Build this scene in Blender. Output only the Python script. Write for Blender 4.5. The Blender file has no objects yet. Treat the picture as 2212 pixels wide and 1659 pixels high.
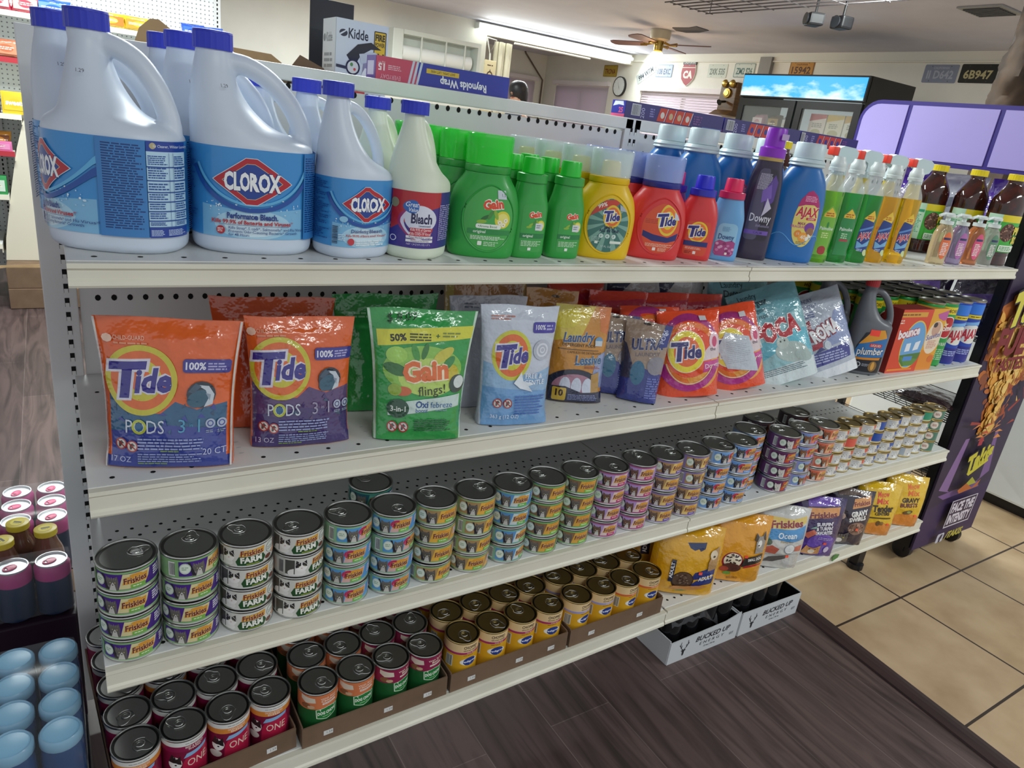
import bpy, bmesh, math, random
from mathutils import Vector, Matrix, noise
random.seed(7)
S = bpy.context.scene
COL = S.collection
PI = math.pi
# ---------------------------------------------------------------- camera, world, exposure
cd = bpy.data.cameras.new('camera'); cam = bpy.data.objects.new('camera', cd); COL.objects.link(cam)
cam.location = (-0.00624, -0.97252, 1.35267)
cam.rotation_euler = (1.215753, -0.124884, -0.555521)
cd.sensor_width = 36; cd.lens = 24.628; cd.clip_start = 0.01
S.camera = cam
w = bpy.data.worlds.new('world'); S.world = w; w.use_nodes = True
w.node_tree.nodes['Background'].inputs[0].default_value = (0.93, 0.96, 1.0, 1)
w.node_tree.nodes['Background'].inputs[1].default_value = 0.52
S.view_settings.view_transform = 'Standard'; S.view_settings.look = 'None'
S.view_settings.gamma = 1; S.view_settings.use_curve_mapping = False
S.view_settings.exposure = 0.38
CEIL = 2.42
def area(name, loc, sx, sy, e, col, rot=(0, 0, 0)):
    l = bpy.data.lights.new(name, 'AREA'); l.shape = 'RECTANGLE'; l.size = sx; l.size_y = sy; l.energy = e; l.color = col
    o = bpy.data.objects.new(name, l); COL.objects.link(o); o.location = loc; o.rotation_euler = rot; return o
WHITE = (0.93, 1.0, 0.98)
LAMPS = [(0.9, 1.35, 42), (3.6, 1.6, 40), (0.6, -1.9, 15), (3.3, -1.7, 30), (0.2, 3.2, 50), (2.6, 5.0, 75)]  # unseen ceiling lamps; the rear ones are added to brighten the room behind
for i, (x, y, e) in enumerate(LAMPS):
    area('ceiling_tube_light', (x, y, CEIL - 0.075), 1.2, 0.16, e, WHITE)
area('header_tube_light', (5.45, 6.80, 2.30), 2.3, 0.08, 20, (0.95, 1.0, 0.97), (math.radians(-55), 0, 0))
# ---------------------------------------------------------------- colour and materials
def lin(c): return c / 12.92 if c <= 0.04045 else ((c + 0.055) / 1.055) ** 2.4
def C(h):
    h = h.lstrip('#'); return tuple(lin(int(h[i:i + 2], 16) / 255) for i in (0, 2, 4)) + (1,)
MATS = {}
def nt(m): return m.node_tree.nodes, m.node_tree.links
def mat(name, col='#ffffff', rough=.5, metal=0, trans=0, ior=1.45, coat=0, spec=.5, alpha=1, emit=None, es=0, bump=None, attr=False, sss=0):
    if name in MATS: return MATS[name]
    m = bpy.data.materials.new(name); m.use_nodes = True
    N, L = nt(m); b = N['Principled BSDF']
    b.inputs['Base Color'].default_value = C(col); b.inputs['Roughness'].default_value = rough
    b.inputs['Metallic'].default_value = metal; b.inputs['Transmission Weight'].default_value = trans
    b.inputs['IOR'].default_value = ior; b.inputs['Coat Weight'].default_value = coat; b.inputs['Coat Roughness'].default_value = .08
    b.inputs['Specular IOR Level'].default_value = spec; b.inputs['Alpha'].default_value = alpha
    if sss: b.inputs['Subsurface Weight'].default_value = sss; b.inputs['Subsurface Radius'].default_value = (.02, .02, .02)
    if emit: b.inputs['Emission Color'].default_value = C(emit); b.inputs['Emission Strength'].default_value = es
    if attr:
        a = N.new('ShaderNodeAttribute'); a.attribute_name = 'Col'; L.new(a.outputs['Color'], b.inputs['Base Color'])
    if bump:
        sc, st, dist = bump
        tc = N.new('ShaderNodeTexCoord'); n = N.new('ShaderNodeTexNoise'); n.inputs['Scale'].default_value = sc; n.inputs['Detail'].default_value = 3
        bp = N.new('ShaderNodeBump'); bp.inputs['Strength'].default_value = st; bp.inputs['Distance'].default_value = dist
        L.new(tc.outputs['Object'], n.inputs['Vector']); L.new(n.outputs['Fac'], bp.inputs['Height']); L.new(bp.outputs['Normal'], b.inputs['Normal'])
        if coat: L.new(bp.outputs['Normal'], b.inputs['Coat Normal'])
    MATS[name] = m; return m
def speckle(name, c1, c2, scale, rough, bump=.1, stretch=(1, 1, 1), detail=6, lo=.35, hi=.65, metal=0, coat=0):
    if name in MATS: return MATS[name]
    m = mat(name, c1, rough, metal, coat=coat); N, L = nt(m); b = N['Principled BSDF']
    tc = N.new('ShaderNodeTexCoord'); mp = N.new('ShaderNodeMapping'); mp.inputs['Scale'].default_value = stretch
    n = N.new('ShaderNodeTexNoise'); n.inputs['Scale'].default_value = scale; n.inputs['Detail'].default_value = detail
    r = N.new('ShaderNodeValToRGB'); r.color_ramp.elements[0].position = lo; r.color_ramp.elements[1].position = hi
    r.color_ramp.elements[0].color = C(c1); r.color_ramp.elements[1].color = C(c2)
    bp = N.new('ShaderNodeBump'); bp.inputs['Strength'].default_value = bump; bp.inputs['Distance'].default_value = .004
    L.new(tc.outputs['Object'], mp.inputs[0]); L.new(mp.outputs[0], n.inputs['Vector']); L.new(n.outputs['Fac'], r.inputs[0])
    L.new(r.outputs[0], b.inputs['Base Color']); L.new(n.outputs['Fac'], bp.inputs['Height']); L.new(bp.outputs[0], b.inputs['Normal'])
    return m
PAPER = mat('printed_paper', rough=.5, attr=True)
GLOSS = mat('printed_gloss', rough=.28, attr=True, coat=.25)
FILM = mat('printed_film', rough=.24, attr=True, coat=.9, bump=(30, .8, .008))
TINP = mat('printed_tin', rough=.34, attr=True, coat=.15)
DUST = ('#e9ecec', '#dfe2e0')
STEEL = speckle('shelf_steel', '#d9dbd8', '#e4e5e2', 7, .38, .02)
RAIL = speckle('shelf_rail_paint', '#e2dfd0', '#d9d5c3', 5, .4, .02, (1, 1, 1))
PANEL = speckle('back_panel_paint', '#d4d5d6', '#dddedd', 4, .42, .02)
BLACK = mat('black_hole', '#060607', .8)
JUGW = mat('jug_plastic', '#cfdae8', .36, sss=.0, bump=(120, .05, .001))
JUGY = mat('jug_plastic_yellowish', '#dde6d2', .36)
CAPB = mat('cap_blue', '#2c3ac0', .4)
TIN = mat('tin_metal', '#b9bab6', .28, 1)
TINL = mat('tin_lid', '#6f6f6c', .36, 1)
TIND = mat('tin_lid_dark', '#3c3c3b', .4, 1)
GOLD = mat('tin_gold', '#b9a26a', .3, 1)
CARD = speckle('corrugated_card', '#77604c', '#6b5542', 14, .8, .06)
CARDL = speckle('light_card', '#b79a74', '#a98c66', 12, .8, .06)
CHROME = mat('chrome', '#c9cacc', .15, 1)
DARKP = mat('dark_plastic', '#17171a', .4)
# ---------------------------------------------------------------- mesh helpers
def link(name, me, mats=(), parent=None, loc=None):
    o = bpy.data.objects.new(name, me); COL.objects.link(o)
    for m in (mats if isinstance(mats, (list, tuple)) else [mats]):
        if m is not None: me.materials.append(m)
    if parent: o.parent = parent
    if loc: o.location = loc
    return o
def obj(name, bm, mats, parent=None, loc=None, smooth=35):
    me = bpy.data.meshes.new(name); bmesh.ops.recalc_face_normals(bm, faces=bm.faces[:]); bm.to_mesh(me); bm.free()
    if smooth:
        me.polygons.foreach_set('use_smooth', [True] * len(me.polygons)); me.set_sharp_from_angle(angle=math.radians(smooth))
    return link(name, me, mats, parent, loc)
def B(): return bmesh.new()
def box(bm, c, s, mi=0, bev=0, M=None):
    r = bmesh.ops.create_cube(bm, size=1); v = r['verts']
    for q in v:
        q.co = Vector((c[0] + q.co.x * s[0], c[1] + q.co.y * s[1], c[2] + q.co.z * s[2]))
        if M: q.co = M @ q.co
    f = list({f for q in v for f in q.link_faces})
    for q in f: q.material_index = mi
    if bev:
        e = list({e for q in v for e in q.link_edges})
        r = bmesh.ops.bevel(bm, geom=e, offset=bev, segments=2, profile=.6, affect='EDGES')
        for q in r['faces']: q.material_index = mi
    return bm
def bx(bm, x0, x1, y0, y1, z0, z1, mi=0, bev=0):
    return box(bm, ((x0 + x1) / 2, (y0 + y1) / 2, (z0 + z1) / 2), (x1 - x0, y1 - y0, z1 - z0), mi, bev)
def secpt(s, t):
    z, rx, ry, cx, cy, p = s; a, b = math.sin(t), math.cos(t); e = 2 / p
    return Vector((cx + rx * math.copysign(abs(a) ** e, a), cy - ry * math.copysign(abs(b) ** e, b), z))
def sec(z, rx, ry=None, cx=0, cy=0, p=2): return (z, rx, rx if ry is None else ry, cx, cy, p)
def cr(ss, k=4):
    out = []
    for i in range(len(ss) - 1):
        a, b, c, d = ss[max(i - 1, 0)], ss[i], ss[i + 1], ss[min(i + 2, len(ss) - 1)]
        for j in range(k):
            t = j / k
            out.append(tuple(.5 * (2 * b[q] + (c[q] - a[q]) * t + (2 * a[q] - 5 * b[q] + 4 * c[q] - d[q]) * t * t + (3 * b[q] - a[q] - 3 * c[q] + d[q]) * t ** 3) for q in range(6)))
    out.append(ss[-1]); return out
def loft(bm, ss, n=28, c0=True, c1=True, mi=0, rib=0):
    R = []
    for s in ss:
        R.append([bm.verts.new(secpt((s[0], s[1] * (1 - (rib if j % 2 else 0)), s[2] * (1 - (rib if j % 2 else 0))) + tuple(s[3:]), 2 * PI * j / n)) for j in range(n)])
    for a, b in zip(R, R[1:]):
        for j in range(n):
            f = bm.faces.new((a[j], a[(j + 1) % n], b[(j + 1) % n], b[j])); f.material_index = mi
    if c0: f = bm.faces.new(R[0][::-1]); f.material_index = mi
    if c1: f = bm.faces.new(R[-1]); f.material_index = mi
    return bm
def cyl(bm, r, z0, z1, n=28, cx=0, cy=0, mi=0, rib=0): return loft(bm, [sec(z0, r, r, cx, cy), sec(z1, r, r, cx, cy)], n, mi=mi, rib=rib)
def tube(bm, pts, r, n=8, mi=0, closed=False, ry=None):
    P = [Vector(p) for p in pts]; R = []
    rr = r if isinstance(r, (list, tuple)) else [r] * len(P)
    up = Vector((0, 0, 1))
    for i, p in enumerate(P):
        d = ((P[(i + 1) % len(P)] if closed else P[min(i + 1, len(P) - 1)]) - (P[i - 1] if (closed or i) else P[0])).normalized()
        a = d.cross(up if abs(d.z) < .95 else Vector((1, 0, 0))).normalized(); b = a.cross(d).normalized()
        R.append([bm.verts.new(p + (a * math.cos(2 * PI * j / n) + b * math.sin(2 * PI * j / n) * (ry or 1)) * rr[i]) for j in range(n)])
    for i in range(len(R) if closed else len(R) - 1):
        a, b = R[i], R[(i + 1) % len(R)]
        for j in range(n):
            f = bm.faces.new((a[j], a[(j + 1) % n], b[(j + 1) % n], b[j])); f.material_index = mi
    if not closed:
        for q in (R[0][::-1], R[-1]): f = bm.faces.new(q); f.material_index = mi
    return bm
def disc(bm, c, r, ax='z', n=8, mi=0, ry=None):
    vs = []
    for j in range(n):
        a, b = r * math.cos(2 * PI * j / n), (ry or r) * math.sin(2 * PI * j / n)
        vs.append(bm.verts.new({'z': (c[0] + a, c[1] + b, c[2]), 'y': (c[0] + a, c[1], c[2] + b), 'x': (c[0], c[1] + a, c[2] + b)}[ax]))
    f = bm.faces.new(vs); f.material_index = mi
def quad(bm, pts, mi=0):
    f = bm.faces.new([bm.verts.new(p) for p in pts]); f.material_index = mi
def prism(bm, pts, y0, y1, mi=0, ax='y'):
    # outline given as (x, z) and extruded along y (or (y, z) along x)
    P = lambda a, b, q: (a, q, b) if ax == 'y' else (q, a, b)
    A = [bm.verts.new(P(a, b, y0)) for a, b in pts]; Bq = [bm.verts.new(P(a, b, y1)) for a, b in pts]; n = len(pts)
    for q in (A, Bq[::-1]): f = bm.faces.new(q); f.material_index = mi
    for j in range(n): f = bm.faces.new((A[j], Bq[j], Bq[(j + 1) % n], A[(j + 1) % n])); f.material_index = mi
def remeshed(bm, voxel, it=4, fac=.5):
    me = bpy.data.meshes.new('tmp'); bm.to_mesh(me); bm.free(); o = bpy.data.objects.new('tmp', me); COL.objects.link(o)
    m = o.modifiers.new('r', 'REMESH'); m.mode = 'VOXEL'; m.voxel_size = voxel
    m = o.modifiers.new('s', 'SMOOTH'); m.iterations = it; m.factor = fac
    dg = bpy.context.evaluated_depsgraph_get(); r = bpy.data.meshes.new_from_object(o.evaluated_get(dg)); bpy.data.objects.remove(o)
    r.polygons.foreach_set('use_smooth', [True] * len(r.polygons)); return r
# ---------------------------------------------------------------- naming
def tag(o, label, cat, group=None, kind=None):
    o['label'] = label; o['category'] = cat
    if group: o['group'] = group
    if kind: o['kind'] = kind
    return o
def thing(name, label, cat, loc=(0, 0, 0), rz=0, group=None, rx=0, ry=0):
    o = bpy.data.objects.new(name, None); COL.objects.link(o); o.empty_display_size = .02
    o.location = loc; o.rotation_euler = (rx, ry, rz); return tag(o, label, cat, group)
KIDS = {}
def kids(o):
    return [c for c in bpy.data.objects if c.parent is o]
def dup(root, label, loc, rz=0, group=None, rx=0, ry=0):
    r = root.copy(); COL.objects.link(r); r.location = loc; r.rotation_euler = (rx, ry, rz); r['label'] = label
    if group: r['group'] = group
    if root.name not in KIDS: KIDS[root.name] = [(c, kids(c)) for c in kids(root)]
    for c, gs in KIDS[root.name]:
        d = c.copy(); COL.objects.link(d); d.parent = r
        for g in gs:
            e = g.copy(); COL.objects.link(e); e.parent = d
    return r
class Series:
    """first use moves the built thing itself, later uses copy it"""
    def __init__(s, root): s.r = root; s.used = False
    def put(s, label, loc, rz=0, group=None, rx=0, ry=0):
        if s.used: return dup(s.r, label, loc, rz, group, rx, ry)
        s.used = True; s.r.location = loc; s.r.rotation_euler = (rx, ry, rz); s.r['label'] = label
        if group: s.r['group'] = group
        if s.r.name not in KIDS: KIDS[s.r.name] = [(c, kids(c)) for c in kids(s.r)]
        return s.r
def struct(name, bm, m, smooth=0):
    o = obj(name, bm, m, smooth=smooth); o['kind'] = 'structure'; return o
# ---------------------------------------------------------------- printed artwork (flat layers wrapped on a surface)
GL = {}
def glyphs(s, bold, res=2):
    k = (s, bold, res)
    if k not in GL:
        cu = bpy.data.curves.new('t', 'FONT'); cu.body = s; cu.size = 1; cu.offset = bold; cu.resolution_u = res; cu.fill_mode = 'FRONT'
        o = bpy.data.objects.new('t', cu); COL.objects.link(o)
        me = bpy.data.meshes.new_from_object(o.evaluated_get(bpy.context.evaluated_depsgraph_get()))
        V = [(v.co.x, v.co.y) for v in me.vertices]; F = [tuple(p.vertices) for p in me.polygons]
        bpy.data.objects.remove(o); bpy.data.curves.remove(cu); bpy.data.meshes.remove(me)
        xs = [v[0] for v in V] or [0]; GL[k] = (V, F, min(xs), max(xs))
    return GL[k]
class Art:
    def __init__(s, clip=None): s.L = []; s.clip = clip; s.n = 0
    def add(s, V, F, c, same=False):
        if not same: s.n += 1
        s.L.append((V, F, c, s.n)); return s
    def r(s, x0, y0, x1, y1, c): return s.add([(x0, y0), (x1, y0), (x1, y1), (x0, y1)], [(0, 1, 2, 3)], c)
    def p(s, pts, c): return s.add(list(pts), [tuple(range(len(pts)))], c)
    def e(s, cx, cy, rx, ry, c, n=28, rot=0):
        cs, sn = math.cos(rot), math.sin(rot)
        return s.p([(cx + rx * math.cos(2 * PI * i / n) * cs - ry * math.sin(2 * PI * i / n) * sn, cy + rx * math.cos(2 * PI * i / n) * sn + ry * math.sin(2 * PI * i / n) * cs) for i in range(n)], c)
    def rr(s, x0, y0, x1, y1, q, c):
        P = []
        for (cx, cy, a) in ((x1 - q, y1 - q, 0), (x0 + q, y1 - q, 90), (x0 + q, y0 + q, 180), (x1 - q, y0 + q, 270)):
            P += [(cx + q * math.cos(math.radians(a + k * 22.5)), cy + q * math.sin(math.radians(a + k * 22.5))) for k in range(5)]
        return s.p(P, c)
    def ring(s, cx, cy, rx, ry, t, c, n=36, a0=0, a1=360):
        V = []; F = []; full = a1 - a0 >= 360
        for i in range(n + (0 if full else 1)):
            a = math.radians(a0 + (a1 - a0) * i / n); V += [(cx + rx * math.cos(a), cy + ry * math.sin(a)), (cx + (rx - t) * math.cos(a), cy + (ry - t) * math.sin(a))]
        m = len(V) // 2
        for i in range(n): j = (i + 1) % m; F.append((2 * i, 2 * j, 2 * j + 1, 2 * i + 1))
        return s.add(V, F, c)
    def t(s, txt, x, y, h, c, b=.02, sh=0, sx=1, rot=0, al='C', w=None, res=2, outline=None, ow=.06):
        if outline: s.t(txt, x, y, h, outline, b + ow, sh, sx, rot, al, w, res)
        V, F, a0, a1 = glyphs(txt, b, res); k = h / .70
        if w: sx = w / ((a1 - a0) * k)
        ox = {'C': (a0 + a1) / 2, 'L': a0, 'R': a1}[al]; cs, sn = math.cos(math.radians(rot)), math.sin(math.radians(rot)); Q = []
        for vx, vy in V:
            px = (vx - ox) * k * sx + vy * k * sh; py = vy * k; Q.append((x + px * cs - py * sn, y + px * sn + py * cs))
        return s.add(Q, F, c)
    def f(s, x0, y0, x1, y1, n, c, fill=.55, ragged=.25):
        lh = (y1 - y0) / n; V = []; F = []
        for i in range(n):
            yb = y1 - (i + 1) * lh + lh * (1 - fill) / 2; x = x0; xe = x1 - random.random() * ragged * (x1 - x0)
            while x < xe - .01:
                ww = min(xe - x, lh * random.uniform(.8, 3.2)); k = len(V)
                V += [(x, yb), (x + ww, yb), (x + ww, yb + lh * fill), (x, yb + lh * fill)]; F.append((k, k + 1, k + 2, k + 3)); x += ww + lh * .35
        return s.add(V, F, c)
    def bars(s, x0, y0, x1, y1, c='#222222', vert=True):
        V = []; F = []; q = y1 - y0 if not vert else x1 - x0; t = 0
        while t < q - .001:
            ww = random.choice((.02, .03, .05)) * q; k = len(V)
            if vert: V += [(x0 + t, y0), (x0 + t + ww, y0), (x0 + t + ww, y1), (x0 + t, y1)]
            else: V += [(x0, y0 + t), (x1, y0 + t), (x1, y0 + t + ww), (x0, y0 + t + ww)]
            F.append((k, k + 1, k + 2, k + 3)); t += ww + random.choice((.02, .04)) * q
        return s.add(V, F, c)
    def mesh(s, mp, du=None, dv=None, base=.0004, eps=5e-5):
        bm = bmesh.new(); cols = []; 
        for V, F, c, ly in s.L:
            if c not in cols: cols.append(c)
            ci = cols.index(c); vs = [bm.verts.new((x, y, ly)) for x, y in V]
            for f in F:
                try: q = bm.faces.new([vs[i] for i in f]); q.material_index = ci
                except ValueError: pass
        G = lambda: bm.verts[:] + bm.edges[:] + bm.faces[:]
        if s.clip:
            x0, y0, x1, y1 = s.clip
            for co, no in (((x0, 0, 0), (-1, 0, 0)), ((x1, 0, 0), (1, 0, 0)), ((0, y0, 0), (0, -1, 0)), ((0, y1, 0), (0, 1, 0))):
                bmesh.ops.bisect_plane(bm, geom=G(), dist=1e-6, plane_co=co, plane_no=no, clear_outer=True)
        if du and dv is None: dv = 1.0
        for ax, d in ((0, du), (1, dv)):
            if not d: continue
            vals = [v.co[ax] for v in bm.verts]; k = math.floor(min(vals) / d) + 1; hi = max(vals)
            while k * d < hi - 1e-6:
                co = [0, 0, 0]; co[ax] = k * d; no = [0, 0, 0]; no[ax] = 1
                bmesh.ops.bisect_plane(bm, geom=G(), dist=1e-6, plane_co=co, plane_no=no); k += 1
        for v in bm.verts: v.co = Vector(mp(v.co.x * .01, v.co.y * .01, base + v.co.z * eps))
        cl = bm.loops.layers.float_color.new('Col'); cc = [C(c) for c in cols]
        for f in bm.faces:
            for l in f.loops: l[cl] = cc[f.material_index]
            f.material_index = 0; f.smooth = bool(du)
        me = bpy.data.meshes.new('art'); bm.to_mesh(me); bm.free(); return me
    def build(s, name, mp, m, parent=None, du=None, dv=None, base=.0004, eps=5e-5):
        me = s.mesh(mp, du, dv, base, eps); me.name = name; return link(name, me, m, parent)
def mcyl(R, z0=0): return lambda u, v, d: ((R + d) * math.sin(u / R), -(R + d) * math.cos(u / R), v + z0)
def mflat(o=(0, 0, 0), ux=(1, 0, 0), uy=(0, 0, 1)):
    o, ux, uy = Vector(o), Vector(ux).normalized(), Vector(uy).normalized(); n = ux.cross(uy)
    return lambda u, v, d: o + ux * u + uy * v + n * d
def msec(ss, zr, t0=0, grow=0):
    def at(z):
        if z <= ss[0][0]: return ss[0]
        for a, b in zip(ss, ss[1:]):
            if z <= b[0] + 1e-9:
                t = (z - a[0]) / max(b[0] - a[0], 1e-9); return (z,) + tuple(a[i] + (b[i] - a[i]) * t for i in range(1, 6))
        return ss[-1]
    s0 = at(zr); N = 240; tb = [(-PI, 0)]; p = secpt(s0, -PI)
    for i in range(1, N + 1):
        t = -PI + 2 * PI * i / N; q = secpt(s0, t); tb.append((t, tb[-1][1] + (q - p).length)); p = q
    mid = tb[N // 2][1]
    def fn(u, v, d):
        L = u + mid; Lt = tb[-1][1]; L %= Lt; i = min(int(L / Lt * N), N - 1)
        while i > 0 and tb[i][1] > L: i -= 1
        while i < N - 1 and tb[i + 1][1] < L: i += 1
        t = tb[i][0] + (tb[i + 1][0] - tb[i][0]) * (L - tb[i][1]) / max(tb[i + 1][1] - tb[i][1], 1e-9) + t0
        s = at(v); a, b = secpt(s, t), Vector((0, 0, 0)); e = secpt((s[0], s[1], s[2], s[3], s[4], s[5]), t + .02) - secpt(s, t - .02)
        nn = Vector((e.y, -e.x, 0)); nn = nn.normalized() if nn.length > 1e-9 else Vector((0, -1, 0))
        return a + nn * (d + grow)
    return fn
# ================================================================ THE SETTING
def wood_mat():
    m = mat('plank_floor', '#4a4040', .42); N, L = nt(m); b = N['Principled BSDF']
    tc = N.new('ShaderNodeTexCoord'); br = N.new('ShaderNodeTexBrick')
    mp = N.new('ShaderNodeMapping'); mp.inputs['Rotation'].default_value = (0, 0, PI / 2)
    br.inputs['Scale'].default_value = 1; br.inputs['Brick Width'].default_value = 1.22; br.inputs['Row Height'].default_value = .182; br.inputs['Mortar Size'].default_value = .0012
    br.offset = .37; br.inputs['Color1'].default_value = C('#6c5d5b'); br.inputs['Color2'].default_value = C('#574a49'); br.inputs['Mortar'].default_value = C('#7e7370')
    mp2 = N.new('ShaderNodeMapping'); mp2.inputs['Scale'].default_value = (9, .9, 1)
    n = N.new('ShaderNodeTexNoise'); n.inputs['Scale'].default_value = 2.2; n.inputs['Detail'].default_value = 9; n.inputs['Distortion'].default_value = 1.6
    r = N.new('ShaderNodeValToRGB'); e = r.color_ramp.elements; e[0].position = .32; e[0].color = C('#6f6a6a'); e[1].position = .6; e[1].color = C('#f0e6e4')
    mx = N.new('ShaderNodeMix'); mx.data_type = 'RGBA'; mx.blend_type = 'MULTIPLY'; mx.inputs[0].default_value = .85
    L.new(tc.outputs['Object'], mp.inputs[0]); L.new(mp.outputs[0], br.inputs['Vector']); L.new(tc.outputs['Object'], mp2.inputs[0]); L.new(mp2.outputs[0], n.inputs['Vector'])
    L.new(n.outputs['Fac'], r.inputs[0]); L.new(br.outputs['Color'], mx.inputs[6]); L.new(r.outputs[0], mx.inputs[7]); L.new(mx.outputs[2], b.inputs['Base Color'])
    bp = N.new('ShaderNodeBump'); bp.inputs['Strength'].default_value = .15; bp.inputs['Distance'].default_value = .003; L.new(n.outputs['Fac'], bp.inputs['Height']); L.new(bp.outputs[0], b.inputs['Normal'])
    return m
def tile_mat():
    m = mat('tile_floor', '#b49a7c', .36); N, L = nt(m); b = N['Principled BSDF']
    tc = N.new('ShaderNodeTexCoord'); mp = N.new('ShaderNodeMapping'); mp.inputs['Location'].default_value = (-2.351 + .004, .063 + .004, 0)
    br = N.new('ShaderNodeTexBrick'); br.offset = 0; br.inputs['Scale'].default_value = 1; br.inputs['Brick Width'].default_value = .4155; br.inputs['Row Height'].default_value = .4155; br.inputs['Mortar Size'].default_value = .0042; br.inputs['Mortar Smooth'].default_value = .2
    br.inputs['Color1'].default_value = C('#c2a986'); br.inputs['Color2'].default_value = C('#c8b090'); br.inputs['Mortar'].default_value = C('#3d322b')
    n = N.new('ShaderNodeTexNoise'); n.inputs['Scale'].default_value = 6; n.inputs['Detail'].default_value = 8
    r = N.new('ShaderNodeValToRGB'); e = r.color_ramp.elements; e[0].position = .3; e[0].color = C('#d9d0c4'); e[1].position = .7; e[1].color = C('#ffffff')
    mx = N.new('ShaderNodeMix'); mx.data_type = 'RGBA'; mx.blend_type = 'MULTIPLY'; mx.inputs[0].default_value = 1
    L.new(tc.outputs['Object'], mp.inputs[0]); L.new(mp.outputs[0], br.inputs['Vector']); L.new(tc.outputs['Object'], n.inputs['Vector']); L.new(n.outputs['Fac'], r.inputs[0])
    L.new(br.outputs['Color'], mx.inputs[6]); L.new(r.outputs[0], mx.inputs[7]); L.new(mx.outputs[2], b.inputs['Base Color'])
    bp = N.new('ShaderNodeBump'); bp.invert = True; bp.inputs['Strength'].default_value = .4; bp.inputs['Distance'].default_value = .004; L.new(br.outputs['Fac'], bp.inputs['Height']); L.new(bp.outputs[0], b.inputs['Normal'])
    return m
# the wood / tile boundary runs at a slight angle to the shelving
def xb(y): return 1.9432 + .0748 * (y - .0)
bm = B(); quad(bm, [(-4, -4, 0), (xb(-4), -4, 0), (xb(12), 12, 0), (-4, 12, 0)]); struct('floor', bm, wood_mat())
bm = B(); quad(bm, [(xb(-4), -4, 0), (8, -4, 0), (8, 12, 0), (xb(12), 12, 0)]); struct('floor_tile', bm, tile_mat())
bm = B(); a, b_ = Vector((xb(-4), -4)), Vector((xb(9), 9)); 
prism(bm, [(-.03, 0.0005), (.03, 0.0005), (.026, .008), (.008, .011), (-.008, .011), (-.028, .006)], -4, 9)
for v in bm.verts: v.co.x += xb(v.co.y)
struct('trim_1', bm, speckle('strip_wood', '#3b2a2a', '#2e2122', 6, .45, .1, (8, .5, 1)))
WALL = speckle('wall_paint', '#eeede4', '#e8e7de', 3, .6, .03)
CEILM = speckle('ceiling_paint', '#cfcfde', '#c6c6d6', 2.5, .7, .12)
bm = B(); bx(bm, -4, 8, -1.6, 9.3, CEIL, CEIL + .05); struct('ceiling', bm, CEILM)
YA = 7.0; XF = 6.72
bm = B(); bx(bm, -4, 4.46, YA, YA + .1, 0, CEIL); bx(bm, 4.46, XF, YA, YA + .1, 2.29, CEIL); struct('wall_back', bm, WALL)
bm = B()
# far wall with two window openings
def wall_holes(bm, X0, X1, ys, zs, holes):
    ys = sorted(set(ys + [h[0] for h in holes] + [h[1] for h in holes])); zs = sorted(set(zs + [h[2] for h in holes] + [h[3] for h in holes]))
    for a, c in zip(ys, ys[1:]):
        for d, e in zip(zs, zs[1:]):
            if any(h[0] <= a and c <= h[1] and h[2] <= d and e <= h[3] for h in holes): continue
            bx(bm, X0, X1, a, c, d, e)
W1 = (5.25, 6.72, 1.05, 1.985); W2 = (7.42, 8.72, 1.05, 2.02)
wall_holes(bm, XF, XF + .12, [-1.6, 9.3], [0, CEIL], [W1, W2]); struct('wall_right', bm, WALL)
bm = B(); wall_holes(bm, 9.05, 9.17, [3.2, XF], [0, CEIL], [(5.75, 6.55, 1.05, 2.04)])
for v in bm.verts: v.co.x, v.co.y = v.co.y, v.co.x
bmesh.ops.reverse_faces(bm, faces=bm.faces[:]); struct('wall_rear', bm, WALL)
TRIMW = mat('trim_white', '#e6e4d8', .5)
bm = B(); bx(bm, XF - .03, XF, -1.6, YA, 2.33, 2.345, bev=.004); bx(bm, XF - .02, XF, -1.6, YA, 2.345, CEIL); struct('trim_2', bm, TRIMW)
PANE = mat('daylight_pane', '#d8c9d8', .2, emit='#e6d6e2', es=.8)
SLAT = mat('blind_slat', '#d3cad2', .5, trans=0)
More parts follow.
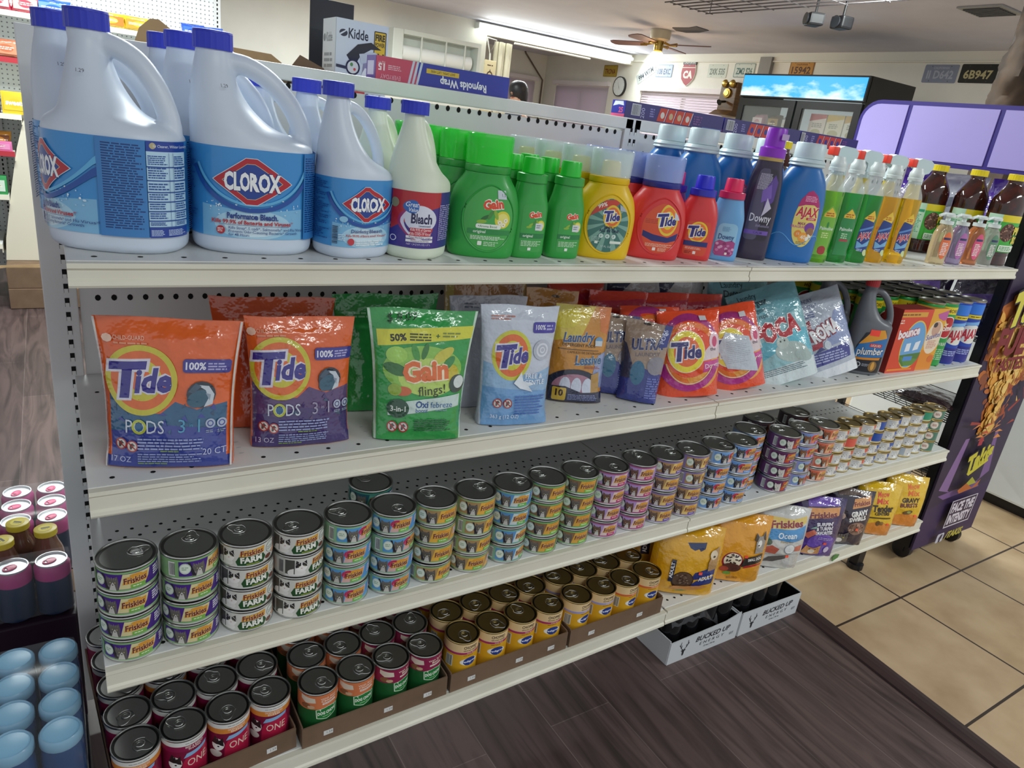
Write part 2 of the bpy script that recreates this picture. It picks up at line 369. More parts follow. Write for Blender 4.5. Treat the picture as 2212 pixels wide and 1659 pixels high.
def window(n, fr, gl, slats, lab, ax, X, a0, a1, z0, z1, sgn=1):
    m = B()
    T = .05
    def q(bm, p0, p1, u0, u1, w0, w1, mi=0):
        if ax == 'x': bx(bm, p0, p1, u0, u1, w0, w1, mi)
        else: bx(bm, u0, u1, p0, p1, w0, w1, mi)
    q(m, X + .05, X + .11, a0, a0 + T, z0, z1); q(m, X + .05, X + .11, a1 - T, a1, z0, z1); q(m, X + .05, X + .11, a0 + T, a1 - T, z0, z0 + T); q(m, X + .05, X + .11, a0 + T, a1 - T, z1 - T, z1)
    mid = (a0 + a1) / 2; q(m, X + .05, X + .11, mid - .02, mid + .02, z0 + T, z1 - T)
    w_ = struct('window_%d' % n, m, TRIMW)
    g = B(); q(g, X + .085, X + .09, a0 + T * .5, a1 - T * .5, z0 + T * .5, z1 - T * .5); obj('pane', g, PANE, w_, smooth=0)
    s = B(); q(s, X - .045, X + .03, a0 - .03, a1 + .03, z1 - .005, z1 + .05); r = thing('window_blind', lab, 'blind', (0, 0, 0), group='window blinds')
    obj('headrail', s, mat('blind_rail', '#e8e2e6', .5), r, smooth=0)
    s = B(); z = z1 - .03
    while z > z0 + .02:
        d = .021 if slats == 'closed' else .017; dz = .012
        if ax == 'x': quad(s, [(X + .012 - .006, a0, z - dz), (X + .012 - .006, a1, z - dz), (X + .012 + .008, a1, z + dz), (X + .012 + .008, a0, z + dz)])
        else: quad(s, [(a0, X + .006, z - dz), (a1, X + .006, z - dz), (a1, X + .02, z + dz), (a0, X + .02, z + dz)])
        z -= d if slats == 'closed' else .03
    g = obj('slat', s, SLAT, r, smooth=0); g.name = 'slats'
    return r
window(1, 0, 0, 'open', 'pale pink open slat blind on the far wall left of the drinks cooler', 'x', XF, *W1[:2], W1[2], W1[3])
window(2, 0, 0, 'closed', 'closed pale lilac blind on the far wall left of the clock', 'x', XF, *W2[:2], W2[2], W2[3])
window(3, 0, 0, 'closed', 'closed white blind in the recess behind the dark-haired person', 'y', 9.05, 5.75, 6.55, 1.05, 2.04)

# ================================================================ THE GONDOLA
SAG = lambda x: -.0395 + .0305 * min(max(x, -.05), 1.219)   # the left base deck hangs lower at its outer end
ZS = [1.1367, .8283, .5265, .2557]; LB = 1.219; YB = .437; TOP = 1.403
gon = thing('gondola_shelving', 'long white metal shop shelving unit stocked with bleach, detergent and pet food', 'shelving', (LB, .45, 0))
gon_off = Vector((LB, .45, 0))
def gpart(name, bm, mats, parent=gon, smooth=0):
    o = obj(name, bm, mats, parent, smooth=smooth)
    if parent is gon: o.location = -gon_off
    return o
for X in (-.005, LB, 2 * LB):
    m = B(); bx(m, X - .028, X + .022, YB - .004, YB + .075, .08, TOP, bev=.002); z = .12
    while z < TOP - .03:
        for dx in (-.007, .007) if X > 1 else (.006,):
            quad(m, [(X + dx - .0035, YB - .0046, z), (X + dx + .0035, YB - .0046, z), (X + dx + .0035, YB - .0046, z + .016), (X + dx - .0035, YB - .0046, z + .016)], 1)
            quad(m, [(X + dx - .003, YB - .0048, z), (X + dx + .003, YB - .0048, z), (X + dx + .003, YB - .0048, z + .007), (X + dx - .003, YB - .0048, z + .007)], 2)
        z += .0254
    gpart('upright', m, [PANEL, BLACK, STEEL])
for i in range(2):
    x0, x1 = i * LB + .02, (i + 1) * LB - .03
    for (z0, z1, rows) in ((.24, .62, (.585,)), (.62, 1.0, (.972,)), (1.0, TOP - .03, (1.366, 1.325) if i else (1.367,))):
        m = B(); bx(m, x0, x1, YB + .002, YB + .014, z0 + .0015, z1 - .0015, bev=.001)
        for rz in rows:
            x = x0 + .028
            while x < x1 - .01: disc(m, (x, YB + .0015, rz), .0048, 'y', 8, 1, .0058); x += .0254 if i == 0 else .0277
        gpart('back_panel', m, [PANEL, BLACK])
    m = B(); bx(m, i * LB - .0, (i + 1) * LB - .002, YB - .004, YB + .45 if False else YB + .085, TOP - .027, TOP, bev=.003); gpart('top_rail', m, STEEL)
    for k, z in enumerate(ZS):
        xa, xb_ = i * LB + .0015, (i + 1) * LB - .0015; D = YB
        m = B(); bx(m, xa, xb_, .0, D, z - .018, z, bev=.0015)
        rows = ((.022, 0), (.345, 0), (.372, .014)) if k else ((.022, 0),)
        for y, o in rows:
            x = xa + .03 + o
            while x < xb_ - .02: disc(m, (x, y, z + .0004), .0036, 'z', 8, 1, .0036); x += .0508 if y < .1 and k < 3 else .0254
        if k == 1:
            for y in (.045, .065, .085):
                x = xa + .05
                while x < xb_ - .03: disc(m, (x, y, z + .0004), .004, 'z', 8, 2, .002); x += .052
        sag = (lambda bm: [setattr(v.co, 'z', v.co.z + SAG(v.co.x)) for v in bm.verts]) if (k == 3 and i == 0) else (lambda bm: None)
        sag(m)
        sh = gpart('shelf', m, [STEEL, BLACK, mat('hole_edge', '#c9ccce', .3)], smooth=0)
        m = B(); h = (.031, .04, .04, .044)[k]
        prism(m, [(-.012, z - .001), (.004, z - .001), (.004, z - .02), (-.004, z - h + .004), (-.004, z - h), (-.012, z - h), (-.0135, z - h + .003), (-.0125, z - h + .008), (-.0095, z - h + .011), (-.0095, z - .010), (-.0125, z - .007)], xa, xb_, ax='x')
        sag(m); r = obj('price_rail', m, RAIL, sh, smooth=0)
        for xx in (xa + .004, xb_ - .004):
            m = B(); prism(m, [(.02, z - .019), (D - .005, z - .019), (D - .005, z - .075), (D - .06, z - .07), (.06, z - .035)], xx - .0015, xx + .0015, ax='x')
            sag(m); obj('bracket', m, STEEL, sh, smooth=0)
for X, Y in ((.05, .3), (LB - .03, .2), (LB + .03, .2), (2.36, .12), (2.36, .35)):
    m = B(); bx(m, X - .02, X + .02, Y - .015, Y + .015, .02, ZS[3] - .02 + (SAG(X) if X < 1.2 else 0)); cyl(m, .028, 0, .02, 16, X, Y); gpart('leg', m, RAIL if X < 2 else DARKP)
# ================================================================ TOP SHELF: BLEACH JUGS AND BOTTLES
Z1, Z2, Z3, Z4 = ZS
def capmesh(r, h, n=44, top=.9, rib=.035):
    m = B(); loft(m, [sec(0, r), sec(h * .86, r)], n, True, False, rib=rib); loft(m, [sec(h * .86, r * 1.0), sec(h * .97, r * .985), sec(h, r * top)], n, False, True); return m
def jug_body(W, D, zs, kz, hr=.0135, of=1):
    """W, D half widths; zs shoulder height; kz vertical scale of the part above it; neck stands to the left, handle to the right"""
    q = W / .081; Z = lambda z: zs + (z - .143) * kz
    S_ = lambda z, rx, cx, fy, p=2: sec(Z(z), rx * q * (1 if of == 1 or z < .16 else .88), D * fy, cx * q * of, 0, p)
    ss = cr([sec(0, W * .88, D * .86, p=2.5), sec(.004, W * .95, D * .94, p=2.5), sec(.014, W, D, p=2.5), sec(zs * .5, W, D, p=2.5), sec(zs - .012, W, D, p=2.5), S_(.146, .080, 0, .99, 2.45), S_(.156, .072, -.008, .94, 2.3),
             S_(.168, .054, -.026, .88, 2.1), S_(.188, .041, -.039, .74), S_(.21, .032, -.046, .58), S_(.235, .0255, -.049, .42), S_(.247, .0235, -.0485, .36), sec(Z(.252), .0225 * q, .0225 * q, -.0485 * q * of), sec(Z(.263), .0215 * q, .0215 * q, -.0485 * q * of)], 4)
    m = B(); loft(m, ss, 40)
    P = [Vector((x * q, 0, Z(z))) for x, z in ((-.038 + .028 * (1 - of), .2455), (-.01 + .026 * (1 - of), .2445), (.02 + .02 * (1 - of), .231), (.046 + .008 * (1 - of), .206), (.062, .179), (.0675, .155), (.0655, .135), (.055, .118))]; Q = []
    for i in range(len(P) - 1):
        a, b, c, d = P[max(i - 1, 0)], P[i], P[i + 1], P[min(i + 2, len(P) - 1)]
        for t in (0, .2, .4, .6, .8): Q.append(.5 * (2 * b + (c - a) * t + (2 * a - 5 * b + 4 * c - d) * t * t + (3 * b - a - 3 * c + d) * t ** 3))
    Q.append(P[-1]); tube(m, Q, hr * q, 14)
    return ss, remeshed(m, .0032 if W > .052 else .0028, 5, .5), (-.0485 * q * of, Z(.2585))
def clorox_art(W, zt, zb, half, small=False):
    # units are centimetres; u = 0 is the middle of the front panel
    A = Art(clip=(-half, zb, half, zt)); H = zt - zb; k = H / 11.6; cy = zb + H * .645
    A.r(-half, zb, half, zt, '#3b90d2'); A.p([(-6.6 * k, zb), (6.6 * k, zb), (6.6 * k, zb + H * .36), (3 * k, zb + H * .33), (0, zb + H * .3), (-3 * k, zb + H * .33), (-6.6 * k, zb + H * .36)], '#7db9df')
    A.e(0, zb + H * .16, 4.9 * k, H * .17, '#a9d4ea'); A.e(0, zb + H * .15, 3.6 * k, H * .13, '#cfe6f1')
    for q in range(60):
        A.e(random.uniform(-6, 6) * k, zb + H * random.gauss(.36, .05), .05 * k + random.random() * .1 * k, .05 * k + random.random() * .1 * k, random.choice(['#c5e2f2', '#a5d1ea', '#e6f3f8']), 6)
    A.ring(0, zb + H * 1.02, 8.2 * k, H * .72, .55 * k, '#1d4fa0', 48, 200, 340); A.ring(0, zb + H * 1.02, 7.5 * k, H * .65, .35 * k, '#5fb0df', 48, 200, 340)
    def dia(s, c): A.p([(-4.7 * s, cy), (-4.2 * s, cy + .4 * s), (-.7 * s, cy + 2.85 * s), (.7 * s, cy + 2.85 * s), (4.2 * s, cy + .4 * s), (4.7 * s, cy), (4.2 * s, cy - .4 * s), (.7 * s, cy - 2.85 * s), (-.7 * s, cy - 2.85 * s), (-4.2 * s, cy - .4 * s)], c)
    LG = 1.0; dia(1.06 * k * LG, '#ccdbe6'); dia(1.03 * k * LG, '#b5202f'); dia(.80 * k * LG, '#d9c48a'); dia(.78 * k * LG, '#1d3f92')
    A.t('CLOROX', 0, cy - 1.08 * k, 2.15 * k, '#f2f4f4', .045, w=7.0 * k, outline='#16307a', ow=.03)
    if not small:
        A.t('Performance Bleach.', 0, zb + H * .225, .75 * k, '#173a86', .035, w=6.4 * k); A.t('Kills 99.9% of Bacteria and Viruses*', 0, zb + H * .165, .5 * k, '#b3202f', .03); A.r(-4.2 * k, zb + H * .15, 4.6 * k, zb + H * .154, '#33578f')
        A.e(-4 * k, zb + H * .085, .55 * k, .55 * k, '#b3202f'); A.f(-4.4 * k, zb + H * .06, -3.6 * k, zb + H * .11, 3, '#f2dada')
        A.t('Kills Strep*, E. coli*, Salmonella* and Flu Virus*', -3 * k, zb + H * .105, .36 * k, '#173a86', .004, al='L'); A.t('Prevents Odor-Causing Bacteria* Growth', -3 * k, zb + H * .065, .36 * k, '#173a86', .004, al='L'); A.t('for 48 Hours', -3 * k, zb + H * .027, .36 * k, '#173a86', .004, al='L')
    else:
        A.t('Disinfecting Bleach', 0, zb + H * .225, .6 * k, '#173a86', .012); A.t('Kills 99.9% of Bacteria and Viruses*', 0, zb + H * .165, .4 * k, '#b3202f', .012)
        A.e(-3.2 * k, zb + H * .09, .6 * k, .6 * k, '#c63b46'); A.f(-2.3 * k, zb + H * .03, 3.6 * k, zb + H * .12, 3, '#e6f2f8'); A.e(-4.6 * k, zb + H * .42, .7 * k, .5 * k, '#8fc7e6'); A.f(-5.4 * k, zb + H * .1, -4 * k, zb + H * .2, 4, '#cfe6f4')
        A.bars(-6.4 * k, zb + H * .05, -5.5 * k, zb + H * .3, '#1c2c4c', False)
    # side panels with the small print
    x = 6.7 * k; A.r(x, zb, x + 3.9 * k, zt, '#3a7fc0'); A.f(x + .25 * k, zb + H * .08, x + 3.6 * k, zt - .5 * k, 34, '#123a78')
    x += 4 * k; A.r(x, zb + .2, x + 6.3 * k, zt - .1, '#b9dcf0'); A.r(x, zt - 1.2 * k, x + 6.3 * k, zt, '#1f3f9c'); A.e(x + 1.1 * k, zt - .55 * k, .65 * k, .38 * k, '#b9ad84'); A.t('For Cleaner, Whiter Laundry', x + 4.0 * k, zt - .72 * k, .33 * k, '#dfe8f4', .004)
    A.r(x, zb, x + 6.3 * k, zb + 1.2 * k, '#1f3f9c'); A.f(x + .2 * k, zb + .2, x + 2.6 * k, zb + 1.0 * k, 5, '#b9cbe8'); A.f(x + 3.1 * k, zb + .2, x + 6 * k, zb + 1.0 * k, 5, '#b9cbe8')
    for j, (a, b) in enumerate(((.76, .86), (.62, .74), (.50, .58), (.40, .47), (.30, .37), (.2, .27), (.13, .17))):
        A.f(x + .15 * k, zb + H * a, x + 3.4 * k, zb + H * b, 5 if j < 2 else 3, '#27509a'); A.f(x + 4.3 * k, zb + H * a, x + 6.1 * k, zb + H * b, 5 if j < 2 else 3, '#27509a')
        A.r(x, zb + H * (a - .025), x + 6.3 * k, zb + H * (a - .012), '#27509a')
    A.r(x + 3.5 * k, zb + 1.3 * k, x + 3.54 * k, zt - 1.3 * k, '#27509a'); A.r(x + 4.1 * k, zb + 1.3 * k, x + 4.14 * k, zt - 1.3 * k, '#27509a')
    x += 6.5 * k; A.f(x + .2 * k, zb + H * .05, x + 2 * k, zt - .3 * k, 40, '#1c4a90', .35)
    A.f(-half + .2, zb + H * .1, -6.9 * k, zt - .4 * k, 32, '#1c4a90')
    return A
GJ = 'white bleach jugs on the top shelf'
def price(parent, mp_, x, z):
    A = Art(); A.t('1.29', x, z, .42, '#555555', .0); return A.build('price_mark', mp_, PAPER, parent, .6, None, .0012)
def big_jug(lab, rot, hz, J=None):
    ss, me, (nx_, nz_) = J or JUG1
    r = thing('bleach_jug', lab, 'bleach', group=GJ); b = link('jug_body', me, [JUGW] if not me.materials else [], r); b.rotation_euler.z = hz
    c = obj('cap', capmesh(.0248, .023), CAPB, r, (nx_ * math.cos(hz), nx_ * math.sin(hz), nz_))
    return r, b
HB_ = math.radians(-10); JUG1 = jug_body(.081, .065, .143, 1.0)
JL1 = clorox_art(.081, 14.2, 2.4, 20.8).mesh(msec(JUG1[0], .08, grow=.0005, t0=math.radians(-12) - HB_), .5, None, .0003, 3.5e-5)
def add_label(r, me, rot, name='label', m=GLOSS): l = link(name, me, [m] if not me.materials else [], r); l.rotation_euler.z = rot; return l
JUG1A = jug_body(.081, .065, .143, 1.0, of=.5)
ja, _ = big_jug('white bleach jug with blue cap, turned so its printed side panel shows', 0, math.radians(-24), JUG1A); ja.location = (.069, .1, Z1)
add_label(ja, clorox_art(.081, 14.2, 2.4, 20.8).mesh(msec(JUG1A[0], .08, grow=.0005, t0=math.radians(-72 + 24)), .5, None, .0003, 3.5e-5), math.radians(-24))
price(ja, msec(JUG1A[0], .21, t0=math.radians(-24)), 0, 21.0)
jb, _ = big_jug('large white bleach jug with blue cap facing forward, second from the left', 0, HB_); jb.location = (.2375, .1, Z1)
add_label(jb, JL1, HB_); price(jb, msec(JUG1[0], .21, t0=math.radians(8)), 0, 21.4)
sj = Series(jb); sj.used = True
KIDS.pop(jb.name, None)
for i, (x, y, lab) in enumerate([(.062, .238, 'white bleach jug behind the sideways-turned jug at the left end'), (.221, .238, 'white bleach jug directly behind the large forward-facing jug'), (.213, .366, 'white bleach jug farthest back in the second column, near the back panel')]):
    sj.put(lab, (x, y, Z1), 0, GJ)
JUG2 = jug_body(.057, .048, .118, .9, .0125)
def mid_jug(lab, body_m, lab_me, capm, group, hz):
    r = thing('bleach_jug', lab, 'bleach', group=group); me = JUG2[1] if body_m is JUGW else JUG2[1].copy(); 
    if body_m is not JUGW: me.materials.clear()
    b = link('jug_body', me, [body_m] if not me.materials else [], r); b.rotation_euler.z = hz
    obj('cap', capmesh(.0218, .0195), capm, r, (JUG2[2][0] * math.cos(hz), JUG2[2][0] * math.sin(hz), JUG2[2][1])); add_label(r, lab_me, hz); return r
JL2 = clorox_art(.057, 11.5, 1.8, 14.8, True).mesh(msec(JUG2[0], .06, grow=.0004, t0=math.radians(9 - 20)), .45, None, .0003, 3.5e-5)
jc = mid_jug('medium white bleach jug with blue cap and blue label, third from the left', JUGW, JL2, CAPB, GJ, math.radians(20)); jc.location = (.376, .07, Z1); KIDS.pop(jc.name, None)
dup(jc, 'medium white bleach jug behind the third jug from the left', (.366, .185, Z1), 0, GJ)
dup(jc, 'medium white bleach jug at the back, seen through the handle of the large forward-facing jug', (.325, .29, Z1), 0, GJ)
def gv_art():
    A = Art(clip=(-14.8, 2.0, 14.8, 10.9)); A.r(-14.8, 2.0, 14.8, 10.9, '#3a2b86'); A.p([(-4.8, 10.9), (4.9, 10.9), (4.9, 8.6), (0, 7.6), (-2.6, 6.2), (-4.8, 4.6)], '#b6262f'); A.ring(.6, 6.2, 4.3, 3.2, .5, '#9a2a6a', 40, 120, 270); A.ring(.6, 6.2, 4.0, 2.9, .35, '#dcd9ee', 40, 100, 280); A.e(.6, 6.6, 3.6, 2.2, '#d9dcec')
    A.e(-1.7, 8.5, 1.55, 1.05, '#2e66b5'); A.t('Great', -1.75, 8.5, .75, '#e6edf6', .012, .2); A.t('Value', -1.55, 7.75, .62, '#e6edf6', .012, .2)
    A.t('Bleach', .7, 6.0, 1.5, '#23204e', .03, w=5.2); A.t('Concentrated', 1.6, 5.45, .36, '#23204e', .005)
    A.p([(-2, 5.25), (3.6, 5.25), (3.4, 4.65), (-2, 4.65)], '#c2303c'); A.p([(-2, 4.6), (3.3, 4.6), (3.1, 4.0), (-2, 4.0)], '#c2303c'); A.t("Kills 99.9% of Germs'", .7, 4.78, .42, '#f4e6e6', .008); A.t("Kills COVID-19 Virus'", .6, 4.13, .42, '#f4e6e6', .008)
    for y in (3.55, 2.98): A.r(-2.6, y, 3.6, y + .42, '#e8e6ee'); 
    A.t('Keeps Whites Brighter Longer', .6, 3.62, .3, '#3a3358', .006); A.t('Disinfects and Deodorizes', .6, 3.06, .3, '#3a3358', .006); A.t('NET 1.34 QT (43 FL OZ) 1.27 L', .4, 2.5, .3, '#cfc9e6', .004); A.e(-4.2, 8.9, .6, .75, '#8f8a6a'); A.ring(-4.2, 3.3, .5, .5, .12, '#dcd9ee')
    A.f(4.7, 3.2, 7.5, 9, 18, '#a59cd0'); return A
JL3 = gv_art().mesh(msec(JUG2[0], .06, grow=.0004, t0=math.radians(-20 - 40)), .45, None, .0003, 4e-5)
jd = mid_jug('translucent yellowish bleach jug with blue cap and purple and red label', JUGY, JL3, CAPB, GJ, math.radians(40)); jd.location = (.482, .068, Z1); jd.scale = (.95, .95, .955)
price(jd, msec(JUG2[0], .18, t0=math.radians(-20)), 0, 18.2); KIDS.pop(jd.name, None)
q = dup(jd, 'bleach jug behind the translucent yellowish one, its cap higher up', (.47, .185, Z1), 0, GJ)

# ---------------------------------------------------------------- laundry detergent bottles
def plas(name, col, rough=.32): return mat(name, col, rough, coat=.12)
def clearcap(name, col, a): 
    m = mat(name, col, .12, alpha=a); return m
def det_large(name, lab, cat, body, collar, cap, knob, art, group):
    r = thing(name, lab, cat, group=group)
    ss = cr([sec(0, .052, .031, p=2.4), sec(.004, .056, .034, p=2.4), sec(.02, .0585, .036, p=2.3), sec(.06, .0605, .0375, p=2.2), (.085, .059, .037, 0, 0, 2.2), sec(.11, .053, .036), sec(.126, .043, .0345), sec(.134, .0375, .0345), sec(.137, .037, .0345)], 4)
    m = B(); loft(m, ss, 44); obj('bottle', m, body, r)
    m = B(); loft(m, [sec(.1375, .0372, .0350), sec(.139, .0382, .036), sec(.148, .0382, .036), sec(.149, .036, .034)], 40); obj('collar', m, collar, r)
    m = B(); loft(m, [sec(.1495, .019, .019), sec(.175, .0165, .0165), sec(.177, .014, .014)], 24); obj('spout', m, knob, r)
    m = B(); loft(m, [sec(.1495, .0375, .0352), sec(.150, .0383, .036), sec(.192, .0392, .037), sec(.1955, .0388, .0365), sec(.197, .037, .035)], 44, False, True); loft(m, [sec(.1495, .036, .0338), sec(.1915, .0372, .035)], 44, False, True); obj('cap', m, cap, r)
    fn = msec(ss, .07)
    m = B(); R = []  # raised rim around the label
    for k in range(48):
        t = 2 * PI * k / 48; R.append(fn(.003 + .0455 * math.cos(t), .066 + .054 * math.sin(t), .0002))
    tube(m, R, .0016, 6, closed=True); obj('label_rim', m, body, r)
    me = art.mesh(fn, .45, .6, .0003, 4e-5); link('label', me, GLOSS, r); return r
def gain_logo(A, x, y, s, rot=8):
    A.t('Gain', x, y, 1.5 * s, '#e04a2c', .05, 0, rot=rot, w=4.0 * s, outline='#f4f1e6', ow=.07)
def leafy(A, x, y, s):
    A.e(x + 1.7 * s, y + .2 * s, 1.5 * s, 1.5 * s, '#d8cf3a'); A.e(x + 1.7 * s, y + .2 * s, 1.1 * s, 1.1 * s, '#e8e07a'); 
    for dx, dy, rt in ((-1.5, .4, .5), (-.6, .9, 1.1), (-2.1, -.3, .1), (.4, 1.0, 2.0)): A.e(x + dx * s, y + dy * s, .9 * s, .32 * s, random.choice(['#2f6b35', '#8fb63a', '#4b8b3c']), 16, rt)
    for dx, dy in ((1.2, -.3), (1.9, -.7), (2.3, .1)): A.e(x + dx * s, y + dy * s, .42 * s, .36 * s, '#f0efdc', 12); A.e(x + dx * s, y + dy * s, .13 * s, .13 * s, '#b8a33a', 8)
def gainL():
    A = Art(); A.e(.3, 6.6, 4.3, 5.2, '#43a84c', 40); gain_logo(A, .9, 8.3, .92); leafy(A, 1.0, 6.4, .95); A.rr(-1.9, 5.0, 2.4, 5.75, .3, '#e9efe4'); A.t('+Aroma Boost', .1, 5.2, .38, '#2a7b3c', .01); A.r(-3.2, 4.05, 4.2, 4.85, '#2a8a46'); A.t('original', -1.2, 4.25, .5, '#e6f2e2', .01)
    A.f(-2.6, 3.1, 3.6, 3.8, 3, '#d9ecd4'); A.rr(-1.3, 2.2, -.6, 2.9, .1, '#e9efe4'); A.f(-.3, 2.1, 2.2, 2.9, 3, '#bfe2bb'); A.r(1.6, 9.9, 3.3, 11.3, '#c8d3da'); A.t('1.3', 2.8, 10.3, .5, '#4c5258', .0); return A
GG = 'green detergent bottles'
GREEN = plas('bottle_green', '#32a044'); GRC = plas('bottle_green_cap', '#27c438', .3); GCL = mat('green_clear_cap', '#35e842', .12, alpha=.6)
sg = Series(det_large('detergent_bottle', 'x', 'detergent', GREEN, GREEN, GCL, GRC, gainL(), GG))
for i, y in enumerate((.074, .155, .236, .317)):
    sg.put(['large green detergent bottle at the front with a fruit label and clear green cap', 'large green detergent bottle, second in its column behind the front one', 'large green detergent bottle, third in its column', 'large green detergent bottle, last in its column by the back panel'][i], (.607 - .008 * i, y, Z1), math.radians(-17), GG)
def det_small(name, lab, cat, body, ring, cap, art, group, W=.0345, tall=0):
    r = thing(name, lab, cat, group=group)
    ss = cr([sec(0, W * .88, .021, p=2.6), sec(.004, W * .97, .024, p=2.6), sec(.02, W, .0255, p=2.5), sec(.075, W, .0255, p=2.5), sec(.092, W * .97, .025, p=2.4), sec(.112, W * .84, .0235), sec(.124, .0268, .0225), sec(.128, .0258, .0225)], 4)
    m = B(); loft(m, ss, 40); obj('bottle', m, body, r)
    m = B(); loft(m, [sec(.1282, .0262), sec(.129, .0268), sec(.1415, .0265), sec(.1425, .024)], 36); obj('collar', m, ring, r)
    m = B(); loft(m, [sec(.1428, .0185), sec(.1435, .019), sec(.166, .0178), sec(.1685, .017)], 32); obj('cap', m, cap, r)
    link('label', art.mesh(msec(ss, .06), .4, None, .0003, 4e-5), GLOSS, r); return r
def gainS():
    A = Art(); A.rr(-2.2, 1.2, 2.6, 9.3, .7, '#3aa048'); gain_logo(A, .3, 7.2, .62, 10); leafy(A, .5, 5.7, .6); A.rr(.4, 5.0, 1.9, 6.2, .05, '#d7dde0'); A.f(.6, 5.3, 1.8, 6.0, 2, '#8d9498'); A.r(-2.2, 3.6, 2.6, 4.4, '#1d7d40'); A.t('original', -.8, 3.8, .45, '#e6f2e2', .01); A.f(-1.9, 2.2, 2.2, 3.2, 4, '#bfe2bb'); A.rr(-.6, 1.5, 0, 2.0, .05, '#e6efe2'); return A
sg2 = Series(det_small('detergent_bottle', 'x', 'detergent', GREEN, GREEN, GRC, gainS(), GG))
for c, x in enumerate((.692, .772)):
    for i, y in enumerate((.066, .122, .178)):
        sg2.put('small green detergent bottle, %s small green column, %s' % (('left', 'right')[c], ('at the front', 'second row', 'third row')[i]), (x - .008 * i, y, Z1), math.radians(-6), GG)
def tide_bull(A, x, y, s, sx=1, oval=1.15):
    A.e(x, y, 3.1 * s * sx, 3.1 * s * oval, '#f0cf2c', 40); A.e(x, y, 2.5 * s * sx, 2.5 * s * oval, '#ef7a2a', 36); A.e(x, y, 1.75 * s * sx, 1.75 * s * oval, '#f0c92c', 32)
    tide_txt(A, x, y, s)
def tide_txt(A, x, y, s, rot=7):
    for o, c in ((.10, '#f2f2f4'), (.045, '#2b2a7c')):
        A.t('T', x - 1.55 * s, y - 1.25 * s, 2.9 * s, c, o, .18, rot=rot, sx=1.1); A.t('ide', x + .75 * s, y - .85 * s, 2.1 * s, c, o, .18, rot=rot, w=3.1 * s)
def tideY():
    A = Art(clip=(-4.2, 1.4, 4.4, 11.2)); A.e(.3, 6.3, 4.0, 4.9, '#41766d', 40)
    for k in range(12):
        a = k * PI / 6 + .2; A.p([(.3, 7), (.3 + 6 * math.cos(a), 7 + 6 * math.sin(a)), (.3 + 6 * math.cos(a + .22), 7 + 6 * math.sin(a + .22))], '#7fa99c')
    A.ring(.3, 6.3, 9, 9, 5.0 - .02, '#e0c71f', 40) if False else None
    A.p([(-3.8, 7.8), (-3.0, 9.6), (-1.2, 10.9), (1.2, 11.15), (2.4, 10.9), (1.4, 10.0), (-.6, 9.6), (-2.2, 8.6)], '#c8402e'); A.t('99%', -1.5, 9.55, .75, '#f4efe6', .02, rot=22)
    A.e(.7, 8.0, 1.75, 2.1, '#e8bf30', 32); A.e(.7, 8.0, 1.4, 1.7, '#e06d28', 32); A.e(.7, 8, 1.0, 1.2, '#e9cf60', 28); tide_txt(A, .75, 7.9, .62)
    A.t('SIMPLY', .5, 5.75, .5, '#1d2a4e', .02); A.t('ALL IN ONE', .5, 5.15, .5, '#1d2a4e', .02)
    for dx in (-.9, .3, 1.5): A.e(dx, 4.4, .42, .42, '#cfe0da', 16); A.f(dx - .2, 4.2, dx + .2, 4.6, 2, '#41766d')
    A.f(-2.6, 3.2, -.9, 4.2, 4, '#a8c9bf'); A.r(.9, 3.1, 3.2, 3.6, '#dfe7dc'); A.rr(-1.9, 2.9, -1.3, 3.4, .05, '#e6efe2'); A.t('37 FL OZ', .3, 2.3, .35, '#cfe0da', .0); A.rr(2.1, 9.2, 3.8, 10.3, .05, '#aab4bd'); return A
def clip_ell(A, cx, cy, rx, ry):
    # keep only layers inside the oval label by trimming polygon points to the ellipse
    for k, (V, F, c, ly) in enumerate(A.L):
        A.L[k] = ([(cx + (x - cx) * min(1, 1 / max(1e-6, math.hypot((x - cx) / rx, (y - cy) / ry))), cy + (y - cy) * min(1, 1 / max(1e-6, math.hypot((x - cx) / rx, (y - cy) / ry)))) for x, y in V], F, c, ly)
    return A
YEL = plas('detergent_yellow', '#e6bd12'); CLR = mat('clear_cap', '#dfeef2', .1, alpha=.38); YSP = plas('spout_yellow', '#efcf10'); 
GY = 'yellow detergent bottles'; GR = 'red detergent bottles'
st = Series(det_large('detergent_bottle', 'x', 'detergent', YEL, YEL, CLR, YSP, clip_ell(tideY(), .3, 6.3, 4.0, 4.9), GY))
for i, y in enumerate((.078, .156, .234, .312)):
    st.put(['yellow detergent bottle at the front with a clear cap and green oval label', 'yellow detergent bottle directly behind the front yellow one', 'yellow detergent bottle, third in its column', 'yellow detergent bottle, last in its column by the back panel'][i], (.872 - .012 * i, y, Z1), math.radians(-24), GY)
def tideR():
    A = Art(); A.e(.5, 6.2, 3.9, 4.8, '#d9502c', 40); A.p([(-3.1, 5.6), (-1, 5.0), (2, 4.6), (4.3, 5.6), (4.3, 4.0), (2, 3.6), (-1, 3.7), (-3.1, 4.5)], '#262a72'); A.f(-2.9, 7.0, -.2, 7.9, 3, '#b8402a'); A.e(1.6, 7.9, 2.1, 3.0, '#e8c53a', 36); A.e(1.6, 7.9, 1.75, 2.5, '#ef7a2a', 36); A.e(1.6, 7.9, 1.2, 1.75, '#f0c92c', 30); tide_txt(A, 1.55, 7.7, .78, 8)
    A.rr(2.9, 8.1, 4.2, 9.5, .1, '#c9d2da'); A.f(-2.2, 2.6, 3.6, 3.3, 3, '#f0b8a0'); A.rr(-.6, 1.9, .0, 2.5, .05, '#f2e6e0'); A.f(.4, 1.8, 2.6, 2.5, 3, '#f0b8a0'); return A
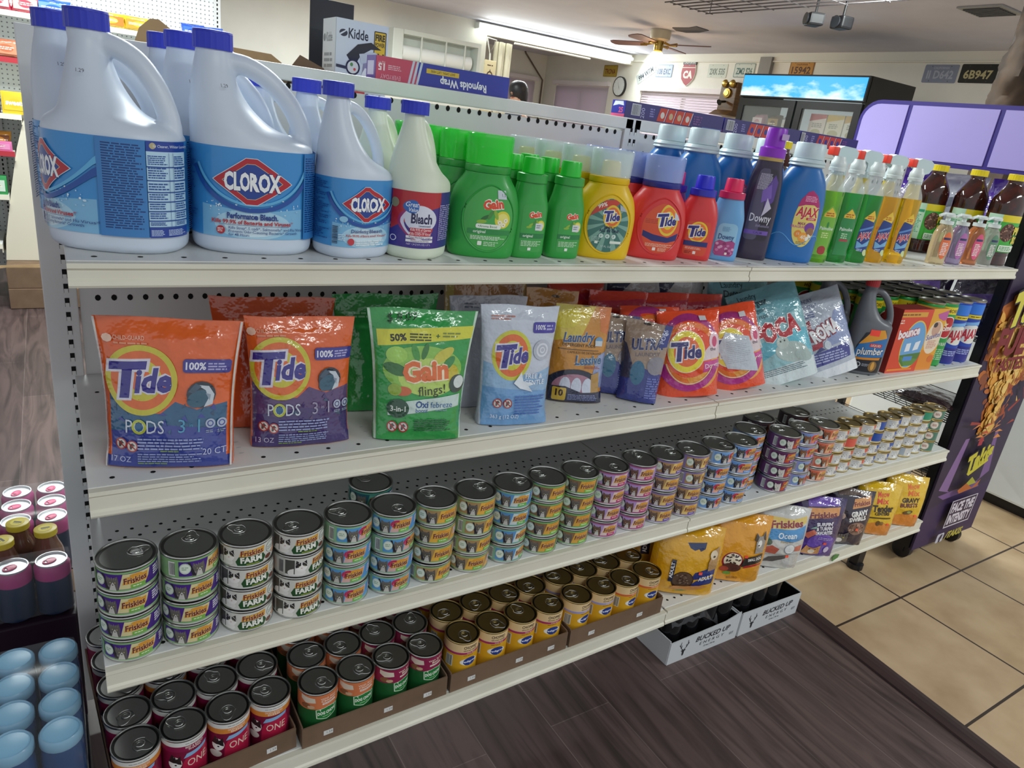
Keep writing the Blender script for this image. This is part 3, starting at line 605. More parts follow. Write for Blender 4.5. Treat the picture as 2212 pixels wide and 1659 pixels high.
RED = plas('detergent_red', '#d8383a'); BLC = mat('blue_clear_cap', '#a8bdf0', .1, alpha=.5); BLU = plas('collar_blue', '#29318c'); BSP = mat('blue_spout', '#5b66cf', .3)
sr = Series(det_large('detergent_bottle', 'x', 'detergent', RED, BLU, BLC, BSP, clip_ell(tideR(), .5, 6.2, 3.9, 4.8), GR))
for i, y in enumerate((.078, .158, .238)):
    sr.put(['large red detergent bottle at the front with a clear bluish cap', 'large red detergent bottle directly behind the front one', 'large red detergent bottle, third in its column'][i], (1.006 - .014 * i, y, Z1), math.radians(-27), GR)
def tideS():
    A = Art(); A.rr(-2.4, 1.0, 2.6, 7.9, .8, '#d64a2c'); A.e(.1, 5.8, 2.0, 2.1, '#f0cf2c', 32); A.e(.1, 5.8, 1.65, 1.75, '#ef7a2a', 32); A.e(.1, 5.8, 1.15, 1.2, '#f0c92c', 28); A.r(-2.4, 2.9, 2.6, 3.9, '#262a72'); tide_txt(A, .05, 5.7, .72); A.f(-1.9, 2.2, 2.2, 2.7, 2, '#f0b8a0'); A.rr(-.2, 1.3, .4, 1.9, .05, '#f2e6e0'); A.f(-1.9, 1.3, -.5, 1.9, 2, '#8c2a1c'); return A
ss_ = Series(det_small('detergent_bottle', 'x', 'detergent', RED, mat('ring_blue', '#3033b4', .3), mat('capt_blue', '#2f31d0', .3), tideS(), GR, .0395))
ss_.put('small red detergent bottle with a bright blue cap, beside the small light blue bottle', (1.117, .07, Z1), math.radians(-36), GR)
def downyS():
    A = Art(); A.rr(-2.0, 1.1, 2.3, 7.9, 1.2, '#8fc1de'); A.p([(-2, 3.8), (-1.2, 4.4), (.2, 4.1), (1.4, 4.5), (2.3, 4.0), (2.3, 1.6), (1.8, 1.1), (-1.5, 1.1), (-2, 1.6)], '#a8417f'); 
    for k in range(14): A.e(random.uniform(-1.7, 2), random.uniform(1.6, 4), .35, .3, random.choice(['#c774a8', '#8c2a66', '#d9a2c6']), 10)
    A.t('Downy', .1, 4.6, 1.1, '#1f3f7e', .01, w=3.3); A.f(-1, 6.2, .8, 7.2, 5, '#6fa2c4'); A.rr(.4, 1.4, .9, 1.9, .05, '#f2e6e0'); return A
det_small('softener_bottle', 'small light blue softener bottle with a hot pink cap', 'softener', plas('softener_blue', '#6aa5d8'), mat('ring_pink', '#c92a5c', .3), mat('cap_pink', '#e8285f', .3), downyS(), None, .0355).location = (1.2, .066, Z1); bpy.data.objects['softener_bottle'].rotation_euler.z = math.radians(-36)
dsm = Series(det_small('detergent_bottle', 'x', 'detergent', plas('d_violet', '#8a3aa8'), mat('ring_violet', '#4430a8', .3), mat('cap_magenta', '#d0287a', .3), tideS(), GR, .0395))
dsm.put('small bottle with a magenta cap behind the small red one', (1.098, .135, Z1), 0, None)
def downyK():
    A = Art(); A.rr(-2.6, 4.4, 2.6, 19.6, .8, '#2a2232'); A.rr(-2.6, 4.4, .2, 19.6, .8, '#55506a'); A.f(-2.2, 15.2, 1.2, 18.6, 16, '#b9b4c8', .6, .1); A.p([(.4, 11), (2.2, 13), (2.6, 17), (1.8, 18.5), (.2, 16)], '#5a3d92'); A.p([(-.5, 12.5), (1.6, 13.6), (1.2, 16.5), (-.8, 15)], '#7c5cb8'); A.p([(.2, 9.5), (2, 11.5), (.8, 13.6)], '#cfc8dc'); A.t('Downy', .2, 8.4, 1.7, '#e6e4ee', .01, w=4.6); A.t('Infusions', 1.0, 7.3, .6, '#a79cc0', .0, .2); A.r(-2.6, 5.6, 2.6, 6.5, '#7253ae'); A.t('CALM', .3, 5.8, .5, '#3d2a70', .01); return A
r = thing('softener_bottle', 'tall black and violet softener bottle with a two-tier purple cap', 'softener', (1.318, .085, Z1), math.radians(-40))
ssk = cr([sec(0, .034, .023, p=2.6), sec(.006, .037, .026, p=2.6), sec(.05, .038, .0265, p=2.5), sec(.12, .038, .0265, p=2.4), sec(.17, .035, .026, p=2.2), sec(.2, .029, .0255), sec(.212, .027, .0255)], 4)
m = B(); loft(m, ssk, 40); obj('bottle', m, plas('softener_black', '#3a3046', .2), r)
m = B(); cyl(m, .0262, .2121, .219, 36); obj('neck_ring', m, mat('goldish', '#b79a5c', .3, .6), r)
m = B(); loft(m, [sec(.2192, .0275), sec(.238, .0275), sec(.24, .0235), sec(.241, .0215), sec(.276, .0205), sec(.279, .0195)], 36); obj('cap', m, mat('cap_purple', '#8e2fc0', .3), r)
link('label', downyK().mesh(msec(ssk, .1), .45, None, .0003, 4e-5), GLOSS, r)
A = Art(); A.rr(-.9, -.6, .9, .6, .05, '#b9a0cc'); A.build('price_sticker', mflat((.014, -.0235, .262), (1, .5, 0), (0, 0, 1)), PAPER, r, None, None, .0006)
def ajaxB():
    A = Art(); A.e(1.4, 9.6, 3.0, 5.9, '#e4cf6c', 44); A.p([(-1.4, 12.4), (-.9, 14.2), (.5, 15.8), (1.8, 16.2), (3.2, 15.2), (4.1, 13.4), (4.3, 12.2), (2.6, 13.1), (.4, 13.0)], '#b3226a'); A.f(.1, 13.7, 3.2, 15, 4, '#e8a8c8', .5, .3); A.t('AJAX', 1.35, 10.5, 2.0, '#c42336', .035, .12, w=5.4, outline='#f2ead0', ow=.03); A.rr(1.3, 9.75, 3.9, 10.3, .2, '#c42336'); A.t('CLASSIC', 2.6, 9.88, .32, '#f4efe6', .01); A.t('MAX', .6, 8.6, .6, '#8c1f66', .02); A.t('FRAGRANCE', .5, 7.9, .55, '#c05a9c', .015)
    A.e(2.7, 8.1, 1.3, 1.2, '#7a3a9c', 18); A.e(3.0, 7.2, 1.0, 1.0, '#9a6a4c', 14); A.e(.2, 6.6, .8, .8, '#e88a2a', 20); A.e(1.5, 5.9, 1.1, 1.1, '#f0a23a', 24); A.t('40', 1.5, 5.5, .9, '#f4e6d0', .02); A.t('13', .2, 6.4, .5, '#f4e6d0', .01); A.f(.2, 4.3, 2.6, 5.0, 2, '#a08a4c'); 
    for k in range(6): A.e(random.uniform(2, 3.6), random.uniform(5.4, 6.4), .4, .25, '#f2eee0', 8, random.random() * 3)
    return A
def ajax_jug(lab, group=None):
    r = thing('detergent_bottle', lab, 'detergent', group=group)
    ss = cr([sec(0, .056, .034, p=2.5), sec(.005, .061, .038, p=2.5), sec(.03, .063, .04, p=2.4), sec(.09, .062, .04, p=2.3), sec(.14, .06, .039, p=2.2), sec(.175, .054, .037), sec(.196, .043, .035), sec(.206, .036, .034), sec(.21, .035, .034)], 4)
    m = B(); loft(m, ss, 44); obj('bottle', m, plas('detergent_blue', '#1f6cb4', .28), r)
    m = B(); loft(m, [sec(.2102, .037), sec(.212, .0395), sec(.216, .037), sec(.219, .0395), sec(.223, .037), sec(.226, .035)], 40); obj('collar', m, mat('frost_white', '#cfe2e6', .35, alpha=.9), r)
    m = B(); loft(m, [sec(.2262, .031), sec(.227, .0325), sec(.257, .0325), sec(.26, .0305)], 40, rib=.012); obj('cap', m, mat('frost_white', '#cfe2e6'), r)
    fn = msec(ss, .09); m = B(); tube(m, [fn(-.06 + .0075 * k, .052 + .012 * math.sin(k * .55), .0) for k in range(18)], .0012, 6); obj('groove', m, mat('groove_blue', '#5aa2dc', .3), r)
    link('label', ajaxB().mesh(fn, .5, .8, .0003, 4e-5), GLOSS, r); return r
sa = Series(ajax_jug('x', 'blue detergent jugs'))
sa.put('large blue detergent jug at the front with a yellow oval label', (1.43, .075, Z1), math.radians(-30), 'blue detergent jugs')
for i, (x, y) in enumerate(((1.222, .2), (1.342, .205), (1.462, .21), (1.222, .3))): sa.put(['blue detergent jug in the back row, left of the purple cap', 'blue detergent jug in the back row, half behind the purple cap', 'blue detergent jug in the back row behind the front jug', 'blue detergent jug farthest back near the back panel'][i], (x, y, Z1), math.radians(-30), 'blue detergent jugs')
# ---------------------------------------------------------------- dish soap
def liquid(name, col, dens=1): 
    return mat(name, col, .08, trans=.8, ior=1.33, coat=.4)
CLP = mat('clear_plastic', '#dfe8ea', .1, alpha=.35, coat=.4); FROST = mat('white_cap', '#dde6e4', .35)
def dish(lab, col, art, group):
    r = thing('dish_soap_bottle', lab, 'dish soap', group=group)
    ss = cr([sec(0, .027, .018, p=2.6), sec(.004, .030, .0205, p=2.6), sec(.02, .0305, .021, p=2.6), sec(.03, .0285, .020, p=2.5), sec(.06, .030, .021, p=2.5), sec(.13, .032, .022, p=2.5), sec(.165, .0325, .022, p=2.5)], 4)
    m = B(); loft(m, ss, 36); obj('soap', m, liquid('soap_' + col[1:], col), r)
    m = B(); loft(m, cr([sec(.1653, .0325, .022, p=2.4), sec(.178, .0285, .021, p=2.2), sec(.196, .019, .017), sec(.204, .0155, .0155), sec(.209, .0155, .0155)], 4), 36, False, True); obj('bottle_neck', m, CLP, r)
    m = B(); loft(m, [sec(.2092, .018), sec(.216, .0185), sec(.217, .0165), sec(.219, .0175), sec(.229, .017), sec(.2345, .0135), sec(.241, .012)], 28); obj('cap', m, FROST, r)
    link('label', art.mesh(msec(ss, .09), .4, 1.2, .0003, 4e-5), GLOSS, r); return r
def palm(c1, c2):
    A = Art(); A.p([(-1.9, 1.9), (1.9, 1.9), (1.9, 9.5), (1.6, 11.6), (0, 13.4), (-1.6, 11.6), (-1.9, 9.5)], c1); A.p([(-1.5, 11.3), (0, 12.9), (1.5, 11.3), (1.5, 10.7), (-1.5, 10.7)], '#e9c43a'); A.f(-1.1, 10.8, 1.1, 11.8, 2, '#b0641c'); A.t('Palmolive', 0, 7.7, .8, '#e9f3ea', .01, w=3.5); A.e(0, 8.9, .3, .7, '#2f8a3f'); A.f(-1, 5.8, 1, 7.2, 3, c2); A.e(.1, 3.0, 1.2, 1.0, '#a8342f') if c2 == '#d8ec9a' else A.rr(-1.2, 5.2, 1.2, 5.7, .1, '#b3404a'); return A
def ajd():
    A = Art(); A.p([(-1.8, 3.5), (2.0, 2.2), (2.1, 9), (1.7, 11.4), (.8, 12.9), (-1.2, 10.4), (-1.8, 8)], '#1f3c86'); A.p([(-1.4, 10.9), (.8, 13), (1.8, 11.3), (1.6, 10.2)], '#e9c43a'); A.f(-.6, 10.8, 1.4, 11.7, 2, '#c05a1c'); A.p([(-1.7, 8.2), (2, 9.4), (2, 8.9), (-1.7, 7.7)], '#5c8fd0'); A.t('AJAX', .1, 6.1, 1.5, '#c8283a', .03, .12, rot=8, w=3.7, outline='#eef0f2', ow=.04); A.p([(-1.7, 5.4), (0, 4.6), (2, 5.9), (2, 4.4), (-1.5, 3.6)], '#7ab0dc'); A.f(-1.2, 2.9, .6, 3.6, 2, '#b9cbe8'); A.e(1.5, 2.7, .7, .8, '#c9d8a0'); return A
GD = 'dish soap bottles'
for args in (('light green dish soap bottle beside the blue detergent jug', '#86dc34', palm('#78b63a', '#d8ec9a'), 1.523, .06), ('dark green dish soap bottle, second of the dish soap row', '#22b44c', palm('#2d8a4a', '#bfe2bb'), 1.604, .062), ('green dish soap bottle with a blue label, middle of the dish soap row', '#27b850', ajd(), 1.686, .062), ('yellow dish soap bottle half hidden behind the front yellow one', '#f6c416', ajd(), 1.772, .066), ('yellow dish soap bottle with a blue label, rightmost of the dish soap row', '#f8c81a', ajd(), 1.858, .06)):
    r = dish(args[0], args[1], args[2], GD); r.location = (args[3], args[4], Z1); r.rotation_euler.z = math.radians(-20)
# spray bottles
def spray():
    r = thing('spray_bottle', 'x', 'spray bottle', group='yellow spray bottles')
    ss = cr([sec(0, .034, .022, p=2.5), sec(.004, .037, .025, p=2.5), sec(.05, .036, .025, p=2.4), sec(.1, .031, .022, p=2.2), sec(.15, .024, .019), sec(.185, .0165, .0165), sec(.2, .0155, .0155)], 4)
    m = B(); loft(m, ss, 32); obj('bottle', m, mat('spray_yellow', '#e8d25c', .3, trans=.25), r)
    m = B(); cyl(m, .017, .2002, .216, 28, rib=.05); prism(m, [(-.026, .262), (-.012, .268), (.022, .266), (.036, .258), (.036, .246), (.026, .232), (.012, .228), (.010, .2162), (-.008, .2162), (-.009, .236), (-.026, .244)], -.011, .011); obj('spray_head', m, mat('frost_white', '#cfe2e6'), r, smooth=20)
    m = B(); box(m, (-.034, 0, .254), (.018, .021, .021), bev=.003); obj('nozzle', m, mat('nozzle_red', '#f0402c', .35), r)
    m = B(); prism(m, [(-.009, .236), (-.014, .232), (-.022, .205), (-.019, .203), (-.010, .222)], -.005, .005); obj('trigger', m, mat('frost_white', '#cfe2e6'), r, smooth=0)
    A = Art(); A.rr(-1.3, 7.6, 1, 8.4, .1, '#e07a2a'); A.p([(-.9, 6), (.8, 7.4), (.6, 6)], '#e8742c'); A.f(-1.6, 2.2, 1.4, 5.8, 8, '#d98c2c'); link('label', A.mesh(msec(ss, .06), .5, None, .0003, 4e-5), GLOSS, r); return r
sp = Series(spray())
for i, x in enumerate((1.655, 1.765, 1.885, 2.012)): sp.put('%s of the yellow spray bottles with red nozzles behind the dish soap' % ['leftmost', 'second', 'third', 'rightmost'][i], (x, .142, Z1), math.radians(-12), 'yellow spray bottles')
def soap(lab, col, lcol, x):
    r = thing('hand_soap_bottle', lab, 'hand soap', (x, .05, Z1), math.radians(-20), 'pump hand soap bottles')
    ss = cr([sec(0, .026, .016, p=2.3), sec(.004, .028, .018), sec(.02, .0275, .018), sec(.045, .030, .019), sec(.08, .029, .0185), sec(.098, .022, .016), sec(.106, .015, .014), sec(.109, .0145, .014)], 4)
    m = B(); loft(m, ss, 32); obj('bottle', m, mat('handsoap_' + col[1:], col, .08, trans=.7, ior=1.33, coat=.4), r)
    m = B(); loft(m, [sec(.1092, .017), sec(.119, .017), sec(.1195, .006), sec(.13, .006), sec(.1302, .016), sec(.136, .016), sec(.14, .012)], 28); tube(m, [(0, 0, .134), (-.02, 0, .1345), (-.03, 0, .130)], .0045, 8); obj('pump', m, FROST, r)
    A = Art(); A.e(.2, 5.3, 1.7, 3.7, lcol, 28); A.r(-1, 6.9, 1.4, 7.5, '#2b2d5c'); A.f(-.9, 2.6, 1.2, 6.2, 8, '#f2e2e0'); link('label', A.mesh(msec(ss, .05), .4, .8, .0003, 4e-5), GLOSS, r); return r
for a in (('clear hand soap pump bottle with an orange label, beside the yellow spray bottle', '#f0dcae', '#e0703c', 2.062), ('lilac hand soap pump bottle, second of the pump bottles', '#b9a8d0', '#b06aa8', 2.15), ('amber orange hand soap pump bottle, third of the pump bottles', '#e8935a', '#d8527a', 2.244), ('clear hand soap pump bottle with a dark green label, beside the pine cone bottle', '#dfe2d2', '#5c8a6c', 2.335)): soap(*a)
def pine():
    r = thing('cleaner_bottle', 'x', 'cleaner', group='brown cleaner bottles')
    ss = cr([sec(0, .044, .034, p=2.6), sec(.005, .048, .037, p=2.6), sec(.03, .046, .035, p=2.5), sec(.04, .049, .038, p=2.5), sec(.15, .049, .038, p=2.5), sec(.165, .0495, .0385, p=2.5), sec(.185, .049, .038, p=2.3), sec(.205, .042, .034), sec(.232, .023, .022), sec(.24, .0205, .0205), sec(.245, .0205, .0205)], 4)
    m = B(); loft(m, ss, 36); obj('bottle', m, speckle('pine_liquid', '#22140f', '#4c1f16', 30, .08, .02, coat=.6), r)
    obj('cap', capmesh(.0235, .018), mat('cap_yellow', '#ecd417', .35), r, (0, 0, .246))
    A = Art(clip=(-8, 4.1, 8, 14.9)); A.r(-8, 4.1, 8, 14.9, '#3fae3c'); A.r(-8, 12.9, 8, 14.9, '#e2cf1c'); A.r(-8, 4.1, -4.0, 14.9, '#b8dcc0'); A.r(-8, 12.2, -4.2, 13.0, '#3a9a72'); A.f(-7.6, 6, -4.4, 11.6, 12, '#5a9a78')
    A.e(-1.0, 9.9, 2.5, 2.7, '#5c3a2c', 26)
    for k in range(44):
        a, q = random.random() * 6.28, math.sqrt(random.random()); A.p([(-1 + 2.3 * q * math.cos(a) + dx, 9.9 + 2.5 * q * math.sin(a) + dy) for dx, dy in ((-.35, 0), (0, -.28), (.35, 0), (0, .2))], random.choice(['#7c5340', '#9a705a', '#43281d', '#b08a72']))
    A.t('PINE', 3.2, 9.6, 2.0, '#e8d238', .05, w=4.6, outline='#4a6a14', ow=.05); A.t('SOL', 3.0, 6.9, 2.0, '#e8d238', .05, w=3.6, outline='#4a6a14', ow=.05); A.rr(-2.6, 4.4, 3.6, 6.2, .3, '#e6efe0'); A.f(-2.3, 4.6, 2.8, 5.9, 3, '#3a8a4c')
    link('label', A.mesh(msec(ss, .1), .6, None, .0004, 4e-5), GLOSS, r); return r
pn = Series(pine())
for i, (x, y) in enumerate(((2.398, .062), (2.362, .152), (2.3, .238), (1.62, .3))): pn.put(['big brown cleaner bottle with pine cone label at the end of the top shelf', 'brown cleaner bottle, second of the yellow capped column at the shelf end', 'brown cleaner bottle, farthest of the yellow capped column at the shelf end', 'yellow capped bottle standing behind the first dish soap bottles'][i], (x, y, Z1), math.radians(-14), 'brown cleaner bottles')
# ================================================================ SECOND SHELF: POUCHES, BAGS, BOXES
def pouch_fn(wt, wb, h, dep, seed, kind='stand', amp=.0022, waist=.06):
    """front / back surface of a filled film bag; u in -1..1, v in 0..1"""
    def t(u, v):
        if kind == 'stand': base = (1 - v) ** .62 * (1 - .25 * math.exp(-v * 18)); e = (1 - abs(u) ** 2.6) ** .6 if abs(u) < 1 else 0; e += (1 - e) * .5 * max(0, 1 - v / .14); q = dep / 2 * base * e
        else: q = dep / 2 * (max(0, math.sin(PI * min(1, max(0, v * .80 + .17)))) ** .6) * ((1 - abs(u) ** 2.8) ** .55 if abs(u) < 1 else 0)
        if v > .88: q *= max(0, (1 - v) / .12) ** .8
        return q
    def P(u, v, side, d=0):
        w = (wb + (wt - wb) * v) / 2 * (1 - waist * math.sin(PI * v) * (1 if kind == 'stand' else -.4))
        x = u * w; th = t(u, v); nn = noise.noise(Vector((x * 26 + seed * 3, v * h * 24, seed))) + .3 * noise.noise(Vector((x * 60 + seed, v * h * 55, seed * 2)))
        a = amp * nn * min(1, th * 120 + .25)
        z = v * h + (.004 * noise.noise(Vector((x * 14, seed, 1))) if v > .9 else 0)
        return (x, -(th + a + d + .0006) if side < 0 else (th + a * .6 + d + .0006), z)
    return P
def pouch(name, lab, cat, wt, wb, h, dep, seed, body, art, group=None, kind='stand', edge=None, amp=.0022, waist=.06, seal=True, mfilm=None):
    r = thing(name, lab, cat, group=group); P = pouch_fn(wt, wb, h, dep, seed, kind, amp, waist); m = B(); nx, nz = 22, 26
    for side in (-1, 1):
        G = [[m.verts.new(P(-1 + 2 * i / nx, j / nz, side)) for i in range(nx + 1)] for j in range(nz + 1)]
        for j in range(nz):
            for i in range(nx): m.faces.new((G[j][i], G[j][i + 1], G[j + 1][i + 1], G[j + 1][i]))
        if side < 0: F = G
    for j in range(nz): m.faces.new((F[j][0], F[j + 1][0], G[j + 1][0], G[j][0])); m.faces.new((F[j][nx], G[j][nx], G[j + 1][nx], F[j + 1][nx]))
    for i in range(nx): m.faces.new((F[0][i], G[0][i], G[0][i + 1], F[0][i + 1])); m.faces.new((F[nz][i], F[nz][i + 1], G[nz][i + 1], G[nz][i]))
    obj('bag', m, body, r, smooth=60)
    wm = (wt + wb) / 2
    def mp(u, v, d): 
        x, y, z = P(max(-1, min(1, u / (wm / 2))), max(0, min(1, v / h)), -1, d); return (x, y, z)
    art.clip = art.clip or (-wm * 49.6, .05, wm * 49.6, h * 100 - .05)
    link('print', art.mesh(mp, .42, .42, .0011, min(1.4e-4, .0045 / max(art.n, 1))), mfilm or FILM, r)
    return r
def film(name, col, rough=.22): return mat(name, col, rough, coat=.9, bump=(30, .8, .008))
GP = 'laundry pod pouches'
def warn(A, x, y, r):
    A.e(x, y, r, r, '#d6cfca', 18); A.p([(x - .45 * r, y - .6 * r), (x - .1 * r, y - .6 * r), (x + .2 * r, y), (x + .55 * r, y + .1 * r), (x + .1 * r, y + .6 * r), (x - .4 * r, y + .3 * r)], '#5a4a48'); A.p([(x - .75 * r, y + .6 * r), (x - .6 * r, y + .75 * r), (x + .75 * r, y - .6 * r), (x + .6 * r, y - .75 * r)], '#a8342f'); A.ring(x, y, r * 1.05, r * 1.05, .22 * r, '#a8342f', 20)
def tide_pods(c_low, c_mid, c_txt):
    A = Art(); W = 9.2; A.r(-9.5, 0, 9.5, 22, '#e0642a')
    A.p([(-8.2, 0), (8.2, 0), (8.2, 9.5), (6.5, 9.2), (4.0, 8.6), (1.0, 9.7), (-1, 8.0), (-5.0, 8.0), (-8.2, 10.5)], c_mid); A.p([(-8.2, 0), (8.2, 0), (8.2, 5.8), (0, 6.4), (-8.2, 5.2)], c_low); A.r(-9.5, 0, 9.5, 1.6, c_low)
    for q in range(26): A.p([(x0 := random.uniform(-8, 7.4), y0 := random.uniform(4.5, 8.8)), (x0 + random.uniform(.3, 1.4), y0 + random.uniform(-.5, .5)), (x0 + .5, y0 + random.uniform(.3, .8))], random.choice([c_mid, c_low, '#33506f']))
    x, y = -3.6, 12.6; A.e(x, y, 4.9, 4.9, '#c9bf38', 44); A.e(x, y, 4.1, 4.1, '#dd6a30', 44); A.e(x, y, 2.9, 2.9, '#c9bf38', 36); A.e(x, y, 1.6, 1.6, '#dd6a30', 30)
    for o, c in ((.09, '#d9d6e2'), (.04, '#37308a')):
        A.t('T', x - 2.4, y - 2.3, 4.7, c, o, .22, rot=3, sx=1.15); A.t('ide', x + 1.5, y - 1.5, 3.2, c, o, .22, rot=3, w=5.0)
    A.t('PODS', -3.2, 5.2, 1.9, '#c9d2e0', .0, w=5.4); A.ring(-4.0, 6.1, 1.05, 1.05, .35, '#b8c040'); A.e(-4, 6.1, .6, .6, '#27618c', 16)
    A.t('3', 2.0, 5.4, 1.9, c_txt, .0); A.t('in', 3.3, 6.2, .55, c_txt, .0); A.t('1', 4.4, 5.4, 1.9, c_txt, .0); 
    for xx in (6.0, 7.6): A.e(xx, 6.6, .7, .7, '#aab6cc', 20); A.f(xx - .6, 5.2, xx + .6, 5.7, 2, '#9aa6c0'); A.ring(xx, 6.6, .45, .45, .15, c_low)
    A.rr(2.0, 13.9, 8.4, 15.8, .4, '#35308c'); A.t('100%', 3.7, 14.35, 1.0, '#dfe0ee', .03, w=2.7); A.f(5.3, 14.2, 8, 15.4, 3, '#a9a6d6')
    A.e(-7.6, 18.3, .7, .6, '#e9c2ac', 8); A.t('CHILD-GUARD', -4.9, 18.15, .6, '#edb99e', .01, w=3.9); A.f(-6.8, 17.5, -1.4, 17.9, 1, '#e0946c')
    A.e(4.6, 10.8, 2.0, 1.9, '#22303f', 16); A.e(4.3, 10.2, 1.7, 1.2, '#2f5a72', 14, .4); A.p([(4.0, 12.2), (5.6, 12.0), (6.4, 10.8), (6.2, 9.4), (5.0, 9.0), (5.6, 10.2), (5.2, 11.4)], '#c3cbd6'); A.p([(5.2, 11.0), (5.9, 10.8), (5.8, 9.9)], '#8a98aa'); A.p([(2.8, 11.2), (3.8, 12.4), (4.6, 12.0), (3.6, 11.0)], '#3c5468')
    for xx, yy in ((-6.6, 3.6), (-5.0, 3.3)): warn(A, xx, yy, .8)
    A.r(-9.8, 0, -8.75, 22, '#d3cdc8'); A.r(8.75, 0, 9.8, 22, '#d3cdc8')
    A.f(-4.2, 2.8, 5.2, 4.6, 4, '#8f9ccc', .5, .15); A.f(-4.2, 1.0, 5.0, 2.4, 4, '#8f9ccc', .5, .15); A.f(-1, 2.55, 2.4, 2.85, 1, '#7a9a3c'); A.f(-4.2, .7, .5, 1.0, 1, '#7a9a3c')
    return A
OR = film('film_orange', '#e0642a'); PLB = (film('film_pale', '#c9c4c2'),)
tp = tide_pods('#3a4796', '#2f5f84', '#4f9ac0'); tp.t('20 CT', 6.6, 2.1, .9, '#b9c0e0', .0); tp.t('17 OZ', -6.6, 1.0, .8, '#b9c0e0', .0)
p1 = pouch('detergent_pouch', 'orange and blue laundry pod pouch at the left end of the second shelf', 'laundry pods', .196, .168, .212, .075, 1, OR, tp, GP); p1.location = (.112, .052, Z2); p1.rotation_euler = (math.radians(-7), 0, math.radians(-17))
tp2 = tide_pods('#43336c', '#5a4272', '#9c95b0'); tp2.t('13 OZ', -6.4, 1.0, .8, '#b9b0cc', .0)
p2 = pouch('detergent_pouch', 'orange and purple laundry pod pouch, second from the left', 'laundry pods', .176, .16, .205, .07, 2, OR, tp2, GP); p2.location = (.304, .068, Z2); p2.rotation_euler = (math.radians(-5), 0, math.radians(-7)); p2.scale = (.96, 1, 1)
def plain(c): 
    A = Art(); A.r(-9.5, 0, 9.5, 22, c); return A
for lab, x, y, h, rz, col, sd in (('orange pod pouch half hidden behind the purple and orange one', .285, .15, .214, -5, OR, 3), ('green laundry pod pouch behind the front green one', .488, .165, .212, -5, film('film_green', '#2f9a4a'), 4)):
    A = plain('#c9552a' if col is OR else '#2f9a4a'); A.f(-7, 17, 4, 18.2, 2, '#e0946c' if col is OR else '#8fca9a'); q = pouch('detergent_pouch', lab, 'laundry pods', .2, .17, h, .06, sd, col, A, GP); q.location = (x, y, Z2); q.rotation_euler = (math.radians(-5), 0, math.radians(rz))
def gain_pods():
    A = Art(); A.r(-9.5, 0, 9.5, 23, '#2f9a4a'); A.r(-9.5, 0, -8.0, 23, '#c3dcca'); A.r(8.0, 0, 9.5, 23, '#c3dcca'); A.p([(-7.4, 15.9), (8.2, 17.6), (8.2, 19.7), (-7.4, 18.6)], '#d4d23a'); A.t('50%', -4.0, 16.9, 1.1, '#20241c', .04, rot=5); A.f(-2.2, 16.9, 1.8, 18.3, 3, '#3a4420'); A.t('+', 2.4, 17.4, .9, '#3a6a2c', .02); A.f(3.2, 17.6, 6.4, 18.6, 2, '#7a8a3a')
    A.e(.2, 12.2, 7.0, 4.0, '#8cc152', 34); A.e(1.4, 11.0, 5.6, 3.2, '#b9d468', 30)
    for dx, dy, rx, ry, rt, c in ((-4.6, 12.2, 2.2, 1.0, -.3, '#35703a'), (-1.2, 15.0, .6, 1.5, .3, '#4b9a46'), (.4, 15.3, .5, 1.4, -.3, '#3c7a3a'), (3.6, 14.8, 2.0, .9, .6, '#c9c24a'), (-4.4, 14.6, 1.8, 1.4, 0, '#9fcf5a'), (5.2, 11.8, 1.4, 1.4, 0, '#c9b83a'), (-3.4, 8.6, 1.6, .8, 0, '#c9663a'), (-4.8, 8.8, 1.2, 1.0, 0, '#8fae3c'), (4.6, 13.4, 1.5, .7, .9, '#3c8a4a')): A.e(dx, dy, rx, ry, c, 18, rt)
    A.t('Gain', .8, 10.6, 3.1, '#e07038', .05, 0, rot=6, w=8.2, outline='#efe3c4', ow=.05); A.t('flings!', 2.0, 8.1, 1.6, '#2c3a2c', .0, rot=7, w=5.0)
    A.e(6.6, 9.9, 1.5, 1.6, '#3a4a44', 16); A.e(6.9, 10.2, 1.0, 1.1, '#d3dbd8', 16); A.p([(-6, 4.4), (7.4, 6.0), (7.4, 8.1), (-2.6, 7.0), (-6, 5.4)], '#c3d6d0'); A.e(-4.2, 5.7, 2.0, 1.6, '#27503a', 26); A.t('3-in-1', -4.2, 5.2, .9, '#dfe8e0', .02)
    A.t('Oxi', .2, 5.9, 1.1, '#27508c', .03); A.t('boost', .2, 5.1, .7, '#3f6a9c', .01); A.t('febreze', 3.9, 5.9, 1.0, '#3a6aa0', .0); A.f(2.8, 5.3, 5.2, 5.6, 1, '#7a9ab4')
    for xx in (-5.2, -3.2): warn(A, xx, 2.6, .9)
    A.f(-1.2, 1.9, 6.4, 4.0, 6, '#1f5a34', .5, .2); A.t('$ 8.09', -3.4, 20.1, 1.3, '#1f3a24', .0, .2, rot=6); return A
p3 = pouch('detergent_pouch', 'green laundry pod pouch with a yellow stripe across the top', 'laundry pods', .188, .15, .221, .072, 5, film('film_green', '#2f9a4a'), gain_pods(), GP); p3.location = (.494, .03, Z2); p3.rotation_euler = (math.radians(-6), 0, math.radians(-16))
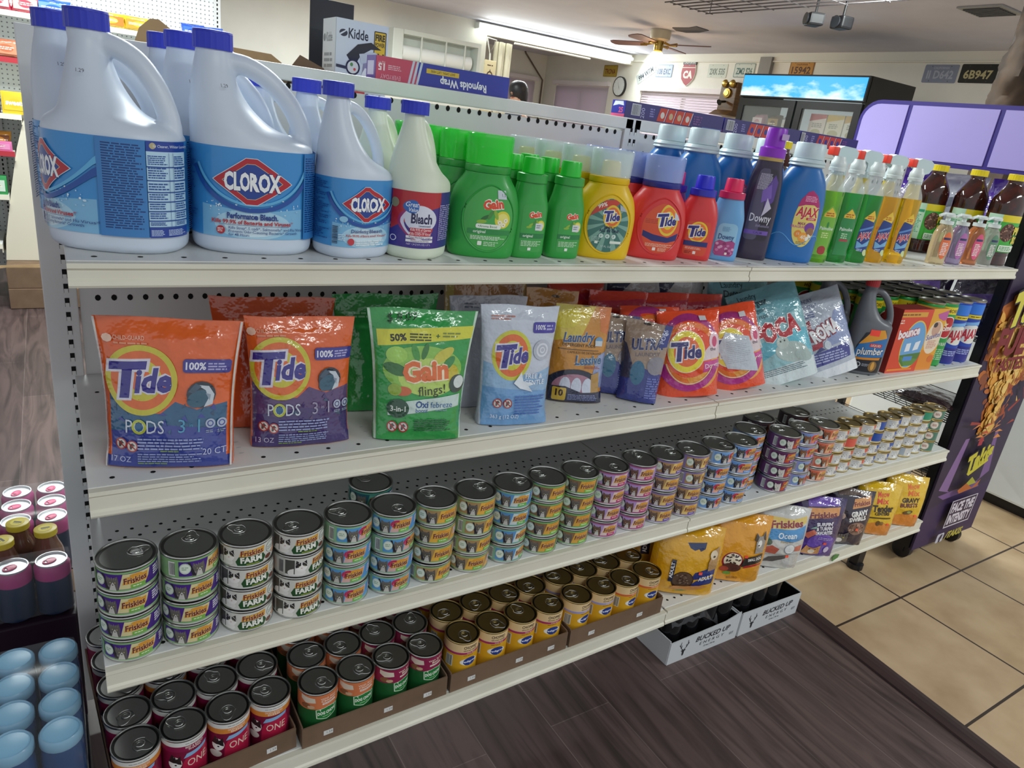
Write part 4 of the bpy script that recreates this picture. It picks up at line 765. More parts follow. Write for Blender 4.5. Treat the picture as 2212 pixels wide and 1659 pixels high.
def tide_white():
    A = Art(); A.r(-8.5, 0, 8.5, 23, '#c3cad8'); A.p([(-7, 0), (7.4, 0), (7.4, 11), (2, 9.5), (-7, 12)], '#8fb3d6'); A.p([(-7, 0), (7.4, 0), (7.4, 6.4), (-7, 7.4)], '#6f9fd0'); x, y = -1.6, 13.2; A.e(x, y, 4.0, 4.6, '#c9c63a', 40); A.e(x, y, 3.3, 3.9, '#dd6a30', 40); A.e(x, y, 2.2, 2.7, '#c9c63a', 34)
    for o, c in ((.09, '#d9d6e2'), (.04, '#37308a')): A.t('T', x - 1.6, y - 2.1, 3.9, c, o, .22, rot=5, sx=1.1); A.t('ide', x + 1.3, y - 1.3, 2.7, c, o, .22, rot=5, w=4.0)
    A.rr(2.4, 17.3, 7.0, 19.3, .4, '#3a2f9a'); A.t('100%', 3.9, 17.9, .9, '#dfe0ee', .02, w=2.0); A.f(5.1, 17.7, 6.8, 18.9, 2, '#a9a6d6'); A.e(4.6, 14.2, 1.9, 1.9, '#b4b9c6', 22); A.ring(4.6, 14.2, 1.3, 1.3, .35, '#d8dce6'); A.ring(4.6, 14.2, .6, .6, .25, '#d8dce6'); A.f(-5.6, 19.6, -1.2, 20.4, 2, '#c47a6a')
    A.t('FREE &', 3.2, 9.0, .9, '#e6ecf4', .01); A.t('GENTLE', 3.4, 7.8, .9, '#e6ecf4', .01)
    for xx in (-4.2, -2.2): warn(A, xx, 4.4, .85)
    A.f(-.8, 2.2, 6.2, 5.9, 7, '#3a62b0', .45, .2); A.t('363 g (12 OZ)', -2.6, 1.6, .7, '#e0e8f4', .0); A.p([(-1.2, 8.2), (.2, 7.2), (3, 6.5), (2, 7.6), (3.4, 8.0), (.8, 8.6), (.4, 10.2)], '#dfe6ee'); return A
p4 = pouch('detergent_pouch', 'pale grey and blue laundry pod pouch beside the green one', 'laundry pods', .156, .138, .222, .062, 6, film('film_greyblue', '#b9bfcf'), tide_white(), GP); p4.location = (.692, .036, Z2); p4.rotation_euler = (math.radians(-5), 0, math.radians(-11))
q = pouch('detergent_pouch', 'grey laundry pod pouch standing behind the pale grey and blue one', 'laundry pods', .165, .14, .216, .05, 7, film('film_greyblue', '#b9bfcf'), (lambda A: A.f(-5, 19.2, -1, 20.4, 2, '#6a7080') or A)(plain('#b3b5c4')), GP); q.location = (.68, .128, Z2); q.rotation_euler = (math.radians(-4), 0, math.radians(-6))
def laundry():
    A = Art(); A.r(-7, 0, 7, 21, '#c98a34'); A.p([(-7, 12), (0, 14), (3, 21), (-7, 21)], '#d8c04a'); A.p([(3, 21), (7, 21), (7, 14), (4, 15)], '#d0783a'); A.e(-4, 17.5, 3.4, 2.4, '#dccb3c', 24); A.p([(2.6, 3.5), (7, 3), (7, 11.5), (4, 10)], '#8f9cc4'); A.t('Laundry', -.6, 12.6, 1.9, '#27508c', .03, .2, rot=4, w=6.6, outline='#d9d2b4', ow=.03); A.t('DETERGENT PODS', -.4, 11.6, .6, '#4a3a20', .01); A.r(-4.8, 10.9, 4.0, 11.05, '#5a4630'); A.t('CAPSULES DE DETERGENT', 1.0, 10.2, .45, '#4a3a20', .0)
    A.t('Lessive', 2.0, 8.1, 1.9, '#2f6090', .03, .1, rot=4, w=5.8, outline='#c9ccc4', ow=.03); A.f(1.2, 7.2, 5, 7.8, 2, '#a85a4a'); A.e(-.6, 3.6, 5.6, 3.4, '#22273c', 30); A.e(-.6, 3.1, 4.6, 2.9, '#a8788c', 26)
    for xx in (-2.6, -.2, 2.2): A.e(xx, 3.4, 1.15, 1.9, '#c9cfe0', 18)
    A.p([(3.2, 1.8), (5, 2.4), (4.6, 6.6), (2.8, 6)], '#b08a4c'); A.p([(-6.4, 0), (6.4, 0), (6.4, 2.4), (1, 2.2), (-2.6, 3.4), (-6.4, 3.0)], '#262a44'); A.rr(-5.0, .3, -2.2, 3.0, .3, '#c9a83a'); A.t('10', -3.6, 1.3, 1.3, '#3a2420', .04); A.f(-1.8, .5, 5, 1.8, 4, '#7c84b0'); A.e(0.4, 20.0, .8, .25, '#3a3430', 12); A.e(3.8, 13.0, .9, .9, '#6a9ac4', 18); A.rr(3.0, 12, 4.6, 13.1, .05, '#c6d0d8'); return A
def uniq_pouch(name, lab, wt, wb, h, dep, sd, col, art, loc, rot, group=None, kind='stand', waist=.03, cat='laundry bag', amp=.0022):
    q = pouch(name, lab, cat, wt, wb, h, dep, sd, col, art, group, kind, None, amp, waist); q.location = loc; q.rotation_euler = tuple(math.radians(a) for a in rot); return q
GL2 = 'bags of laundry detergent'
uniq_pouch('detergent_pouch', 'yellow and orange laundry pouch with a row of white pods at its foot', .118, .118, .2, .06, 8, film('film_ochre', '#c98a34'), laundry(), (.885, .098, Z2), (-6, 0, -24), GL2)
uniq_pouch('detergent_pouch', 'ochre pouch with a hang hole behind the yellow laundry pouch', .12, .12, .21, .05, 9, film('film_ochre', '#c98a34'), (lambda A: (A.e(.6, 19.6, 1.0, .3, '#4a3a28', 12), A)[1])(plain('#b9823c')), (.872, .19, Z2), (-5, 0, -16), GL2)
def ultra(dark=False):
    A = Art(); A.r(-6, 0, 6, 18, '#a08a78'); A.p([(-6, 0), (6, 0), (6, 6), (0, 7.5), (-6, 6)], '#2f3a86'); A.p([(-6, 4.5), (-1, 5), (-4, 12), (-6, 13)], '#3a3c58'); A.e(-.8, 6.2, 1.6, 2.6, '#2a6a8c', 18); A.t('ULTRA', .4, 11.4, 2.2, '#2a3468', .04, .1, rot=8, w=6.6, outline='#b9b4b8', ow=.03); A.t('LAUNDRY', .8, 10.0, .8, '#6a6472', .0, rot=8); A.e(-.4, 16.6, .8, .25, '#3a3430', 12); A.p([(2.8, 12), (4.4, 12.4), (4.6, 18), (3.2, 18)], '#2f3a86'); A.t('PODS', 3.7, 14.6, .9, '#b9bedc', .02, rot=84); A.f(1.6, 1, 4.6, 5.6, 9, '#6470b8'); A.e(3.0, 8.2, 2.0, 2.0, '#8a8690', 16); return A
uniq_pouch('detergent_pouch', 'tan and navy pouch in shadow beside the yellow laundry pouch', .105, .1, .172, .055, 10, film('film_navy', '#2f3468'), ultra(), (.995, .115, Z2), (-8, 0, -32), GL2)
uniq_pouch('detergent_pouch', 'tan and navy pouch standing forward of the other navy pouch', .1, .085, .172, .062, 11, film('film_navy', '#2f3468'), ultra(), (1.03, .058, Z2), (-8, 0, -42), GL2)
def tide_bag(cover=False):
    A = Art(); A.r(-8, 0, 8, 21, '#e8502a'); A.e(-.5, 10, 7.4, 8.6, '#a8327c', 44); A.e(-.5, 9.7, 6.9, 7.4, '#e8502a', 44); A.e(-.2, 9.8, 6.3, 7.0, '#e87a34', 40); A.e(2.4, 7, 4.2, 5.0, '#e8a04a', 30); A.e(-.6, 10.2, 5.4, 5.6, '#e8502a', 40); A.p([(2, 8.2), (8, 9), (8, 13.4), (5, 12.4), (3, 10.6)], '#d9c9cc'); A.p([(2.4, 5.6), (8, 6.6), (8, 8.6), (2.6, 8)], '#c83a8c'); A.t('Downy', 5.0, 6.7, 1.0, '#f0dce6', .01, rot=6); A.e(5.3, 12.6, 1.4, 2.0, '#e8c6d0', 18); A.e(5.3, 12.4, .7, 1.2, '#c83a6c', 14); A.t('the', 4.9, 10.4, .8, '#3a3046', .0)
    A.ring(-.5, 9.4, 7.2, 8.0, 1.5, '#b3348a', 44, 195, 340); A.ring(-.5, 9.4, 5.55, 6.4, .25, '#f0d2b0', 44, 195, 340)
    x, y = -1.4, 10.4; A.e(x, y, 4.2, 4.7, '#f0e2b0', 40); A.e(x, y, 4.0, 4.5, '#ecd72c', 40); A.e(x, y, 2.9, 3.3, '#e8662c', 36); 
    for o, c in ((.09, '#efeaf0'), (.04, '#2a2670')): A.t('T', x - 1.8, y - 1.9, 3.9, c, o, .1, rot=2, sx=1.05); A.t('ide', x + 1.3, y - 1.3, 2.7, c, o, .1, rot=2, w=4.0)
    A.rr(2.0, 17.1, 3.6, 18.1, .05, '#d6d6da')
    if cover: A.p([(-4.4, 10.6), (-2.2, 14.2), (3.4, 12.4), (4.8, 3.8), (-2.6, 5.6)], '#c3ccd6'); A.f(-2.4, 6.6, 3.2, 12, 12, '#aab4c0', .35)
    return A
FO = film('film_red_orange', '#e8502a')
uniq_pouch('detergent_bag', 'orange bag of washing powder facing forward, big round yellow logo', .145, .15, .192, .075, 12, FO, tide_bag(), (1.175, .05, Z2), (-10, -7, -24), GL2, 'pillow', 0)
uniq_pouch('detergent_bag', 'orange bag of washing powder wedged behind the forward facing one', .14, .14, .185, .06, 13, FO, tide_bag(), (1.102, .112, Z2), (-10, -3, -22), GL2, 'pillow', 0)
uniq_pouch('detergent_bag', 'leaning orange bag of washing powder with a torn paper stuck on it', .135, .15, .2, .07, 14, FO, tide_bag(True), (1.345, .052, Z2), (-12, -15, -26), GL2, 'pillow', 0)
for i, (x, y, h, rz) in enumerate(((1.07, .2, .2, -14), (1.19, .18, .2, -10), (1.3, .17, .198, -8), (1.0, .27, .22, -8))):
    A = plain('#cf4030'); A.p([(-8, 16), (8, 17), (8, 18.6), (-8, 17.5)], '#b3304a'); uniq_pouch('detergent_bag', ['crumpled red bag top showing above the navy pouches', 'crumpled red bag top above the forward facing orange bag', 'crumpled red bag top behind the bag with the torn paper', 'dark red bag deepest in the shelf behind the red bags'][i], .15, .14, h, .06, 20 + i, film('film_red', '#d0402e'), A, (x, y, Z2), (-6, 0, rz), GL2, 'pillow', 0, amp=.004)
A = plain('#c9b06a'); A.p([(-8, 15), (8, 14), (8, 22), (-8, 22)], '#b98a5c'); uniq_pouch('detergent_bag', 'tan and pink bag lying high at the back above the grey pouch', .2, .18, .245, .05, 26, film('film_tan', '#c2a06a'), A, (.78, .31, Z2), (-4, 0, -6), GL2, 'pillow', 0, amp=.004)
for i, (x, y) in enumerate(((1.2, .3), (1.33, .28))):
    A = plain('#c3c6ca'); A.p([(-8, 14), (-2, 20), (-6, 21), (-8, 20)], '#3a4a6a'); uniq_pouch('detergent_bag', ['white and navy plastic bag at the back of the second shelf', 'crumpled clear white bag at the back beside the white and navy one'][i], .17, .17, .25, .07, 30 + i, film('film_white', '#c9ccd2'), A, (x, y, Z2), (-6, 0, -10), GL2, 'pillow', 0, amp=.006)
def foca():
    A = Art(); A.r(-10, 0, 10, 28, '#8fc0c8'); A.p([(-10, 14), (10, 18), (10, 28), (-10, 28)], '#6fa8b4'); A.p([(-10, 0), (10, 0), (10, 5), (-10, 4)], '#cfdde0'); A.p([(-10, 5), (0, 9), (10, 6), (10, 12), (2, 13), (-10, 10)], '#5ab4c9'); A.e(2.6, 7.4, 4.6, 2.6, '#a8bab6', 24, -.3); A.e(.6, 10.2, 1.7, 1.6, '#b4c3be', 18); A.e(5.4, 5.8, 2.6, 1.5, '#9fb2ae', 16, -.5)
    for dx in (-.5, .6): A.e(.6 + dx, 10.6, .2, .25, '#26302f', 8)
    A.t('Laundry', -4.4, 22.6, 1.3, '#22404a', .0, w=4.6); A.t('Detergent', -3.4, 20.6, 1.6, '#22404a', .02, w=6.4); A.t('Detergente', -3.6, 18.9, 1.2, '#3a5a64', .0, w=5.4); A.t('para ropa', -3.4, 17.3, 1.2, '#3a5a64', .0, w=5.0)
    A.t('FOCA', .3, 11.6, 4.4, '#b3202c', .06, .05, rot=6, w=12.2, outline='#e6ecec', ow=.03); A.f(-6, 2.6, 6, 4.4, 4, '#56707a', .4, .2); return A
uniq_pouch('detergent_bag', 'big turquoise bag of laundry powder with a seal and red lettering', .185, .185, .248, .07, 15, film('film_turq', '#8fc0c8'), foca(), (1.525, .048, Z2), (-19, -21, -22), GL2, 'pillow', 0, amp=.004)
A = plain('#6fa8b4'); A.t('Laundry', -3, 20.6, 1.4, '#22404a', .0); A.t('Detergent', -1, 18.4, 1.6, '#22404a', .02)
uniq_pouch('detergent_bag', 'turquoise laundry powder bag lying high behind the big turquoise one', .18, .18, .235, .07, 16, film('film_turq', '#8fc0c8'), A, (1.49, .2, Z2), (-6, -4, -14), GL2, 'pillow', 0, amp=.005)
def roma():
    A = Art(); A.r(-9, 0, 9, 25, '#b4bccb'); A.p([(-9, 0), (9, 0), (9, 3), (-9, 2)], '#dfe4ea'); A.p([(-1, 8), (9, 9), (9, 18), (4, 17)], '#8f9cc4'); A.p([(-5.6, 3.4), (5.8, 4.2), (5.8, 8.0), (-5.6, 7.0)], '#3a3f8c'); A.f(-4.8, 4.2, 4.8, 6.9, 4, '#a9b0d6'); A.t('LAUNDRY', -2.6, 20.6, 1.1, '#4a5484', .0, w=4.6); A.t('DETERGENT', -2.4, 19.0, 1.1, '#4a5484', .0, w=5.2); A.f(-4.4, 16.6, -.4, 18.4, 3, '#6a74a0'); A.p([(-5.4, 10.6), (-3.4, 10.2), (-3.0, 16.2), (-5.8, 15.2)], '#8c2034'); A.t('ROMA', .6, 11.0, 3.3, '#e9ebee', .05, .05, rot=16, w=8.2, outline='#8c2034', ow=.07); A.p([(-4.6, 8), (-1.6, 8.4), (-1.4, 9.8), (-4.8, 9.6)], '#a82a3c'); A.p([(-3.8, 7.2), (-1.0, 7.6), (-2.2, 8.6)], '#2f3a7a'); A.e(-.2, 8.6, 1.0, 1.2, '#c3cad6', 14); return A
uniq_pouch('detergent_bag', 'grey and violet laundry powder bag slumped beside the drain cleaner', .165, .155, .232, .065, 17, film('film_greyviolet', '#b4bccb'), roma(), (1.725, .05, Z2), (-19, -22, -24), GL2, 'pillow', 0, amp=.004)
# drain cleaner jugs
JUG3 = jug_body(.052, .036, .136, .92, .014)
def plumber(lab, loc, group='grey drain cleaner bottles'):
    r = thing('drain_cleaner_bottle', lab, 'drain cleaner', loc, math.radians(-34), group); link('jug_body', JUG3[1], [mat('drain_grey', '#6a6d74', .35)] if not JUG3[1].materials else [], r)
    obj('cap', capmesh(.0175, .02), mat('cap_red', '#c8343a', .4), r, (JUG3[2][0], 0, JUG3[2][1] - .002)); return r
dr = plumber('grey drain cleaner bottle with a red cap and blue label beside the orange box', (1.862, .056, Z2))
def plumb_art():
    A = Art(clip=(-4.4, .9, 4.4, 13.2)); A.p([(-4, 1), (4, 1), (4, 10), (2.4, 13.2), (-2.6, 12), (-4, 8)], '#23262f'); A.p([(-4, 4.8), (4, 5.6), (4, 11), (2.4, 12.6), (-3.2, 9.4), (-4, 7)], '#2f74b4'); A.p([(-3.6, 8.6), (-1, 12.8), (2.2, 13.2), (3.6, 11), (1, 10.2)], '#e09a2a'); A.rr(-1.6, 11.3, 1.0, 13.0, .1, '#ff4a36'); A.t("plumber", 0, 6.0, 2.0, '#e6e9ee', .02, .1, rot=5, w=7.0, outline='#23262f', ow=.04); A.rr(-.8, 8.2, 2.6, 9.2, .1, '#c8343a'); A.t('LIQUID', .9, 8.4, .6, '#f0e6e0', .01); A.p([(-3.4, 4.9), (3.2, 5.4), (3, 4.7), (-3.2, 4.3)], '#d98a2a'); A.ring(-2.4, 3.0, .7, .7, .2, '#c9ccd4'); A.f(-1.4, 2.6, .6, 3.4, 3, '#9a9eaa'); A.e(1.6, 2.8, 1.2, 1.5, '#8c6a3a', 16); A.e(1.6, 2.9, .5, 1.2, '#d9a04a', 12); return A
link('label', plumb_art().mesh(msec(JUG3[0], .06, grow=.0006), .4, .8, .0003, 4e-5), GLOSS, dr)
KIDS.pop(dr.name, None); dup(dr, 'grey drain cleaner bottle in shadow behind the front one', (1.80, .145, Z2), math.radians(-30), 'grey drain cleaner bottles')
# dryer sheet boxes
def carton(name, lab, cat, w_, d_, h_, colbox, art, loc, rz, group=None, side=None):
    r = thing(name, lab, cat, loc, math.radians(rz), group); m = B(); bx(m, -w_ / 2, w_ / 2, 0, d_, 0, h_, bev=.0012); obj('carton', m, mat('carton_' + colbox[1:], colbox, .5), r, smooth=0)
    art.clip = (-w_ * 50, 0, w_ * 50, h_ * 100); art.build('print', mflat((0, 0, 0)), GLOSS, r)
    if side: side.clip = (0, 0, d_ * 100, h_ * 100); side.build('side_print', mflat((-w_ / 2, d_, 0), (0, -1, 0), (0, 0, 1)), GLOSS, r)
    return r
def bounce():
    A = Art(); A.r(-9, 0, 9, 19, '#d8452c'); A.rr(-7.5, 16.4, 4.6, 17.8, .1, '#d9a03a'); A.f(-7, 16.7, 4, 17.5, 1, '#8c4a1c'); A.e(2.0, 8.2, 5.4, 7.2, '#e0c04a', 40); A.e(2.0, 8.2, 5.0, 6.8, '#6aa4d8', 40); A.p([(-2.6, 5.2), (7, 5.8), (6.4, 3.6), (4.4, 1.9), (0, 1.8), (-2, 3.4)], '#4a7a3a'); A.p([(-2.0, 4.6), (6.6, 3.8), (5, 2.2), (1, 1.8)], '#5c8c42'); A.p([(-1, 6.2), (1.2, 6.4), (1, 8.8), (-1, 8.6)], '#e3eaf2'); A.p([(2.6, 6.4), (5.0, 6.8), (5.2, 9.4), (3, 8.9)], '#e3eaf2'); A.rr(-.6, 3.4, 3.6, 4.8, .1, '#4a8ad0'); A.t('bounce', -1.2, 10.8, 2.5, '#f0e6ea', .05, 0, rot=9, w=9.4, outline='#b3202c', ow=.05); A.f(-7.2, 14.4, -5, 15.8, 2, '#f0cfc0'); A.r(-6.5, .6, 5, 1.2, '#e8862c'); return A
carton('dryer_sheet_box', 'orange red dryer sheet box standing at the shelf front', 'box', .14, .055, .186, '#8c2a26', bounce(), (2.005, .016, Z2), -4)
def suavitel():
    A = Art(); A.r(-5, 0, 5, 19, '#e3a52c'); A.p([(-5, 0), (5, 0), (5, 4), (-5, 7)], '#e08a2a'); A.e(.4, 10, 3.8, 5.0, '#ead9c0', 30); A.e(.4, 12.6, 2.0, 2.2, '#caa08c', 18); A.e(-.4, 13.8, 1.0, .8, '#3a3034', 12); A.p([(-1, 17), (5, 18.4), (5, 15.6), (2.6, 15.0), (0, 15.8)], '#c05a9c'); A.t('Suavitel', .2, 9.7, 1.6, '#4a50a0', .01, .1, rot=10, w=6.4); A.f(-1.8, 6.6, 2.8, 9.2, 5, '#d09a8c'); A.e(2.2, 3.4, 1.4, 1.1, '#d9702a', 14); return A
carton('dryer_sheet_box', 'narrow yellow dryer sheet box beside the orange red one', 'box', .078, .055, .186, '#c98f2a', suavitel(), (2.117, .012, Z2), -4)
def spraycan(name, lab, col, art, group):
    r = thing(name, lab, 'cleanser', group=group); m = B(); loft(m, [sec(0, .035), sec(.003, .0365), sec(.19, .0365), sec(.193, .0355)], 32); obj('can', m, mat('can_' + col[1:], col, .25, .3), r)
    m = B(); loft(m, [sec(.1932, .0358), sec(.196, .0375), sec(.199, .0375), sec(.2, .0355), sec(.1965, .033)], 32, False, True); obj('lid', m, TIN, r)
    if art: link('label', art.mesh(mcyl(.0366), .4, None, .0002, 4e-5), TINP, r)
    return r
def comet():
    A = Art(clip=(-9, .4, 9, 18.8)); A.r(-9, .4, 9, 18.8, '#2f9a4a'); A.r(-9, 16.2, 9, 18.4, '#e2cf2a'); A.t('MORE', 1.0, 16.7, 1.0, '#7a5a1c', .03); A.e(.6, 12.2, 3.0, 3.4, '#e6e2da', 30); A.e(.6, 12.2, 2.7, 3.1, '#b9262f', 30); A.t('Comet', .7, 11.2, 1.7, '#f2eee8', .03, 0, rot=8, w=5.0); A.p([(-.4, 14.2), (0, 13.4), (.8, 13.4), (.2, 12.9), (.4, 12.2), (-.3, 12.7), (-1, 12.2), (-.8, 13), (-1.4, 13.5), (-.7, 13.5)], '#f0e0b0'); A.t('WITH BLEACH', .6, 6.6, .9, '#dfe8dc', .02, w=4.6); A.f(-1.8, 2, 3, 5.6, 6, '#a9d0ac'); return A
def ajaxc():
    A = Art(clip=(-9, .4, 9, 18.8)); A.r(-9, .4, 9, 18.8, '#2347b0'); A.r(-9, 15.6, 9, 18.8, '#2f7ae0'); A.r(-9, 14.2, 9, 15.4, '#e2cf2a'); A.f(-1, 14.5, 3, 15.1, 1, '#7a5a1c'); A.e(1, 9.2, 4.2, 3.0, '#e3e2dc', 30); A.e(.6, 10.2, 4.4, 2.6, '#2347b0', 30) if False else None; A.t('AJAX', .8, 8.0, 2.8, '#c0283a', .05, .12, rot=6, w=5.6, outline='#eceff2', ow=.03); A.p([(-2, 12.8), (4, 13.6), (4, 12.4), (-2, 11.8)], '#7ab0e8'); A.r(-9, .4, 9, 5.2, '#2b2f8c'); A.f(-1.5, 2.6, 3.2, 4.4, 3, '#a9b4e0'); return A
ca, cb = comet(), ajaxc()
sc1 = Series(spraycan('cleanser_can', 'x', '#2f9a4a', ca, 'cleanser cans')); sc2 = Series(spraycan('cleanser_can', 'x', '#2347b0', cb, 'cleanser cans'))
ORD = ['front', 'second', 'third', 'fourth', 'fifth']
cols = [(1.985, 0, 'green', sc1), (2.062, 0, 'green', sc1), (2.142, 1, 'green', sc1), (2.222, 1, 'green', sc1), (2.302, 1, 'blue', sc2), (2.388, 1, 'blue', sc2)]
for ci, (x, f, nm, se) in enumerate(cols):
    for k in range(5):
        if k == 0 and not f: continue
        lab = '%s cleanser can in the %s row, %s' % (nm, ORD[k], ['behind the orange red box', 'behind the yellow box', 'left green column', 'right green column', 'left blue column', 'right blue column at the shelf end'][ci])
        se.put(lab, (x, .058 + .0775 * k + (.018 if not f else 0), Z2), math.radians(-32 + random.uniform(-6, 6)), 'cleanser cans')
# ================================================================ THIRD SHELF: STACKED CANS
ORDW = ['leftmost', 'second', 'third', 'fourth', 'fifth', 'sixth', 'seventh', 'eighth', 'ninth', 'tenth', 'eleventh', 'twelfth', 'thirteenth', 'fourteenth', 'fifteenth', 'sixteenth', 'seventeenth']
def can_body(R, H, rim=.0016, n=40):
    m = B(); loft(m, [sec(0, R - .004), sec(.0004, R - .001), sec(.0018, R + rim * .6), sec(.0034, R + rim * .5), sec(.0046, R), sec(H - .0046, R), sec(H - .0034, R + rim * .8), sec(H - .0014, R + rim), sec(H, R + rim * .6), sec(H, R - .0005), sec(H - .0022, R - .0012)], n, True, True); return m
def lid_mesh(R, H, n=40):
    m = B(); loft(m, [sec(H - .0021, R - .0014), sec(H - .0021, R * .86), sec(H - .0027, R * .84), sec(H - .0027, R * .60), sec(H - .0023, R * .58), sec(H - .0023, R * .1)], n, False, True); return m
def tab_mesh(R, H, s=1):
    m = B(); z = H - .0006; L = R * .78 * s; w = R * .27 * s; P = []
    for k in range(20):
        a = 2 * PI * k / 20; P.append((R * .84 - L * .5 + (L * .5) * math.cos(a), w * math.sin(a) * (1.15 if math.cos(a) < 0 else .8), z))
    tube(m, P, .0008 * s, 6, closed=True); Q = [(R * .84 - L * .66 + w * .62 * math.cos(2 * PI * k / 12), w * .62 * math.sin(2 * PI * k / 12), z + .0003) for k in range(12)]; tube(m, Q, .0007 * s, 5, closed=True); return m
ME = {}
def shared(key, fn, mats):
    if key not in ME:
        bm = fn(); me = bpy.data.meshes.new(key); bmesh.ops.recalc_face_normals(bm, faces=bm.faces[:]); bm.to_mesh(me); bm.free(); me.polygons.foreach_set('use_smooth', [True] * len(me.polygons)); me.set_sharp_from_angle(angle=math.radians(30)); me.materials.append(mats); ME[key] = me
    return ME[key]
FR, FH = .0405, .0412
def cat_face(A, x, y, s, fur, fur2='#c9c7c2'):
    A.p([(x - 1.15 * s, y - 1.2 * s), (x - 1.05 * s, y + .2 * s), (x - .9 * s, y + 1.1 * s), (x - .4 * s, y + .75 * s), (x + .3 * s, y + .8 * s), (x + .8 * s, y + 1.08 * s), (x + .95 * s, y + .2 * s), (x + .9 * s, y - 1.2 * s)], fur)
    for k in range(5): A.p([(x - .8 * s + k * .35 * s, y + .95 * s - abs(k - 2) * .1 * s), (x - .7 * s + k * .35 * s, y + .95 * s - abs(k - 2) * .1 * s), (x - .45 * s + k * .23 * s, y + .25 * s)], '#8f8b88')
    A.p([(x - .75 * s, y - .3 * s), (x - .3 * s, y - .55 * s), (x - .7 * s, y - .7 * s)], '#8f8b88'); A.p([(x - .5 * s, y - 1.2 * s), (x - .2 * s, y - .3 * s), (x + .12 * s, y + .15 * s), (x + .4 * s, y - .3 * s), (x + .6 * s, y - 1.2 * s)], fur2); A.e(x + .1 * s, y - .3 * s, .12 * s, .09 * s, '#4a3a3a', 8); A.e(x - .28 * s, y + .08 * s, .12 * s, .1 * s, '#a9a870', 8); A.e(x + .46 * s, y + .08 * s, .12 * s, .1 * s, '#a9a870', 8)
def sqx(A, k=.86):
    A.L = [([(x if abs(x) > 11 else x * k + .2, y) for x, y in V], F, c, ly) for V, F, c, ly in A.L]; return A
def can_art(bg, rim, acc, tagc, bgr=None, blob=None, fur='#66625f', banner='#d99a3a', word='#6a2a22'):
    A = Art(clip=(-12.9, .46, 12.9, 3.66)); A.r(-12.9, .4, 12.9, 3.7, rim); A.r(-5.8, .75, 7.6, 3.35, bg)
    A.p([(-1.5, .8), (2.4, .8), (3.2, 2.0), (3.6, 3.2), (-.8, 3.3)], acc)
    if blob: A.e(-.2, 2.4, 1.3, .8, blob, 18)
    if bgr: A.p([(3.3, .75), (7.6, .75), (7.6, 3.35), (4.4, 3.35)], bgr)
    cat_face(A, -2.5, 1.9, 1.05, fur); A.p([(-3.6, .9), (-3.0, .8), (-3.9, 3.2), (-4.3, 3.3)], '#2c2a30')
    A.ring(-4.75, 2.15, .95, .95, .08, '#cfe6d2', 18); A.e(-4.75, 2.15, .84, .84, '#dfe9dc', 18); A.f(-5.3, 1.85, -4.2, 2.5, 2, '#9ab89c')
    A.p([(-.9, 1.55), (2.9, 1.6), (3.1, 2.9), (-.5, 2.75)], banner); A.e(1.2, 2.95, 1.0, .25, banner, 12); A.t('Friskies', 1.05, 1.75, .95, word, .03, .05, rot=3, w=3.5, outline='#e6c79a', ow=.03); A.rr(.3, .82, 2.6, 1.45, .1, tagc); A.f(.6, 1.0, 2.3, 1.28, 1, '#e6efd8'); A.f(4.2, 1.5, 6.3, 3.1, 4, '#dcd8ea', .6)
    A.e(7.0, 2.2, .55, .9, '#efe9d8', 14); A.e(7.05, 2.1, .35, .55, '#7a4a34', 10); A.r(-7.6, .8, -5.9, 3.3, '#dfe2dc'); A.bars(-7.4, 1.0, -6.2, 3.1, '#3a3c44'); A.r(-6.4, .8, -5.9, 3.3, rim); return sqx(A)
